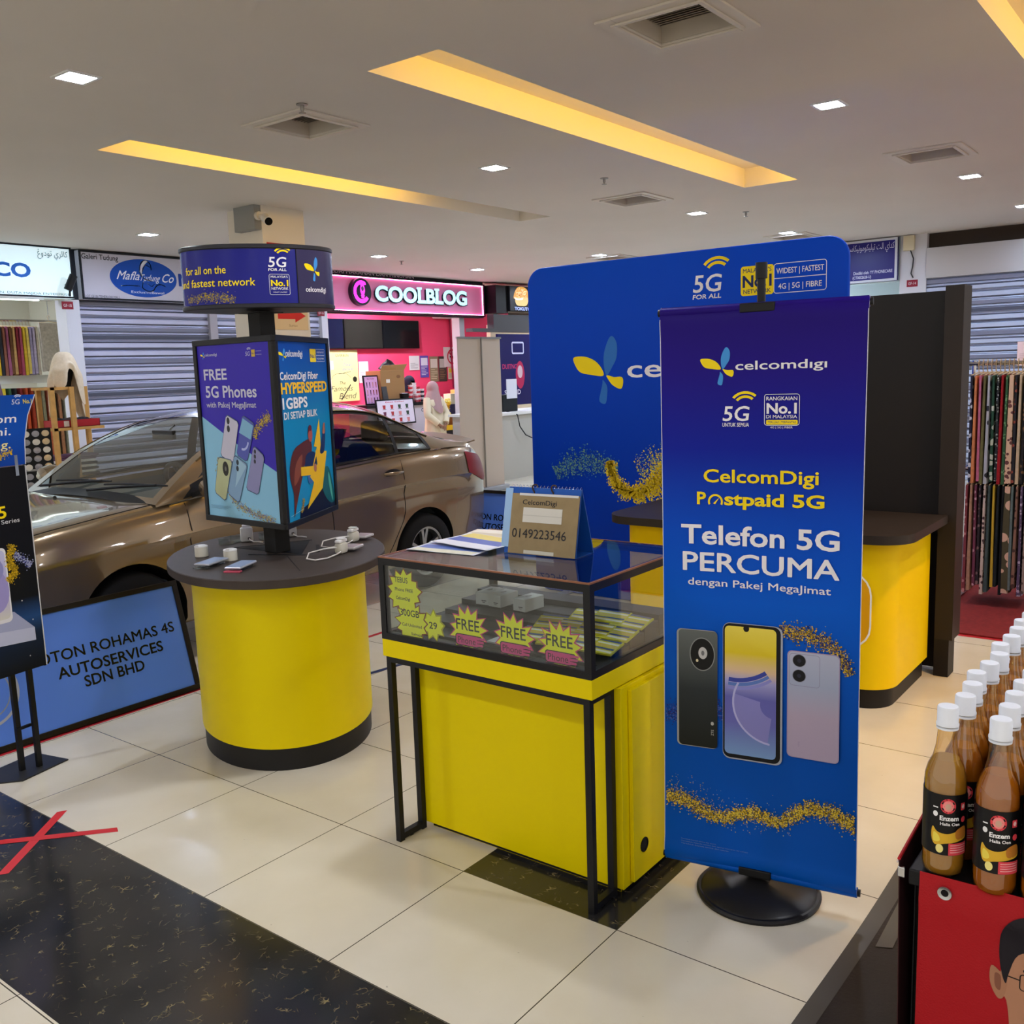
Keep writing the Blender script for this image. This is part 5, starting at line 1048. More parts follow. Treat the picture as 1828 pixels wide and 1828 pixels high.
    def hood(s, f): 
        w, zs, zd = interp(TW, s), interp(TS, s), interp(TD, s); e = zd - zs; q = abs(f); k = [(.925, 0), (.885, e * .25 + .006), (.80, e * .52 + .006), (.66, e * .76), (.36, e * .95), (0, e)]
        for (a, za), (b, zb_) in zip(k, k[1:]):
            if b <= q <= a: return Vector((s, f * w, zs + za + (zb_ - za) * (a - q) / (a - b)))
        return Vector((s, f * w, zs))
    for sd in (-1, 1): m.tube([hood(.25 + .05 * k, sd * .87) for k in range(20)], .004, 5)
    m.build('bonnet_gap', mat('050505', .8), t, world=False)
    m = MB(); m.grid(20, 3, lambda a, b: Vector((1.08 + .085 * b, (2 * a - 1) * .72, .962 + .030 * b + .004 - .040 * (2 * a - 1) ** 2 * (1 - b * .3)))); m.build('cowl_panel', TRIM, t, world=False, solid=.004)
    for y0, y1 in ((-.08, -.62), (.52, .0)):
        m = MB(); m.tube([Vector((1.12, y0 + .05, 1.0)), Vector((1.18, (y0 + y1) / 2, 1.030)), Vector((1.24, y1, 1.045))], .009, 6); m.tube([Vector((1.20, y0 - .02, 1.030)), Vector((1.22, (y0 + y1) / 2 - .04, 1.045)), Vector((1.25, y1 - .10, 1.045))], .006, 6); m.build('wiper', mat('0a0a0a', .5), t, world=False)
    m = MB(); m.grid(16, 2, lambda a, b: Vector((4.10 + .17 * b - .06 * (2 * a - 1) ** 2, (2 * a - 1) * .66, 1.112 + .022 * b - .055 * (2 * a - 1) ** 2))); m.build('boot_spoiler', PNT, t, world=False, solid=.012, smooth=60)
    m = MB(); m.lathe([(.012, 0), (.010, .012), (0, .016)], c=(1.0, .15, hood(1.0, .18).z), n=10); m.build('washer_jet', TRIM, t, world=False)
    # cabin: dashboard, wheel, seats, mirror
    m = MB(); m.grid(8, 10, lambda a, b: Vector((1.2 + .42 * a, (2 * b - 1) * .70, .95 + .03 * sin(a * 3) + .04 * math.exp(-((b - .25) / .12) ** 2) * a - (.25 if a == 1 else 0)))); m.build('dashboard', mat('45443f', .6), t, world=False, solid=.01, smooth=60)
    m = MB(); c = Vector((1.62, -.36, .97)); ax = Vector((-.9, 0, -.45)).normalized(); x = Vector((0, 1, 0)); y = ax.cross(x); m.tube([c + (x * cos(q) + y * sin(q)) * .185 for q in [2 * pi * k / 28 for k in range(28)]], .016, 8, closed=True)
    for q in (.2, 2.94, 4.71): m.tube([c, c + (x * cos(q) + y * sin(q)) * .18], .014, 6)
    m.build('steering_wheel', mat('1c1b1b', .5), t, world=False, smooth=60)
    for nm, sx, ys_ in (('front_seat', 2.0, (-.36, .36)), ('rear_seat', 2.95, (-.36, .36))):
        for yy in ys_:
            m = MB(); m.box(sx - .25, yy - .25, .40, sx + .22, yy + .25, .60); m.prism([(sx + .12, yy - .24, .55), (sx + .27, yy - .24, .55), (sx + .42, yy - .21, 1.12), (sx + .32, yy - .21, 1.12)], (0, .46, 0)); m.box(sx + .34, yy - .12, 1.14, sx + .43, yy + .12, 1.30); m.build(nm, mat('2a2a2b', .7), t, world=False, bevel=.03, smooth=50)
    m = MB(); m.box(1.70, -.12, 1.275, 1.73, .12, 1.335); m.tube([(1.74, 0, 1.31), (1.80, 0, 1.37)], .008, 6); m.build('rear_view_mirror', mat('24221f', .3), t, world=False, bevel=.006)
    m = MB(); m.tube([side(.02, .42, -1), Vector((0, 0, .42)), side(.02, .42, 1)], .05, 8); m.build('lower_grille', TRIM, t, world=False)
car()
def gift():
    t = thing('wrapped_gift', 'cellophane-wrapped gift with a pink ruffled top on the rear seat of the car', 'gift', (4.86, 5.46, .60))
    m = MB(); r = random.Random(3); 
    def w(a, z, R): q = a * 2 * pi; return Vector((4.86 + R * (1 + .10 * sin(q * 9 + z * 20)) * cos(q), 5.46 + R * .8 * (1 + .10 * cos(q * 7)) * sin(q), .602 + z))
    pr = [(.17, 0), (.18, .08), (.15, .22), (.10, .34), (.045, .44), (.04, .47), (.08, .53), (.115, .62), (.125, .66)]
    m.grid(40, 8, lambda a, b: w(a, pr[round(b * 8)][1], pr[round(b * 8)][0])); m.build('cellophane', glass_mat('cellophane', 'c99aa6', .22, .12), t)
    m = MB(); m.grid(40, 3, lambda a, b: w(a, pr[5 + round(b * 3)][1], pr[5 + round(b * 3)][0] * .92)); m.build('pink_ruffle', mat('a83a5a', .5), t)
    m = MB(); m.box(4.78, 5.39, .605, 4.94, 5.53, .83); m.build('boxes', mat('6f6a3a', .5), t, bevel=.01)
    m = MB(); m.tube([w(k / 16, .455, .05) for k in range(16)], .012, 6, closed=True); m.build('ribbon', mat('b0406a', .4), t)
gift()
# ================================================================ SHOP SIGNS
def light_box(name, o, u, W, H, face, label, depth=.10, emit=0., frame=FRM, fw=.02):
    o, u = Vector(o), Vector(u).normalized(); v = Vector((0, 0, 1)); n = u.cross(v)
    t = thing(name, label, 'shop sign', o + u * W / 2)
    m = MB(); m.obox(o - n * 0, u * W, v * H, n * depth); m.build('sign_face', mat(face, .35, emit=emit), t)
    m = MB(); q = o + n * (depth - .01)
    for a in ((0, 0, W, fw), (0, H - fw, W, H), (0, fw, fw, H - fw), (W - fw, fw, W, H - fw)): m.obox(q + u * a[0] + v * a[1], u * (a[2] - a[0]), v * (a[3] - a[1]), n * .022)
    m.build('frame', mat(frame, .5), t)
    return t, Print(o + n * depth, u, v, off=.0012, emit=0)
AR1 = '\u06A0\uFEED\uFEA9\uFEEE\uFE97 \uFEF1\uFEAE\uFEDF\uFE8E\uFEDB'
AR2 = '\uFEF2\uFEB3\uFE8E\uFB91\uFEF4\uFEE7\uFEEE\uFEE3\uFEEE\uFB91\uFEF4\uFEE0\uFEF4\uFE97 \uFE96\uFEDF\uFE8D \uFEF1\uFE8D\uFEAA\uFB90'
t, P = light_box('shop_sign', (6.17, YW, 2.675), (1, 0, 0), 3.84, .575, 'c9c6d2', 'white shop sign with a blue oval hooded-figure logo above the grey shutter')
P.text('Galeri Tudung', .03, .478, .064, '1b1b22', w=.47, bold=.012); e = '1a4fae'
P.ell(.835, .285, .465, .235, e, 48, 'logo'); wq = 'e6e6ee'
P.text('Mafla', .46, .26, .11, wq, w=.30, bold=.008, shear=.45, t='logo'); P.text('Tudung', .76, .255, .085, wq, w=.28, bold=.004, shear=.45, t='logo'); P.text('Co', 1.07, .25, .11, wq, w=.17, bold=.008, shear=.45, t='logo')
for pts, w_ in (([(.78, .37), (.79, .44), (.83, .495), (.88, .505), (.93, .47), (.945, .40)], .012), ([(.80, .33), (.83, .40), (.865, .45), (.92, .43)], .008), ([(.78, .37), (.80, .31), (.86, .27), (.93, .26)], .010), ([(.82, .24), (.80, .17), (.87, .13), (.95, .14), (.99, .19), (1.05, .22), (1.12, .20)], .010), ([(.52, .18), (.62, .19), (.75, .185)], .008), ([(.88, .22), (.93, .19), (.97, .22)], .007)):
    P.line(smooth_poly(pts + pts[::-1], 3), w_, wq, 'logo')
P.poly(smooth_poly([(.79, .36), (.80, .44), (.85, .50), (.90, .50), (.86, .46), (.82, .41), (.805, .34)]), wq, 'logo')
P.text('ExclusiveBawal', .64, .098, .032, wq, w=.46, bold=.0, t='logo'); P.text('M', 1.335, .215, .16, '1a3f9a', w=.17, bold=.03); P.text('LOT GF IN TEMERLOH MALL', .03, .022, .032, '55555f', w=.45)
P.text('afla Tudung Co', 1.54, .215, .16, '1a3f9a', bold=.03); P.build(t)
t, P = light_box('shop_sign', (3.35, YW, 2.675), (1, 0, 0), 2.72, .59, 'cfe6ee', 'brightly lit pale shop sign ending in blue letters CO, over the scarf shop', emit=.75)
P.text('TUDUNG CO', 2.225, .225, .155, '0f6fe0', w=1.72, al='r', bold=.035); P.text(AR1, 2.68, .475, .07, '2a3238', w=.36, al='r'); P.text('NO PENDAFTARAN: DUTA MAJIDA ENTERPRISE', 2.66, .03, .028, '5a6a74', w=1.3, al='r'); P.build(t)
t, P = light_box('shop_sign', (XW + .0, 8.0, 2.685), (0, -1, 0), 4.14, .565, '201c72', 'dark blue phone shop sign beside the rounded corner of the backdrop', depth=.06, frame='c9ced6', fw=.03)
P.text(AR2, 4.10, .43, .085, 'c9cae6', w=.64, al='r'); P.text('Dimiliki oleh: YY PHONECARE', 4.08, .112, .042, 'c9cae6', w=.52, al='r', bold=.02); P.text('(CT0052628-U)', 3.80, .055, .038, 'c9cae6', w=.25, al='r', bold=.02); P.build(t)
# glowing drink shop sign
def cool_sign():
    o = Vector((10.10, YW, 2.64)); t = thing('shop_sign', 'glowing pink shop sign with white letters COOLBLOG and a round magenta logo', 'shop sign', (12.0, YW, 2.64)); W, H = 3.80, .575
    m = MB(); m.box(o.x, o.y - .02, o.z, o.x + W, o.y, o.z + H); m.build('backing_panel', mat('e88ab4', .4), t)
    m = MB(); f = .022
    for a in ((0, 0, W, f), (0, H - f, W, H), (0, f, f, H - f), (W - f, f, W, H - f)): m.box(o.x + a[0], o.y - .06, o.z + a[1], o.x + a[2], o.y - .02, o.z + a[3])
    m.build('frame', mat('17161b', .5), t)
    m = MB()
    for a in ((f, f, W - f, f + .008), (f, H - f - .008, W - f, H - f), (f, f, f + .008, H - f), (W - f - .008, f, W - f, H - f)): m.box(o.x + a[0], o.y - .032, o.z + a[1], o.x + a[2], o.y - .022, o.z + a[3])
    m.build('glow_strip', mat('ff8ac0', .5, emit=16.0), t)
    vs, fs = glyphs('COOLBLOG', .038, 4); x0 = min(v[0] for v in vs); x1 = max(v[0] for v in vs); kx, kz = 2.28 / (x1 - x0), .245 / .74
    # one mesh per letter
    adv = []; cur = ''
    for ch in 'COOLBLOG':
        cur += ch; q, _ = glyphs(cur, .038, 4); adv.append((ch, max(v[0] for v in q)))
    for ch, xr in adv:
        q, fq = glyphs(ch, .038, 4); q1 = max(v[0] for v in q); sh = xr - q1
        P3 = lambda d: [(o.x + .99 + (a + sh - x0) * kx, o.y - d, o.z + .195 + b * kz) for a, b in q]
        m = MB(); m.add(P3(.075), fq)
        if ch == 'L':
            a0 = min(v[0] for v in q); X = o.x + .99 + (a0 + sh - x0) * kx; m.box(X - .022, o.y - .0765, o.z + .187, X + .10, o.y - .0745, o.z + .222); m.box(X - .022, o.y - .0765, o.z + .410, X + .10, o.y - .0745, o.z + .445)
        m.build('letter', mat('b4ecf8', .5, emit=.95), t)
        m = MB(); m.add(P3(.074), fq); k = len(m.v); 
        mm = m.mesh('letter_back', mat('1a2530', .6), solid=.045); mm.transform(Matrix.Translation((.012, .0, -.014))); link('letter_back', mm, t)
    c = Vector((o.x + .67, o.y, o.z + .315)); m = MB(); m.lathe([(.21, -.10), (.215, -.02), (.21, -.0)], c=c, n=48, ax=1); m.build('logo_disc', mat('17141f', .5), t, smooth=40)
    P = Print(c, (1, 0, 0), (0, 0, 1), off=.1012, emit=1.6); P.arc(0, 0, .115, .175, 60, 325, 'ff2fe0', 30, 'logo'); P.arc(.04, .11, .02, .06, 0, 200, 'ff2fe0', 10, 'logo'); P.ell(.02, .03, .05, .085, 'ff2fe0', 24, 'logo'); P.ell(.02, .05, .028, .04, '2a1630', 18, 'logo'); P.poly([(-.02, -.05), (.06, -.05), (.045, -.10), (-.005, -.10)], 'ff2fe0', 'logo'); P.build(t)
    P = Print(o + Vector((0, -.062, 0)), (1, 0, 0), (0, 0, 1), off=.0); P.text('KEDAI MAKANAN DAN MINUMAN', .02, .585, .06, 'b9a6b0', w=1.9, bold=.01); P.build(t)
cool_sign()
def burger_sign():
    t = thing('hanging_sign', 'black sign box with a burger picture next to the glowing pink shop sign', 'shop sign', (14.4, 11.1, 2.62))
    m = MB(); m.box(13.95, 11.0, 2.70, 14.30, 11.40, 3.2); m.build('side_box', mat('0c0c0e', .5), t)
    m = MB(); m.box(14.30, 10.95, 2.74, 15.25, 11.35, 3.2); m.build('sign_box', mat('15161b', .4), t, bevel=.01)
    P = Print((14.30, 10.95, 2.74), (1, 0, 0), (0, 0, 1), emit=.7); P.poly(smooth_poly([(.16, .22), (.13, .30), (.22, .42), (.36, .455), (.52, .42), (.60, .31), (.56, .24)]), 'd6a04a'); P.poly(smooth_poly([(.17, .24), (.2, .12), (.36, .10), (.52, .12), (.57, .25), (.36, .27)]), 'd9b878'); P.poly(smooth_poly([(.14, .255), (.25, .235), (.40, .25), (.38, .215), (.2, .205)]), 'f0e6d6')
    P.specks([(.2, .32), (.36, .36), (.52, .32)], .08, 140, ('e6c48a', 'b0702a', 'f0dcae'), .012, 71); P.text('TOKUTO', .14, .02, .06, 'a9b8ff', w=.50, bold=.03); P.build(t)
burger_sign()
m = MB(); m.box(13.3, 11.05, 2.36, 16.6, 11.2, 2.42); m.box(13.92, 11.05, 2.42, 16.6, 11.2, 2.68); struct(m.build('trim_9', mat('4a4a4c', .5)))
m = MB(); m.box(15.75, 12.6, 0, 20.2, 12.7, 2.6); struct(m.build('wall_kiosk_back', mat('ded0b4', .7)))
def plate(o, u, label, txt):
    t = thing('unit_plate', label, 'number plate', o); o, u = Vector(o), Vector(u); m = MB(); n = u.cross(Vector((0, 0, 1))); m.obox(o - u * .07 - Vector((0, 0, .045)), u * .14, (0, 0, .09), n * .004); m.build('plate', mat('8a1c2c', .5), t); P = Print(o - u * .07 - Vector((0, 0, .045)) + n * .004, u, (0, 0, 1)); P.text(txt, .07, .027, .036, 'd6c4c4', w=.10, al='c', bold=.01); P.build(t)
plate((6.01, YW - .021, 2.60), (1, 0, 0), 'small red unit number plate between the scarf shop and the shutter', 'GF-18'); plate((9.97, YW - .021, 2.61), (1, 0, 0), 'small red unit number plate beside the pink shop front', 'GF-16'); plate((XW - .001, 3.675, 2.63), (0, -1, 0), 'small red unit number plate beside the silver shutter box', 'GF-14')
def junction(): 
    t = thing('junction_box', 'cream electrical box under the ceiling beside the dark blue phone shop sign', 'electrical box', (XW - .03, 3.72, 3.06)); m = MB(); m.box(XW - .06, 3.65, 3.06, XW, 3.79, 3.255); m.build('housing', mat('d0c8a8', .5), t, bevel=.004)
    m = MB(); m.tube([(XW - .03, 3.70, 3.06), (XW - .03, 3.66, 2.95), (XW - .02, 3.67, 2.85), (XW - .02, 3.69, 2.76), (XW - .02, 3.66, 2.70)], .008, 6); m.build('cable', mat('2a2826', .5), t, smooth=60)
junction()
def cctv():
    t = thing('security_camera', 'white bullet security camera on a grey box at the top of the pillar', 'security camera', (5.93, 7.58, 3.03))
    m = MB(); m.box(5.85, 7.445, 3.04, 5.928, 7.75, 3.264); m.build('grey_box', mat('8a8a88', .6), t, bevel=.004)
    m = MB(); m.tube([(5.89, 7.445, 3.16), (5.89, 7.41, 3.16)], .04, 14); m.tube([(5.89, 7.41, 3.16), (5.89, 7.34, 3.13)], .018, 8); m.build('bracket', mat('d6cfc4', .5), t, smooth=40)
    m = MB(); d = Vector((-.35, -.75, -.35)).normalized(); a = Vector((5.89, 7.33, 3.13)); m.tube([a - d * .02, a + d * .12], .042, 18); m.build('camera_body', mat('dedad2', .4), t, smooth=40)
    m = MB(); m.tube([a + d * .119, a + d * .123], .036, 18); m.build('lens', mat('08080a', .1), t, smooth=40)
cctv()
def arrow_sign():
    t = thing('arrow_sign', 'paper sign with a red arrow on the pillar behind the oval counter pole', 'sign', (6.2, 7.437, 2.1)); m = MB(); m.box(6.0, 7.434, 2.12, 6.41, 7.4395, 2.42); m.build('paper', mat('d6bd92', .7), t); P = Print((6.0, 7.434, 2.12), (1, 0, 0), (0, 0, 1)); P.poly([(.04, .168), (.25, .168), (.25, .20), (.385, .135), (.25, .07), (.25, .102), (.04, .102)], 'c9281c'); P.text('Surau', .22, .03, .022, '8a6a4a', w=.1, al='c'); P.build(t)
    t = thing('red_notice', 'red notice high on the pillar above the drum header', 'sign', (6.2, 7.437, 2.9)); m = MB(); m.box(5.97, 7.434, 2.80, 6.43, 7.4395, 2.93); m.build('notice', mat('b02018', .5), t)
arrow_sign()
def sticker(o, u, w, h, label, cols, name='notice_paper'):
    o, u = Vector(o), Vector(u).normalized(); n = u.cross(Vector((0, 0, 1))); t = thing(name, label, 'notice', o + u * w / 2); m = MB(); m.obox(o, u * w, (0, 0, h), n * .003); m.build('sheet', mat(cols[0], .6), t); P = Print(o + n * .003, u, (0, 0, 1)); r = random.Random(len(label))
    if len(cols) > 2: P.rect(w * .1, h * .55, w * .9, h * .9, cols[2])
    for k in range(6): P.line([(w * .12, h * (.48 - k * .07)), (w * r.uniform(.5, .9), h * (.48 - k * .07))], h * .022, cols[1])
    P.build(t)
sticker((7.93, YW + .028, 1.56), (1, 0, 0), .24, .40, 'yellow and blue notice stuck on the shutter beside the poster prism', ('c9cc3a', '2a4a9c', '2f55a6'))
sticker((XW + .0, 2.37, 1.50), (0, -1, 0), .22, .30, 'pale pink notice stuck on the shutter above the fabric rack', ('e6c4bc', 'c9a49c'))

# ================================================================ DRINK SHOP INTERIOR
for k, (x0, x1, l, c) in enumerate(((12.40, 12.85, 'dark wall screen mostly hidden at the end of the row of three', '14162c'), (12.87, 13.90, 'middle wall screen of three reflecting a red patch on the pink wall', '23211e'), (13.92, 14.98, 'black wall screen nearest the room corner of three on the pink wall', '0b0d12'))):
    t = thing('wall_screen', l, 'television', ((x0 + x1) / 2, 13.93, 2.16)); m = MB(); m.box(x0, 13.90, 2.17, x1, 13.96, 2.74); m.build('housing', mat('0c0c0f', .3), t, bevel=.006)
    m = MB(); m.box(x0 + .015, 13.897, 2.185, x1 - .015, 13.9, 2.725); m.build('screen', mat(c, .12), t); m = MB(); m.box((x0 + x1) / 2 - .05, 13.96, 2.35, (x0 + x1) / 2 + .05, 14.0, 2.6); m.build('bracket', BLACK, t)
def famous():
    t = thing('wall_poster', 'pale yellow poster with black script lettering and a pen below the wall screens', 'poster', (12.84, 13.95, 1.15)); m = MB(); m.box(12.42, 13.965, 1.16, 13.24, 13.995, 2.15); m.build('board', mat('cfc887', .6), t); P = Print((12.42, 13.965, 1.16), (1, 0, 0), (0, 0, 1)); b = '23221a'
    P.text('GIVERBUN', .24, .86, .05, '5a5636', w=.34, bold=.01); P.text('x', .40, .79, .04, '5a5636'); P.text('Coklat', .42, .68, .06, '2f4a9c', w=.22, shear=.3); P.text('Specialist', .40, .60, .05, '2f4a9c', w=.28, shear=.3); P.line([(.3, .53), (.62, .57)], .008, b)
    P.text('The', .30, .33, .06, b, w=.16, shear=.4); P.text('Famous', .08, .20, .11, b, w=.55, shear=.4, bold=-.01); P.text('Blend', .28, .05, .12, b, w=.42, shear=.4, bold=-.01); P.line(smooth_poly([(.1, .42), (.16, .5), (.3, .54), (.5, .53), (.62, .45), (.5, .53), (.3, .54), (.16, .5)], 3), .006, b); P.ell(.72, .42, .055, .055, b, 20); P.line([(.34, .03), (.60, .32)], .022, b); P.rect(.0, .62, .18, .78, 'b9c4dc'); P.build(t)
famous()
for o, w, h, l, c in (((14.73, 13.99, 1.72), .31, .30, 'white menu paper nearest the cardboard box on the pink wall', ('d9d6d6', '8a8688')), ((15.06, 13.99, 1.56), .26, .46, 'purple and white paper on the pink wall above the cups', ('5a4aa0', 'd9d6e0', 'd6d3e0')), ((15.36, 13.99, 1.46), .27, .54, 'brown photo menu on the pink wall above the stooping worker', ('8a7a5e', 'c9b89a', 'c9c0b4')), ((15.65, 13.99, 1.46), .26, .54, 'dark photo menu on the pink wall next to the no smoking sign', ('4a3a32', '8a6a4a', 'b9b0a6')), ((13.28, 13.99, 1.50), .26, .42, 'white paper on the pink wall behind the tilted menu board', ('d9c9cc', 'a08a90')), ((15.95, 13.99, 1.50), .24, .26, 'yellow edged notice under the no smoking sign', ('d6d2b9', '8a8660', 'd9c23a'))): sticker(o, (1, 0, 0), w, h, l, c)
t = thing('no_smoking_sign', 'white sign with a red no smoking ring on the pink wall', 'sign', (16.1, 13.99, 1.8)); m = MB(); m.box(15.83, 13.985, 1.77, 16.33, 13.995, 2.20); m.build('sheet', mat('dcd3d0', .6), t); P = Print((15.83, 13.985, 1.77), (1, 0, 0), (0, 0, 1)); P.arc(.27, .22, .13, .165, 0, 360, 'c01c30', 32); P.line([(.17, .32), (.37, .12)], .03, 'c01c30'); P.rect(.19, .20, .36, .235, '1b1a1a'); P.build(t)
t = thing('air_conditioner', 'white wall air conditioner under the end of the glowing pink sign', 'air conditioner', (15.85, 13.88, 2.78)); m = MB(); m.box(15.5, 13.78, 2.80, 16.25, 13.99, 3.06); m.build('housing', mat('dcd4d6', .4), t, bevel=.02); m = MB(); m.box(15.54, 13.775, 2.82, 16.21, 13.782, 2.85); m.build('vent_slot', mat('3a3438', .5), t)
tag(seat(MB().tube([(16.05, 13.97, 2.80), (16.06, 13.97, 2.2), (16.09, 13.97, 1.3)], .02, 6).build('wall_pipe', mat('8a1838', .5))), 'dark red pipe running down the pink wall from the air conditioner', 'pipe')
def counter():
    t = thing('serving_counter', 'serving counter of the drink shop with a dark top edge', 'counter', (12.3, 11.85, 0)); m = MB(); m.box(11.2, 11.65, 0, 13.0, 12.1, 1.10); m.build('base', mat('c9c2c9', .4), t); m = MB(); m.box(11.15, 11.6, 1.10, 13.05, 12.15, 1.15); m.build('worktop', mat('141216', .4), t)
    P = Print((11.2, 11.65, 0), (1, 0, 0), (0, 0, 1)); P.text('COOLBLOG', 1.32, .98, .06, '2a2630', w=.40, bold=.02); P.build(t)
counter()
def menu_board(a, b, h, lean, label, cols, name='menu_board'):
    o, u = Vector(a), (Vector(b) - Vector(a)); W = u.length; u.normalize(); v = Vector((0, lean, 1)).normalized() ; n = u.cross(v); t = thing(name, label, 'menu board', o + u * W / 2)
    m = MB(); m.obox(o, u * W, v * h, n * -.02); m.build('frame', BLACK, t, bevel=.003)
    P = Print(o, u, v, off=.001); P.rect(.025, .025, W - .025, h - .025, cols[0]); r = random.Random(int(W * 999)); P.text('Best Seller', W * .5, h * .86, h * .055, cols[1], w=W * .5, al='c', bold=.01)
    for i in range(4):
        for j in range(3):
            x, y = W * (.2 + .2 * i), h * (.10 + .26 * j); P.poly([(x - W * .04, y + h * .15), (x + W * .04, y + h * .15), (x + W * .028, y), (x - W * .028, y)], r.choice(cols[2:])); P.line([(x - W * .05, y - h * .02), (x + W * .05, y - h * .02)], h * .015, '4a3a44')
    P.build(t)
menu_board((11.28, 11.75, 1.15), (11.63, 11.75, 1.15), .50, .1, 'pink upright menu board leaning on the serving counter beside the cardboard box', ('d9a4cc', '9a3a6a', '8a3a3a', 'b05a6a', '6a3a5a', 'c98a8a'))
menu_board((11.35, 11.55, .80), (12.27, 11.55, .80), .44, .12, 'wide framed drinks menu hung on the front of the serving counter', ('e0d6e2', 'c02a4a', '3a4a3a', 'b03a3a', '6a2a4a', 'd98a8a'))
def cardbox():
    t = thing('cardboard_box', 'open brown cardboard box on the serving counter', 'box', (11.9, 11.9, 1.15)); m = MB(); m.box(11.62, 11.72, 1.151, 12.2, 12.08, 1.72); m.build('carton', mat('9a7448', .8), t, bevel=.004); P = Print((11.62, 11.72, 1.151), (1, 0, 0), (0, 0, 1)); P.rect(.13, .36, .22, .42, 'd9d2c4'); P.ell(.43, .46, .05, .03, '7a5430', 16); P.build(t)
    m = MB(); m.prism([(11.62, 11.72, 1.72), (12.2, 11.72, 1.72), (12.22, 11.66, 1.82), (11.62, 11.66, 1.80)][:4], (0, .004, .004)); m.build('flap', mat('a58052', .8), t)
    tt = thing('black_bag', 'crumpled black bag on top of the cardboard box', 'bag', (11.95, 11.88, 1.722)); m = MB(); r = random.Random(5); m.grid(14, 8, lambda a, b: Vector((11.95 + (.17 * sin(pi * b) * (1 + .2 * sin(a * 31))) * cos(a * 2 * pi), 11.88 + .12 * sin(pi * b) * sin(a * 2 * pi), 1.7225 + .10 * (1 - cos(pi * b)) / 1 * (.6 + .4 * sin(a * 6.28 + 1))))); m.build('bag', mat('121214', .5), tt, smooth=60)
cardbox()
for i, (x, n, c, l) in enumerate(((12.30, 5, 'b8323c', 'short stack of red and white paper cups by the black tub'), (12.40, 8, 'c9454c', 'second stack of red and white paper cups from the black tub'), (12.50, 9, 'd9d3d3', 'tallest stack of white paper cups on the serving counter'), (12.60, 7, 'c23a42', 'stack of red and white paper cups next to the stooping worker'), (12.70, 6, '3a3a42', 'stack of black and white paper cups by the stooping worker'), (12.45, 4, 'c9606a', 'low stack of paper cups in front of the tall one'))):
    t = thing('cup_stack', l, 'cups', (x, 11.78 if i < 5 else 11.69, 1.15)); 
    for k in range(n):
        m = MB(); z = 1.151 + k * .038; y = 11.78 if i < 5 else 11.69; m.lathe([(.030, z), (.043, z + .034), (.043, z + .037)], c=(x, y, 0), n=14); m.build('cup', mat(c if k % 2 == 0 else 'e0d9d8', .5), t, smooth=40)
t = thing('black_tub', 'black tub beside the stacked paper cups', 'tub', (12.08, 11.68, 1.15)); m = MB(); m.lathe([(.07, 0), (.085, .16), (.088, .165), (.08, .165), (.066, .01)], c=(12.14, 11.69, 1.151), n=24); m.build('tub_body', mat('131316', .5), t, smooth=40); m = MB(); m.box(12.06, 11.66, 1.31, 12.2, 11.70, 1.325); m.build('white_strip', mat('d6d3d6', .5), t)
t = thing('upright_booklet', 'dark booklet standing between the pink menu board and the cardboard box', 'booklet', (11.66, 11.66, 1.151)); m = MB(); m.obox((11.62, 11.66, 1.151), (.13, .01, 0), (0, .05, .30), (0, .012, 0)); m.build('cover', mat('3a3a3a', .4), t)
# flowers in front of the stooping worker
t = thing('flower_basket', 'yellow flowers and snacks in a basket on a yellow stand behind the woman in cream', 'flowers', (12.65, 11.2, .74)); m = MB(); m.lathe([(.13, 0), (.17, .13), (.165, .13), (.125, .01)], c=(12.68, 11.2, .741), n=20); m.build('basket', mat('7a4a1e', .7), t, smooth=40)
r = random.Random(9)
for k in range(16):
    a, q = r.random() * 6.28, r.uniform(.02, .15); c = Vector((12.68 + q * cos(a), 11.2 + q * sin(a), .90 + r.uniform(0, .32) * (1 - q))); m = MB()
    for j in range(6): 
        b = j * 1.047; m.lathe([(.0, -.012), (.02, 0), (.0, .012)], c=c + Vector((.024 * cos(b), -.008, .024 * sin(b))), n=8)
    m.build('flower', mat(('d9b012', 'e6c42a', 'c98a10', 'd6c23a')[k % 4], .6), t, smooth=60)
t = thing('yellow_display_table', 'yellow-topped dark stand under the flower basket', 'table', (12.68, 11.25, 0)); m = MB(); m.box(12.42, 10.98, .66, 12.95, 11.48, .74); m.build('top', mat('d6a80f', .5), t); m = MB(); m.box(12.46, 11.02, 0, 12.91, 11.44, .66); m.build('base', mat('15161c', .6), t)

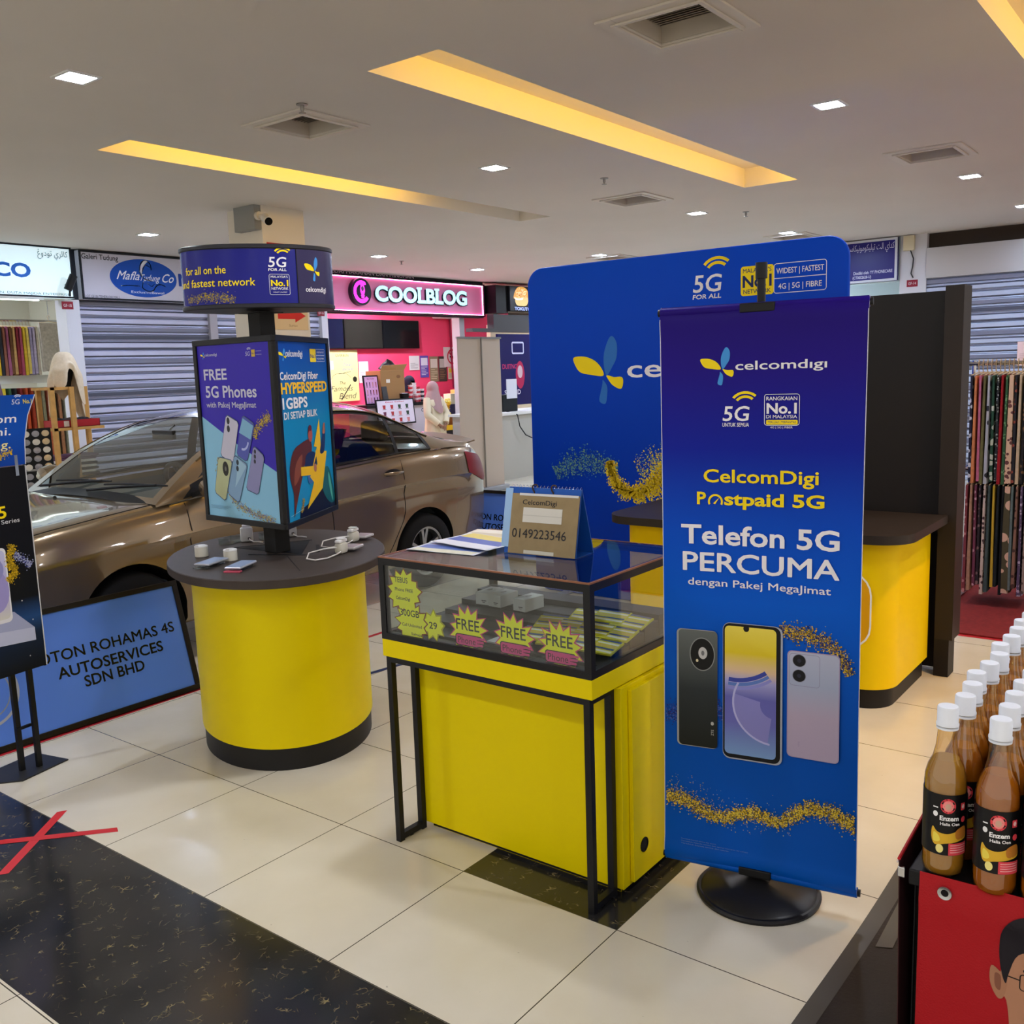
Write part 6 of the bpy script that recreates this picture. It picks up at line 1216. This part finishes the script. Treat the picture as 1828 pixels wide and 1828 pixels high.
# ================================================================ PEOPLE
def skin_body(name, J, E, rad, m, parent, sub=2):
    """one continuous skin grown over a jointed skeleton; J = joints, E = bones, rad = radii"""
    me = bpy.data.meshes.new(name); me.from_pydata(J, E, []); o = bpy.data.objects.new(name, me); COL.objects.link(o)
    md = o.modifiers.new('s', 'SKIN'); md.use_smooth_shade = True
    for i, v in enumerate(me.skin_vertices[0].data): v.radius = rad[i] if isinstance(rad[i], tuple) else (rad[i], rad[i]); v.use_root = (i == 0)
    sb = o.modifiers.new('u', 'SUBSURF'); sb.levels = sub; sb.render_levels = sub
    bpy.context.view_layer.update(); r = evaluated(o, name); bpy.data.meshes.remove(me); r.materials.clear(); r.materials.append(m); return link(name, r, parent)
def person(loc, label, bend, robe_c, hijab_c, hands_back, facing=1, h=1.50):
    """facing = +1 looks away along +y; figure built round its own base point"""
    t = thing('person', label, 'person', loc); B = Vector(loc); k = h / 1.6; f = facing
    SK = mat('8f6a52', .6)
    lean = bend
    def up(z, y=0., x=0.):          # spine bends forward above the hip
        z *= k; y *= k; hip = .86 * k
        if z > hip: d = z - hip; return B + Vector((x * k, f * (y * cos(lean) + d * sin(lean)), hip + d * cos(lean) - y * sin(lean)))
        return B + Vector((x * k, f * y, z))
    J = [up(.88), up(1.08), up(1.27), up(1.36), up(1.44), up(1.53)]; E = [(0, 1), (1, 2), (2, 3), (3, 4), (4, 5)]; R = [(.13 * k, .10 * k), (.12 * k, .095 * k), (.14 * k, .10 * k), .055 * k, (.075 * k, .09 * k), (.07 * k, .085 * k)]
    for s in (-1, 1):
        b = len(J); J += [up(.82, 0, s * .09), up(.46, .02, s * .095), up(.08, -.01, s * .10), up(.03, .12, s * .11)]; E += [(0, b), (b, b + 1), (b + 1, b + 2), (b + 2, b + 3)]; R += [.085 * k, .058 * k, .038 * k, (.042 * k, .025 * k)]
        b = len(J)
        if hands_back: P_ = [up(1.28, 0, s * .17), up(1.03, -.06, s * .25), up(.86, -.17, s * .09), up(.82, -.20, s * .035)]
        else: P_ = [up(1.28, 0, s * .17), up(1.02, .10, s * .22), up(.98, .32, s * .14), up(.97, .40, s * .11)]
        J += P_; E += [(2, b), (b, b + 1), (b + 1, b + 2), (b + 2, b + 3)]; R += [.055 * k, .042 * k, .028 * k, (.034 * k, .018 * k)]
        d = (P_[3] - P_[2]).normalized(); w = Vector((0, 0, 1)).cross(d).normalized(); w = d.cross(w).normalized() if hands_back else w
        for q in range(4):
            l = (.060, .070, .066, .052)[q] * k; c = len(J); off = w * ((q - 1.5) * .018 * k); J += [P_[3] + d * .02 * k + off, P_[3] + d * (.02 * k + l * .6) + off, P_[3] + d * (.02 * k + l * .95) + off - Vector((0, 0, .018 * k))]; E += [(b + 3, c), (c, c + 1), (c + 1, c + 2)]; R += [.009 * k, .0085 * k, .007 * k]
        c = len(J); J += [P_[2] + d * .03 * k + w * s * .028 * k, P_[2] + d * .07 * k + w * s * .045 * k]; E += [(b + 2, c), (c, c + 1)]; R += [.010 * k, .008 * k]
    body = skin_body('body', [tuple(p) for p in J], E, R, SK, t)
    # face: nose, eyes, mouth on the front of the head
    hc = up(1.49); fd = Vector((0, f * cos(lean), -sin(lean))); uu = Vector((0, f * sin(lean), cos(lean)))
    # robe with soft folds
    CL = mat(robe_c, .8, bump=.1, bscale=120); prof = [(.06, .27), (.30, .25), (.55, .225), (.80, .205), (.95, .185), (1.05, .175), (1.20, .185), (1.29, .165), (1.345, .09)]
    def rb(a, b):
        q = a * 2 * pi; i = min(int(b * 8), 7); g = b * 8 - i; z = prof[i][0] * (1 - g) + prof[i + 1][0] * g; r_ = prof[i][1] * (1 - g) + prof[i + 1][1] * g; fo = 1 + .07 * (1 - b) * sin(q * 8 + z * 2) + .02 * sin(q * 13)
        return up(z, .78 * r_ * fo * sin(q) + .01, r_ * fo * cos(q) * (1.0 if z < 1.2 else 1.12))
    m = MB(); m.grid(56, 24, rb); m.build('robe', CL, t, smooth=70, weld=True, solid=.004)
    for s in (-1, 1):
        b = 6 + (4 + 4 + 12 + 2) * (0 if s == -1 else 1) + 4; a_ = [Vector(J[b + i]) for i in range(3)]; wr = a_[1].lerp(a_[2], .92)
        m = MB(); m.tube([a_[0] - (a_[1] - a_[0]) * .15, a_[0].lerp(a_[1], .3), a_[0].lerp(a_[1], .75), a_[1], a_[1].lerp(wr, .4), wr], [.062 * k, .070 * k, .068 * k, .070 * k, .060 * k, .056 * k], 16); m.build('sleeve', CL, t, smooth=70)
    HJ = mat(hijab_c, .8, bump=.1, bscale=120)
    def hj(a, b):
        q = a * 2 * pi
        if b < .5:
            e = b / .5 * pi * .62; r_ = sin(e); z = 1.497 + .123 * cos(e); return up(z, .112 * r_ * sin(q), .098 * r_ * cos(q))
        g = (b - .5) / .5; r_ = .092 + (.175 - .092) * g ** .8; bk = -.5 * (1 + sin(q)) + .5
        z = 1.445 - (.20 + .20 * max(0, -sin(q)) ** 2) * g; fo = 1 + .05 * g * sin(q * 9)
        return up(z, (.112 + (.150 - .112) * g) * fo * sin(q), r_ * 1.02 * fo * cos(q))
    def keep(a): q = a * 2 * pi; return True
    m = MB(); n_a, n_b = 48, 24
    for i in range(n_a):
        for j in range(n_b):
            q = (i + .5) / n_a * 2 * pi; b = (j + .5) / n_b
            if abs(((q - pi / 2) + pi) % (2 * pi) - pi) < .62 and .26 < b < .52: continue           # opening for the face
            m.add([hj((i + x) / n_a, (j + y) / n_b) for x, y in ((0, 0), (1, 0), (1, 1), (0, 1))], [(0, 1, 2, 3)])
    m.build('headscarf', HJ, t, smooth=70, weld=True, solid=.003)
    fc = hc + fd * .087 * k
    m = MB(); m.lathe([(.0, -.018), (.012, -.006), (.009, .015), (.0, .024)], c=fc + fd * .006, n=10); m.build('nose', SK, t, smooth=60)
    for s in (-1, 1):
        m = MB(); m.lathe([(0, -.006), (.011, 0), (0, .006)], c=fc + uu * .024 * k + Vector((s * .031 * k, 0, 0)) - fd * .010, n=10); m.build('eye', mat('1a1210', .3), t, smooth=60)
    m = MB(); m.box(fc.x - .02, fc.y - .004 - f * .006, fc.z - .045, fc.x + .02, fc.y + .004 - f * .006, fc.z - .036); m.build('mouth', mat('7a3a38', .5), t)
    for s in (-1, 1):
        m = MB(); p = up(.0, .06, s * .11); m.lathe([(.045, .0), (.05, .02), (.035, .06), (0, .07)], c=p, n=14, sy=2.1); m.build('shoe', mat('2a2420', .6), t, smooth=60)
person((11.88, 10.75, 0), 'woman in a long cream coat and dusty pink headscarf, hands clasped behind her back', 0.05, 'cfc1a0', 'a3827e', True, 1, 1.50)
person((12.95, 12.60, 0), 'stooping shop worker in a dark navy top and headscarf behind the drinks counter', .42, '151a2c', '12162a', False, -1, 1.66)

# ================================================================ ROLL-UP, KIOSK, SCARF SHOP, FABRIC RACK
def rollup():
    t = thing('roll_up_banner', 'back of a pale roll-up banner standing between the car boot and the blue backdrop', 'banner stand', (10.1, 8.3, 0)); x0, x1 = 9.64, 10.55
    m = MB(); m.box(x0, 8.28, .05, x1, 8.283, 2.10); m.build('banner_sheet', mat('b7a999', .6), t)
    m = MB(); m.box(x0 - .02, 8.20, .0, x1 + .02, 8.36, .07); m.build('base', mat('a9a9ad', .35, metal=.7), t, bevel=.01)
    m = MB(); m.box(x0 - .01, 8.262, 2.09, x1 + .01, 8.29, 2.115); m.build('top_rail', mat('8f8d8a', .35, metal=.7), t); m = MB(); m.tube([(10.12, 8.262, .06), (10.12, 8.262, 2.11)], .010, 8); m.build('pole', mat('7d7870', .35, metal=.7), t, smooth=40)
rollup()
def kiosk():
    t = thing('kiosk_counter', 'pale grey kiosk counter half hidden by the blue backdrop', 'counter', (12.0, 8.6, 0)); m = MB(); m.box(11.0, 8.9, 0, 13.2, 9.6, .98); m.build('base', mat('a8a499', .5), t); m = MB(); m.box(10.96, 8.86, .98, 13.25, 9.65, 1.02); m.build('worktop', mat('d6d3cc', .4), t)
    t = thing('blue_poster_board', 'dark blue promotional poster board over the kiosk counter', 'poster', (14.0, 11.0, .9)); m = MB(); m.box(13.95, 11.0, 1.0, 14.95, 11.04, 2.32); m.build('board', mat('1c1b55', .35), t, bevel=.004); P = Print((13.95, 11.0, 1.0), (1, 0, 0), (0, 0, 1)); P.rframe(.42, .95, .8, 1.18, .04, .03, 'c9cae0', 'logo'); P.text('DUITNOW', .12, .68, .09, 'c23a6a', w=.6, bold=.02); P.ell(.66, .56, .14, .26, 'b02a52', 24); P.ell(.66, .62, .08, .12, 'c9b0b8', 20); P.text('SOUND', .16, .20, .09, 'd6d6e0', w=.5, bold=.02); P.text('BOX', .16, .08, .07, 'd6d6e0', w=.3, bold=.02); P.build(t)
    t = thing('card_terminal', 'black payment terminal with a white slip on the kiosk counter', 'terminal', (12.0, 9.2, 1.02)); m = MB(); m.box(11.62, 9.1, 1.0205, 12.0, 9.3, 1.28); m.build('housing', mat('0f0f11', .4), t, bevel=.01); m = MB(); m.box(11.72, 9.092, 1.22, 11.98, 9.10, 1.52); m.build('slip', mat('d6d6dc', .6), t); m = MB(); m.tube([(11.65, 9.06, 1.03), (11.64, 8.84, .98), (11.68, 8.83, .8), (11.82, 8.83, .66), (12.0, 8.84, .60)], .009, 6); m.build('cable', BLACK, t, smooth=60)
    t = thing('stock_shelf', 'purple and cream snack shelf behind the kiosk counter', 'shelf', (13.5, 11.6, 0)); m = MB(); m.box(13.7, 12.0, 0, 14.8, 12.4, 1.05); m.build('cabinet', mat('2f2748', .5), t)
    for k in range(5):
        m = MB(); m.box(13.75 + k * .2, 12.02, 1.0505, 13.90 + k * .2, 12.2, 1.25 + .07 * (k % 3)); m.build('packet', mat(('d6cdb0', 'c9a05a', '8a5a8a', 'e0dccf', 'b03a4a')[k], .5), t)
kiosk()
def cloth(x, y, z, w, h, th, hexc, label, along, grp, hanger=True, seed=0, pat=None, name='hanging_scarf', p2=None):
    """folded cloth over a hanger; along = direction of its width"""
    t = thing(name, label, 'scarf', (x, y, z - h), 0, grp); a = Vector(along); n = Vector((-a.y, a.x, 0)); r = random.Random(seed); p = r.uniform(0, 6)
    o = Vector((x, y, z)); m = MB()
    f = lambda s: (lambda i, j: o + a * ((i - .5) * w * (1 - .06 * j)) + n * (s * th / 2 * (.75 + .5 * j) + .006 * sin(i * 17 + p) * j) - Vector((0, 0, h * j * (1 + .015 * sin(i * 9 + p)))))
    m.grid(10, 12, f(1)); m.grid(10, 12, f(-1)); k0 = 143
    for j in range(12): m.f += [(j, j + 1, k0 + j + 1, k0 + j), (130 + j, k0 + 130 + j, k0 + 131 + j, 131 + j)]; m.m += [0, 0]
    for i in range(10): m.f += [(i * 13, k0 + i * 13, k0 + (i + 1) * 13, (i + 1) * 13)]; m.m += [0]
    if pat: mt = dots(hexc, p2, pat)
    else: mt = mat(hexc, .8, var=.18, vscale=30)
    m.build('cloth', mt, t, smooth=60)
    if hanger:
        m = MB(); m.tube([o + Vector((0, 0, .075)) + n * .0 + a * .015, o + Vector((0, 0, .10)), o + Vector((0, 0, .085)) - a * .02, o + Vector((0, 0, .02)), o + Vector((0, 0, .005)) - a * w * .48], .004, 5); m.tube([o + Vector((0, 0, .02)), o + Vector((0, 0, .005)) + a * w * .48], .005, 5); m.build('hanger', mat('c9b08a', .5), t, smooth=60)
    return t
DM = {}
def dots(c1, c2, sc):
    if (c1, c2, sc) in DM: return DM[(c1, c2, sc)]
    m = bpy.data.materials.new('patterned_cloth'); m.use_nodes = True; nt = m.node_tree; b = nt.nodes['Principled BSDF']; b.inputs['Roughness'].default_value = .8
    tc = nt.nodes.new('ShaderNodeTexCoord'); v = nt.nodes.new('ShaderNodeTexVoronoi'); v.inputs['Scale'].default_value = sc; nt.links.new(tc.outputs['Object'], v.inputs['Vector'])
    lt = nt.nodes.new('ShaderNodeMath'); lt.operation = 'LESS_THAN'; lt.inputs[1].default_value = .34; nt.links.new(v.outputs['Distance'], lt.inputs[0])
    x = nt.nodes.new('ShaderNodeMix'); x.data_type = 'RGBA'; x.inputs[6].default_value = (*lin(c1), 1); x.inputs[7].default_value = (*lin(c2), 1); nt.links.new(lt.outputs[0], x.inputs[0]); nt.links.new(x.outputs[2], b.inputs['Base Color']); DM[(c1, c2, sc)] = m; return m
def rack():
    t = thing('fabric_rack', 'two-tier metal rail rack loaded with patterned scarves on the red carpet', 'clothes rack', (6.95, .2, 0)); m = MB()
    for z in (1.60, .90): 
        m = MB(); m.tube([(6.95, 1.52, z), (6.95, -1.3, z)], .012, 8); m.build('rail', CHROME, t, smooth=40)
    for y in (1.50, -1.28, .1):
        m = MB(); m.tube([(7.16, y, .006), (7.16, y, 1.62)], .014, 8); m.tube([(6.95, y, 1.60), (7.16, y, 1.60)], .010, 8); m.tube([(6.95, y, .90), (7.16, y, .90)], .010, 8); m.tube([(6.85, y, .018), (7.4, y, .018)], .014, 8); m.build('upright', CHROME, t, smooth=40)
    m = MB(); m.box(7.10, -1.25, .83, 7.16, 1.48, .87); m.build('brace', mat('5a463a', .5), t)
rack()
UP = [('1b1e38', 'c9c9d6', 24, 'navy scarf with pale flecks'), ('d98a5a', None, 0, 'plain apricot scarf'), ('c96f8f', None, 0, 'plain rose pink scarf'), ('6f6a44', None, 0, 'plain olive scarf'), ('b9bcc6', '2a2a34', 16, 'pale grey scarf with dark leaves'), ('1f4a36', 'c9d0c0', 20, 'green and white leafy scarf'), ('23262a', 'b0b8b0', 60, 'black scarf with fine grey pattern'), ('a31f28', None, 0, 'plain crimson scarf'), ('2f5a38', '6f9a6a', 40, 'leaf green patterned scarf'), ('e3bfa0', '6a3a3a', 26, 'peach scarf with small spots'), ('1d1c24', 'a04a3a', 30, 'black scarf with red flecks'), ('cdb79a', None, 0, 'plain beige scarf'), ('17151a', '7a5a3a', 34, 'black scarf with brown flowers'), ('15130f', '8f7a4a', 28, 'dark brown scarf with gold flowers'), ('3a2f4a', None, 0, 'plain dusky purple scarf'), ('a06f3a', None, 0, 'plain caramel scarf')]
for k, (c, c2, sc, l) in enumerate(UP): cloth(6.95, 1.425 - .026 * k, 1.525, .42, .69, .014 if k != 9 else .03, c, l + ' hanging on the upper rail', (1, 0, 0), 'scarves on the upper rail', True, k, sc or None, p2=c2)
LO = [('8a3a44', 'c98a8a', 30, 'wine red scarf with pale flecks'), ('b98f76', None, 0, 'plain clay scarf'), ('7a3a52', 'd6a6b0', 30, 'plum scarf with pink spots'), ('2a2026', '8a6a6a', 30, 'dark scarf with dusty spots'), ('d6c2b6', '4a2f34', 34, 'cream scarf with dark dots'), ('4a5a5a', None, 0, 'plain slate scarf'), ('c9a82f', 'b03a7a', 6, 'yellow and magenta scarf'), ('20262a', None, 0, 'plain charcoal scarf'), ('16191c', None, 0, 'plain black scarf'), ('4f4a32', 'e0b9a0', 10, 'wide olive scarf with big pale flowers'), ('6a7a7a', None, 0, 'plain sage grey scarf'), ('8f6a5a', '4a2f2a', 30, 'brown scarf with dark flecks'), ('5a4a6a', 'b9a8c0', 36, 'violet patterned scarf'), ('a08f8a', '5a4a4a', 30, 'mushroom patterned scarf'), ('7a8a4a', 'e0d6a0', 20, 'moss and cream flowered scarf')]
for k, (c, c2, sc, l) in enumerate(LO): cloth(6.95, 1.43 - .027 * k, .815, .42, .72 - .02 * (k % 4), .014 if k != 9 else .04, c, l + ' hanging on the lower rail', (1, 0, 0), 'scarves on the lower rail', True, 40 + k, sc or None, p2=c2)
tag(seat(MB().box(6.02, -3.2, .0005, 9.6, 1.62, .010).build('red_carpet', mat('7a1f1e', .95, var=.15, vscale=40, bump=.3, bscale=400))), 'dull red carpet under the fabric rack', 'carpet')
tag(seat(MB().box(5.985, -3.2, .0005, 6.019, 1.62, .0012).build('carpet_tape', mat('b8202c', .5))), 'bright red tape along the front edge of the carpet', 'tape')
tag(seat(MB().box(9.7, -3.2, .0005, 12.4, 1.9, .010).build('red_carpet', mat('8a2a24', .95, bump=.3, bscale=400))), 'second red carpet further back before the grey shutter', 'carpet')
# scarf shop
def scarf_shop():
    t = thing('scarf_rail', 'wall rail inside the bright scarf shop, upper one of two', 'clothes rail', (5.2, 12.6, 2.4)); m = MB(); m.tube([(4.3, 12.6, 2.50), (6.70, 12.6, 2.50)], .015, 8); m.build('rail', CHROME, t, smooth=40)
    for x in (4.6, 5.7, 6.45):
        m = MB(); m.tube([(x, 12.6, 2.5), (x, 12.6, CEIL)], .006, 6); m.build('drop_rod', CHROME, t)
    t = thing('scarf_rail', 'lower of two rails in the bright scarf shop, under the row of long scarves', 'clothes rail', (5.2, 12.6, 1.7)); m = MB(); m.tube([(4.3, 12.6, 1.74), (6.70, 12.6, 1.74)], .015, 8); m.build('rail', CHROME, t, smooth=40); m = MB(); m.box(4.3, 12.55, 1.70, 6.70, 12.58, 1.80); m.build('white_pelmet', mat('e6e6e0', .6), t)
    for x in (4.32, 6.68): m = MB(); m.tube([(x, 12.62, .0), (x, 12.62, 1.75)], .015, 8); m.build('post', CHROME, t)
    cs = ['8a6a8a', '3a3034', '6a3a52', 'd6b02a', '2f2f38', '8f5a4a', 'a05a7a', '6f4a2f', 'c9a06a', '8a2f3a', 'b0506a', 'd9b83a', 'e0c86a', 'a39ac0', 'b9aecb', 'c4b9a8']
    nm = ['mauve', 'black', 'plum', 'mustard', 'charcoal', 'brick', 'orchid', 'brown', 'tan', 'wine', 'rose', 'golden', 'straw', 'lilac', 'pale lilac', 'beige']
    for k, c in enumerate(cs): cloth(5.56 + .042 * k, 12.6, 2.41, .36, .60, .030, c, 'long %s scarf on the upper rail of the bright scarf shop' % nm[k], (0, -1, 0), 'scarves in the bright shop, upper rail', True, 100 + k)
    cloth(6.36, 12.42, 2.46, .28, .62, .05, 'b9b0a4', 'wide beige shawl spread at the end of the upper rail of the bright scarf shop', (1, 0, 0), 'scarves in the bright shop, upper rail', True, 130)
    cs2 = ['d9c23a', '3a5a3a', '2a2a2a', '8a2a2a', 'c9562f', 'a8402a', '6a6a5a', '8f8a70', 'c96a4a', '4a4a3a', 'b07a5a', '9a9a86']; n2 = ['lemon', 'forest green', 'jet black', 'maroon', 'orange', 'rust', 'stone', 'khaki', 'coral', 'dark olive', 'copper', 'pale sage']
    for k, c in enumerate(cs2): cloth(5.70 + .07 * k, 12.6, 1.64, .36, .95, .036, c, 'long %s scarf on the lower rail of the bright scarf shop' % n2[k], (0, -1, 0), 'scarves in the bright shop, lower rail', False, 150 + k)
    # draped bust
    t = thing('draped_scarf_bust', 'cream sequinned shawl draped over a display bust on the wooden shelf', 'display bust', (5.52, 10.45, 1.64)); m = MB()
    m.lathe([(.10, 0), (.11, .05), (.15, .16), (.12, .24), (.05, .28), (.05, .29), (.07, .32), (.0, .36)], c=(5.44, 10.45, 1.641), n=24, sx=.8, sy=.6); m.build('bust', mat('22201f', .6), t, smooth=60)
    def dr(a, b): q = a * 2 * pi; r_ = .02 + .15 * min(1, b * 1.6) ** .7; return Vector((5.46 + r_ * cos(q) * (1 + .16 * b * sin(q * 7)) * 1.05, 10.43 + r_ * .8 * sin(q) * (1 + .18 * b * cos(q * 6)), 2.02 - .08 * min(1, b * 2.2) ** 2 - b * b * (.20 + .42 * max(0, cos(q - .2)) + .34 * max(0, cos(q - 2.7)) ** 2 + .10 * sin(q * 5)) ))
    m = MB(); m.grid(64, 20, dr); m.build('shawl', mat('cbb79a', .75, var=.06, vscale=40), t, smooth=70, solid=.004, weld=True)
    t = thing('wooden_shelf', 'light wooden ladder shelf in front of the scarf shop', 'shelf', (5.5, 10.5, 0)); wd_ = mat('b98a4a', .6, var=.12, vscale=14)
    for x, y in ((5.22, 10.30), (5.43, 10.28), (5.77, 10.62), (5.27, 10.70)):
        m = MB(); m.box(x - .025, y - .02, 0, x + .025, y + .02, 1.64); m.build('post', wd_, t)
    for z in (1.61, 1.165, .62, .2): m = MB(); m.box(5.20, 10.28, z, 5.44 if z > 1.5 else 5.78, 10.70, z + .03); m.build('board', wd_, t)
    t = thing('red_tray', 'red plastic tray of folded scarves on the wooden shelf', 'tray', (5.5, 10.5, 1.195)); m = MB(); z = 1.196
    m.box(5.24, 10.33, z, 5.76, 10.58, z + .006); m.box(5.24, 10.33, z, 5.76, 10.336, z + .08); m.box(5.24, 10.574, z, 5.76, 10.58, z + .08); m.box(5.24, 10.33, z, 5.246, 10.58, z + .08); m.box(5.754, 10.33, z, 5.76, 10.58, z + .08); m.build('tray_body', mat('a01c24', .4), t); P = Print((5.24, 10.33, z), (1, 0, 0), (0, 0, 1)); P.rect(.10, .01, .16, .07, 'd9d2cc', 'price_tag'); P.build(t)
    for k in range(3): tag(seat(MB().lathe([(0, 0), (.09, .01), (.10, .05), (.06, .09), (0, .10)], c=(5.34 + .14 * k, 10.45, 1.203), n=16).build('folded_scarf', mat(('2a2624', '4a3a34', '1f1d22')[k], .8, bump=.4, bscale=40), smooth=60)), ('black folded scarf nearest the frame edge in the red tray', 'brown folded scarf in the middle of the red tray', 'charcoal folded scarf at the far end of the red tray')[k], 'scarf', 'scarves in the red tray')
    r = random.Random(2)
    for k in range(8): tag(seat(MB().box(5.22 + r.uniform(0, .03), 10.33, .651 + k * .03, 5.66 + r.uniform(0, .05), 10.62, .679 + k * .03).build('folded_cloth', mat(('2a2426', 'd6d0c6')[k % 2] if k < 6 else '5a3a52', .8, var=.2, vscale=30), bevel=.008)), ('lowest' if k == 0 else ORD[k] + ' from below') + ' of the folded black and white cloths on the lower shelf board', 'cloth', 'folded cloths on the wooden shelf')
    t = thing('mauve_dress', 'mauve dress on a stand cut off by the frame edge, behind the blue top card', 'dress', (4.72, 10.6, 0)); m = MB(); m.grid(32, 12, lambda a, b: Vector((4.70 + (.10 + .26 * b) * cos(a * 6.2832) * (1 + .05 * sin(a * 60)), 10.6 + (.08 + .2 * b) * sin(a * 6.2832), 1.80 - 1.6 * b))); m.build('gown', mat('6a4f62', .8), t, smooth=70); m = MB(); m.tube([(4.70, 10.6, .0), (4.70, 10.6, 1.86)], .02, 8); m.build('stand', CHROME, t)
    for x, y, z, l in ((5.92, 11.05, 2.71, 'black spotlight clamped to the corner of the lit shop sign'), (5.36, 12.0, 2.72, 'small black spotlight hanging inside the bright scarf shop')):
        t = thing('spotlight', l, 'spotlight', (x, y, z)); m = MB(); m.tube([(x, y, z + .05), (x + .07, y - .04, z + .22)] if x > 5.5 else [(x, y, z), (x + .08, y, z - .18)], .045, 12); m.build('lamp_head', BLACK, t, smooth=40); m = MB(); m.tube([(x + .02, y, z - .02), (x + .04, y + .02, z + .10), (x + .05, y + .13, z + .12)] if x > 5.5 else [(x + .03, y, z - .06), (x + .02, y, z + .12)], .012, 6); m.build('arm', BLACK, t)
    t = thing('sign_tube_lamp', 'white tube lamp under the lit scarf shop sign', 'tube lamp', (5.0, 11.2, 2.64)); m = MB(); m.box(4.2, 11.10, 2.64, 5.65, 11.16, 2.67); m.build('housing', mat('d6dad6', .5), t); m = MB(); m.box(4.25, 11.11, 2.63, 5.6, 11.15, 2.64); m.build('tube', mat('eafff6', .4, emit=8), t)
scarf_shop()
def badge_board():
    t = thing('brooch_board', 'black board of round pale brooches standing beside the blue top card', 'display board', (4.38, 9.0, 0)); o = Vector((4.225, 9.0, .55)); u = Vector((1, 0, 0)); v = Vector((.05, .10, 1)).normalized(); n = u.cross(v).normalized()
    m = MB(); m.obox(o, u * .29, v * .72, n * -.01); m.build('board', mat('0c0c0d', .6), t)
    for x in (.02, .27): m = MB(); m.tube([(4.225 + x, 9.0, 0), o + u * x], .008, 6); m.build('leg', BLACK, t)
    m = MB(); m.obox(o + v * .32 + n * .001, u * .29, v * .02, n * .003); m.build('divider', mat('8a8a88', .5), t)
    for j in range(9):
        for i in range(3):
            c = o + u * (.05 + .093 * i) + v * (.035 + .078 * j + (.01 if j > 3 else 0)); m = MB(); R = [[c + (u * cos(q) + v * .82 * sin(q)) * .036 * e + n * d for q in [2 * pi * k / 16 for k in range(16)]] for e, d in ((1, 0), (1, .004), (.8, .007))]; m.rings(R); m.build('brooch', mat(('8f8f94', '9a9aa0', 'c9b48f')[i] if (j + i) % 4 else 'd6d3c9', .3, metal=.3), t, smooth=40)
badge_board()
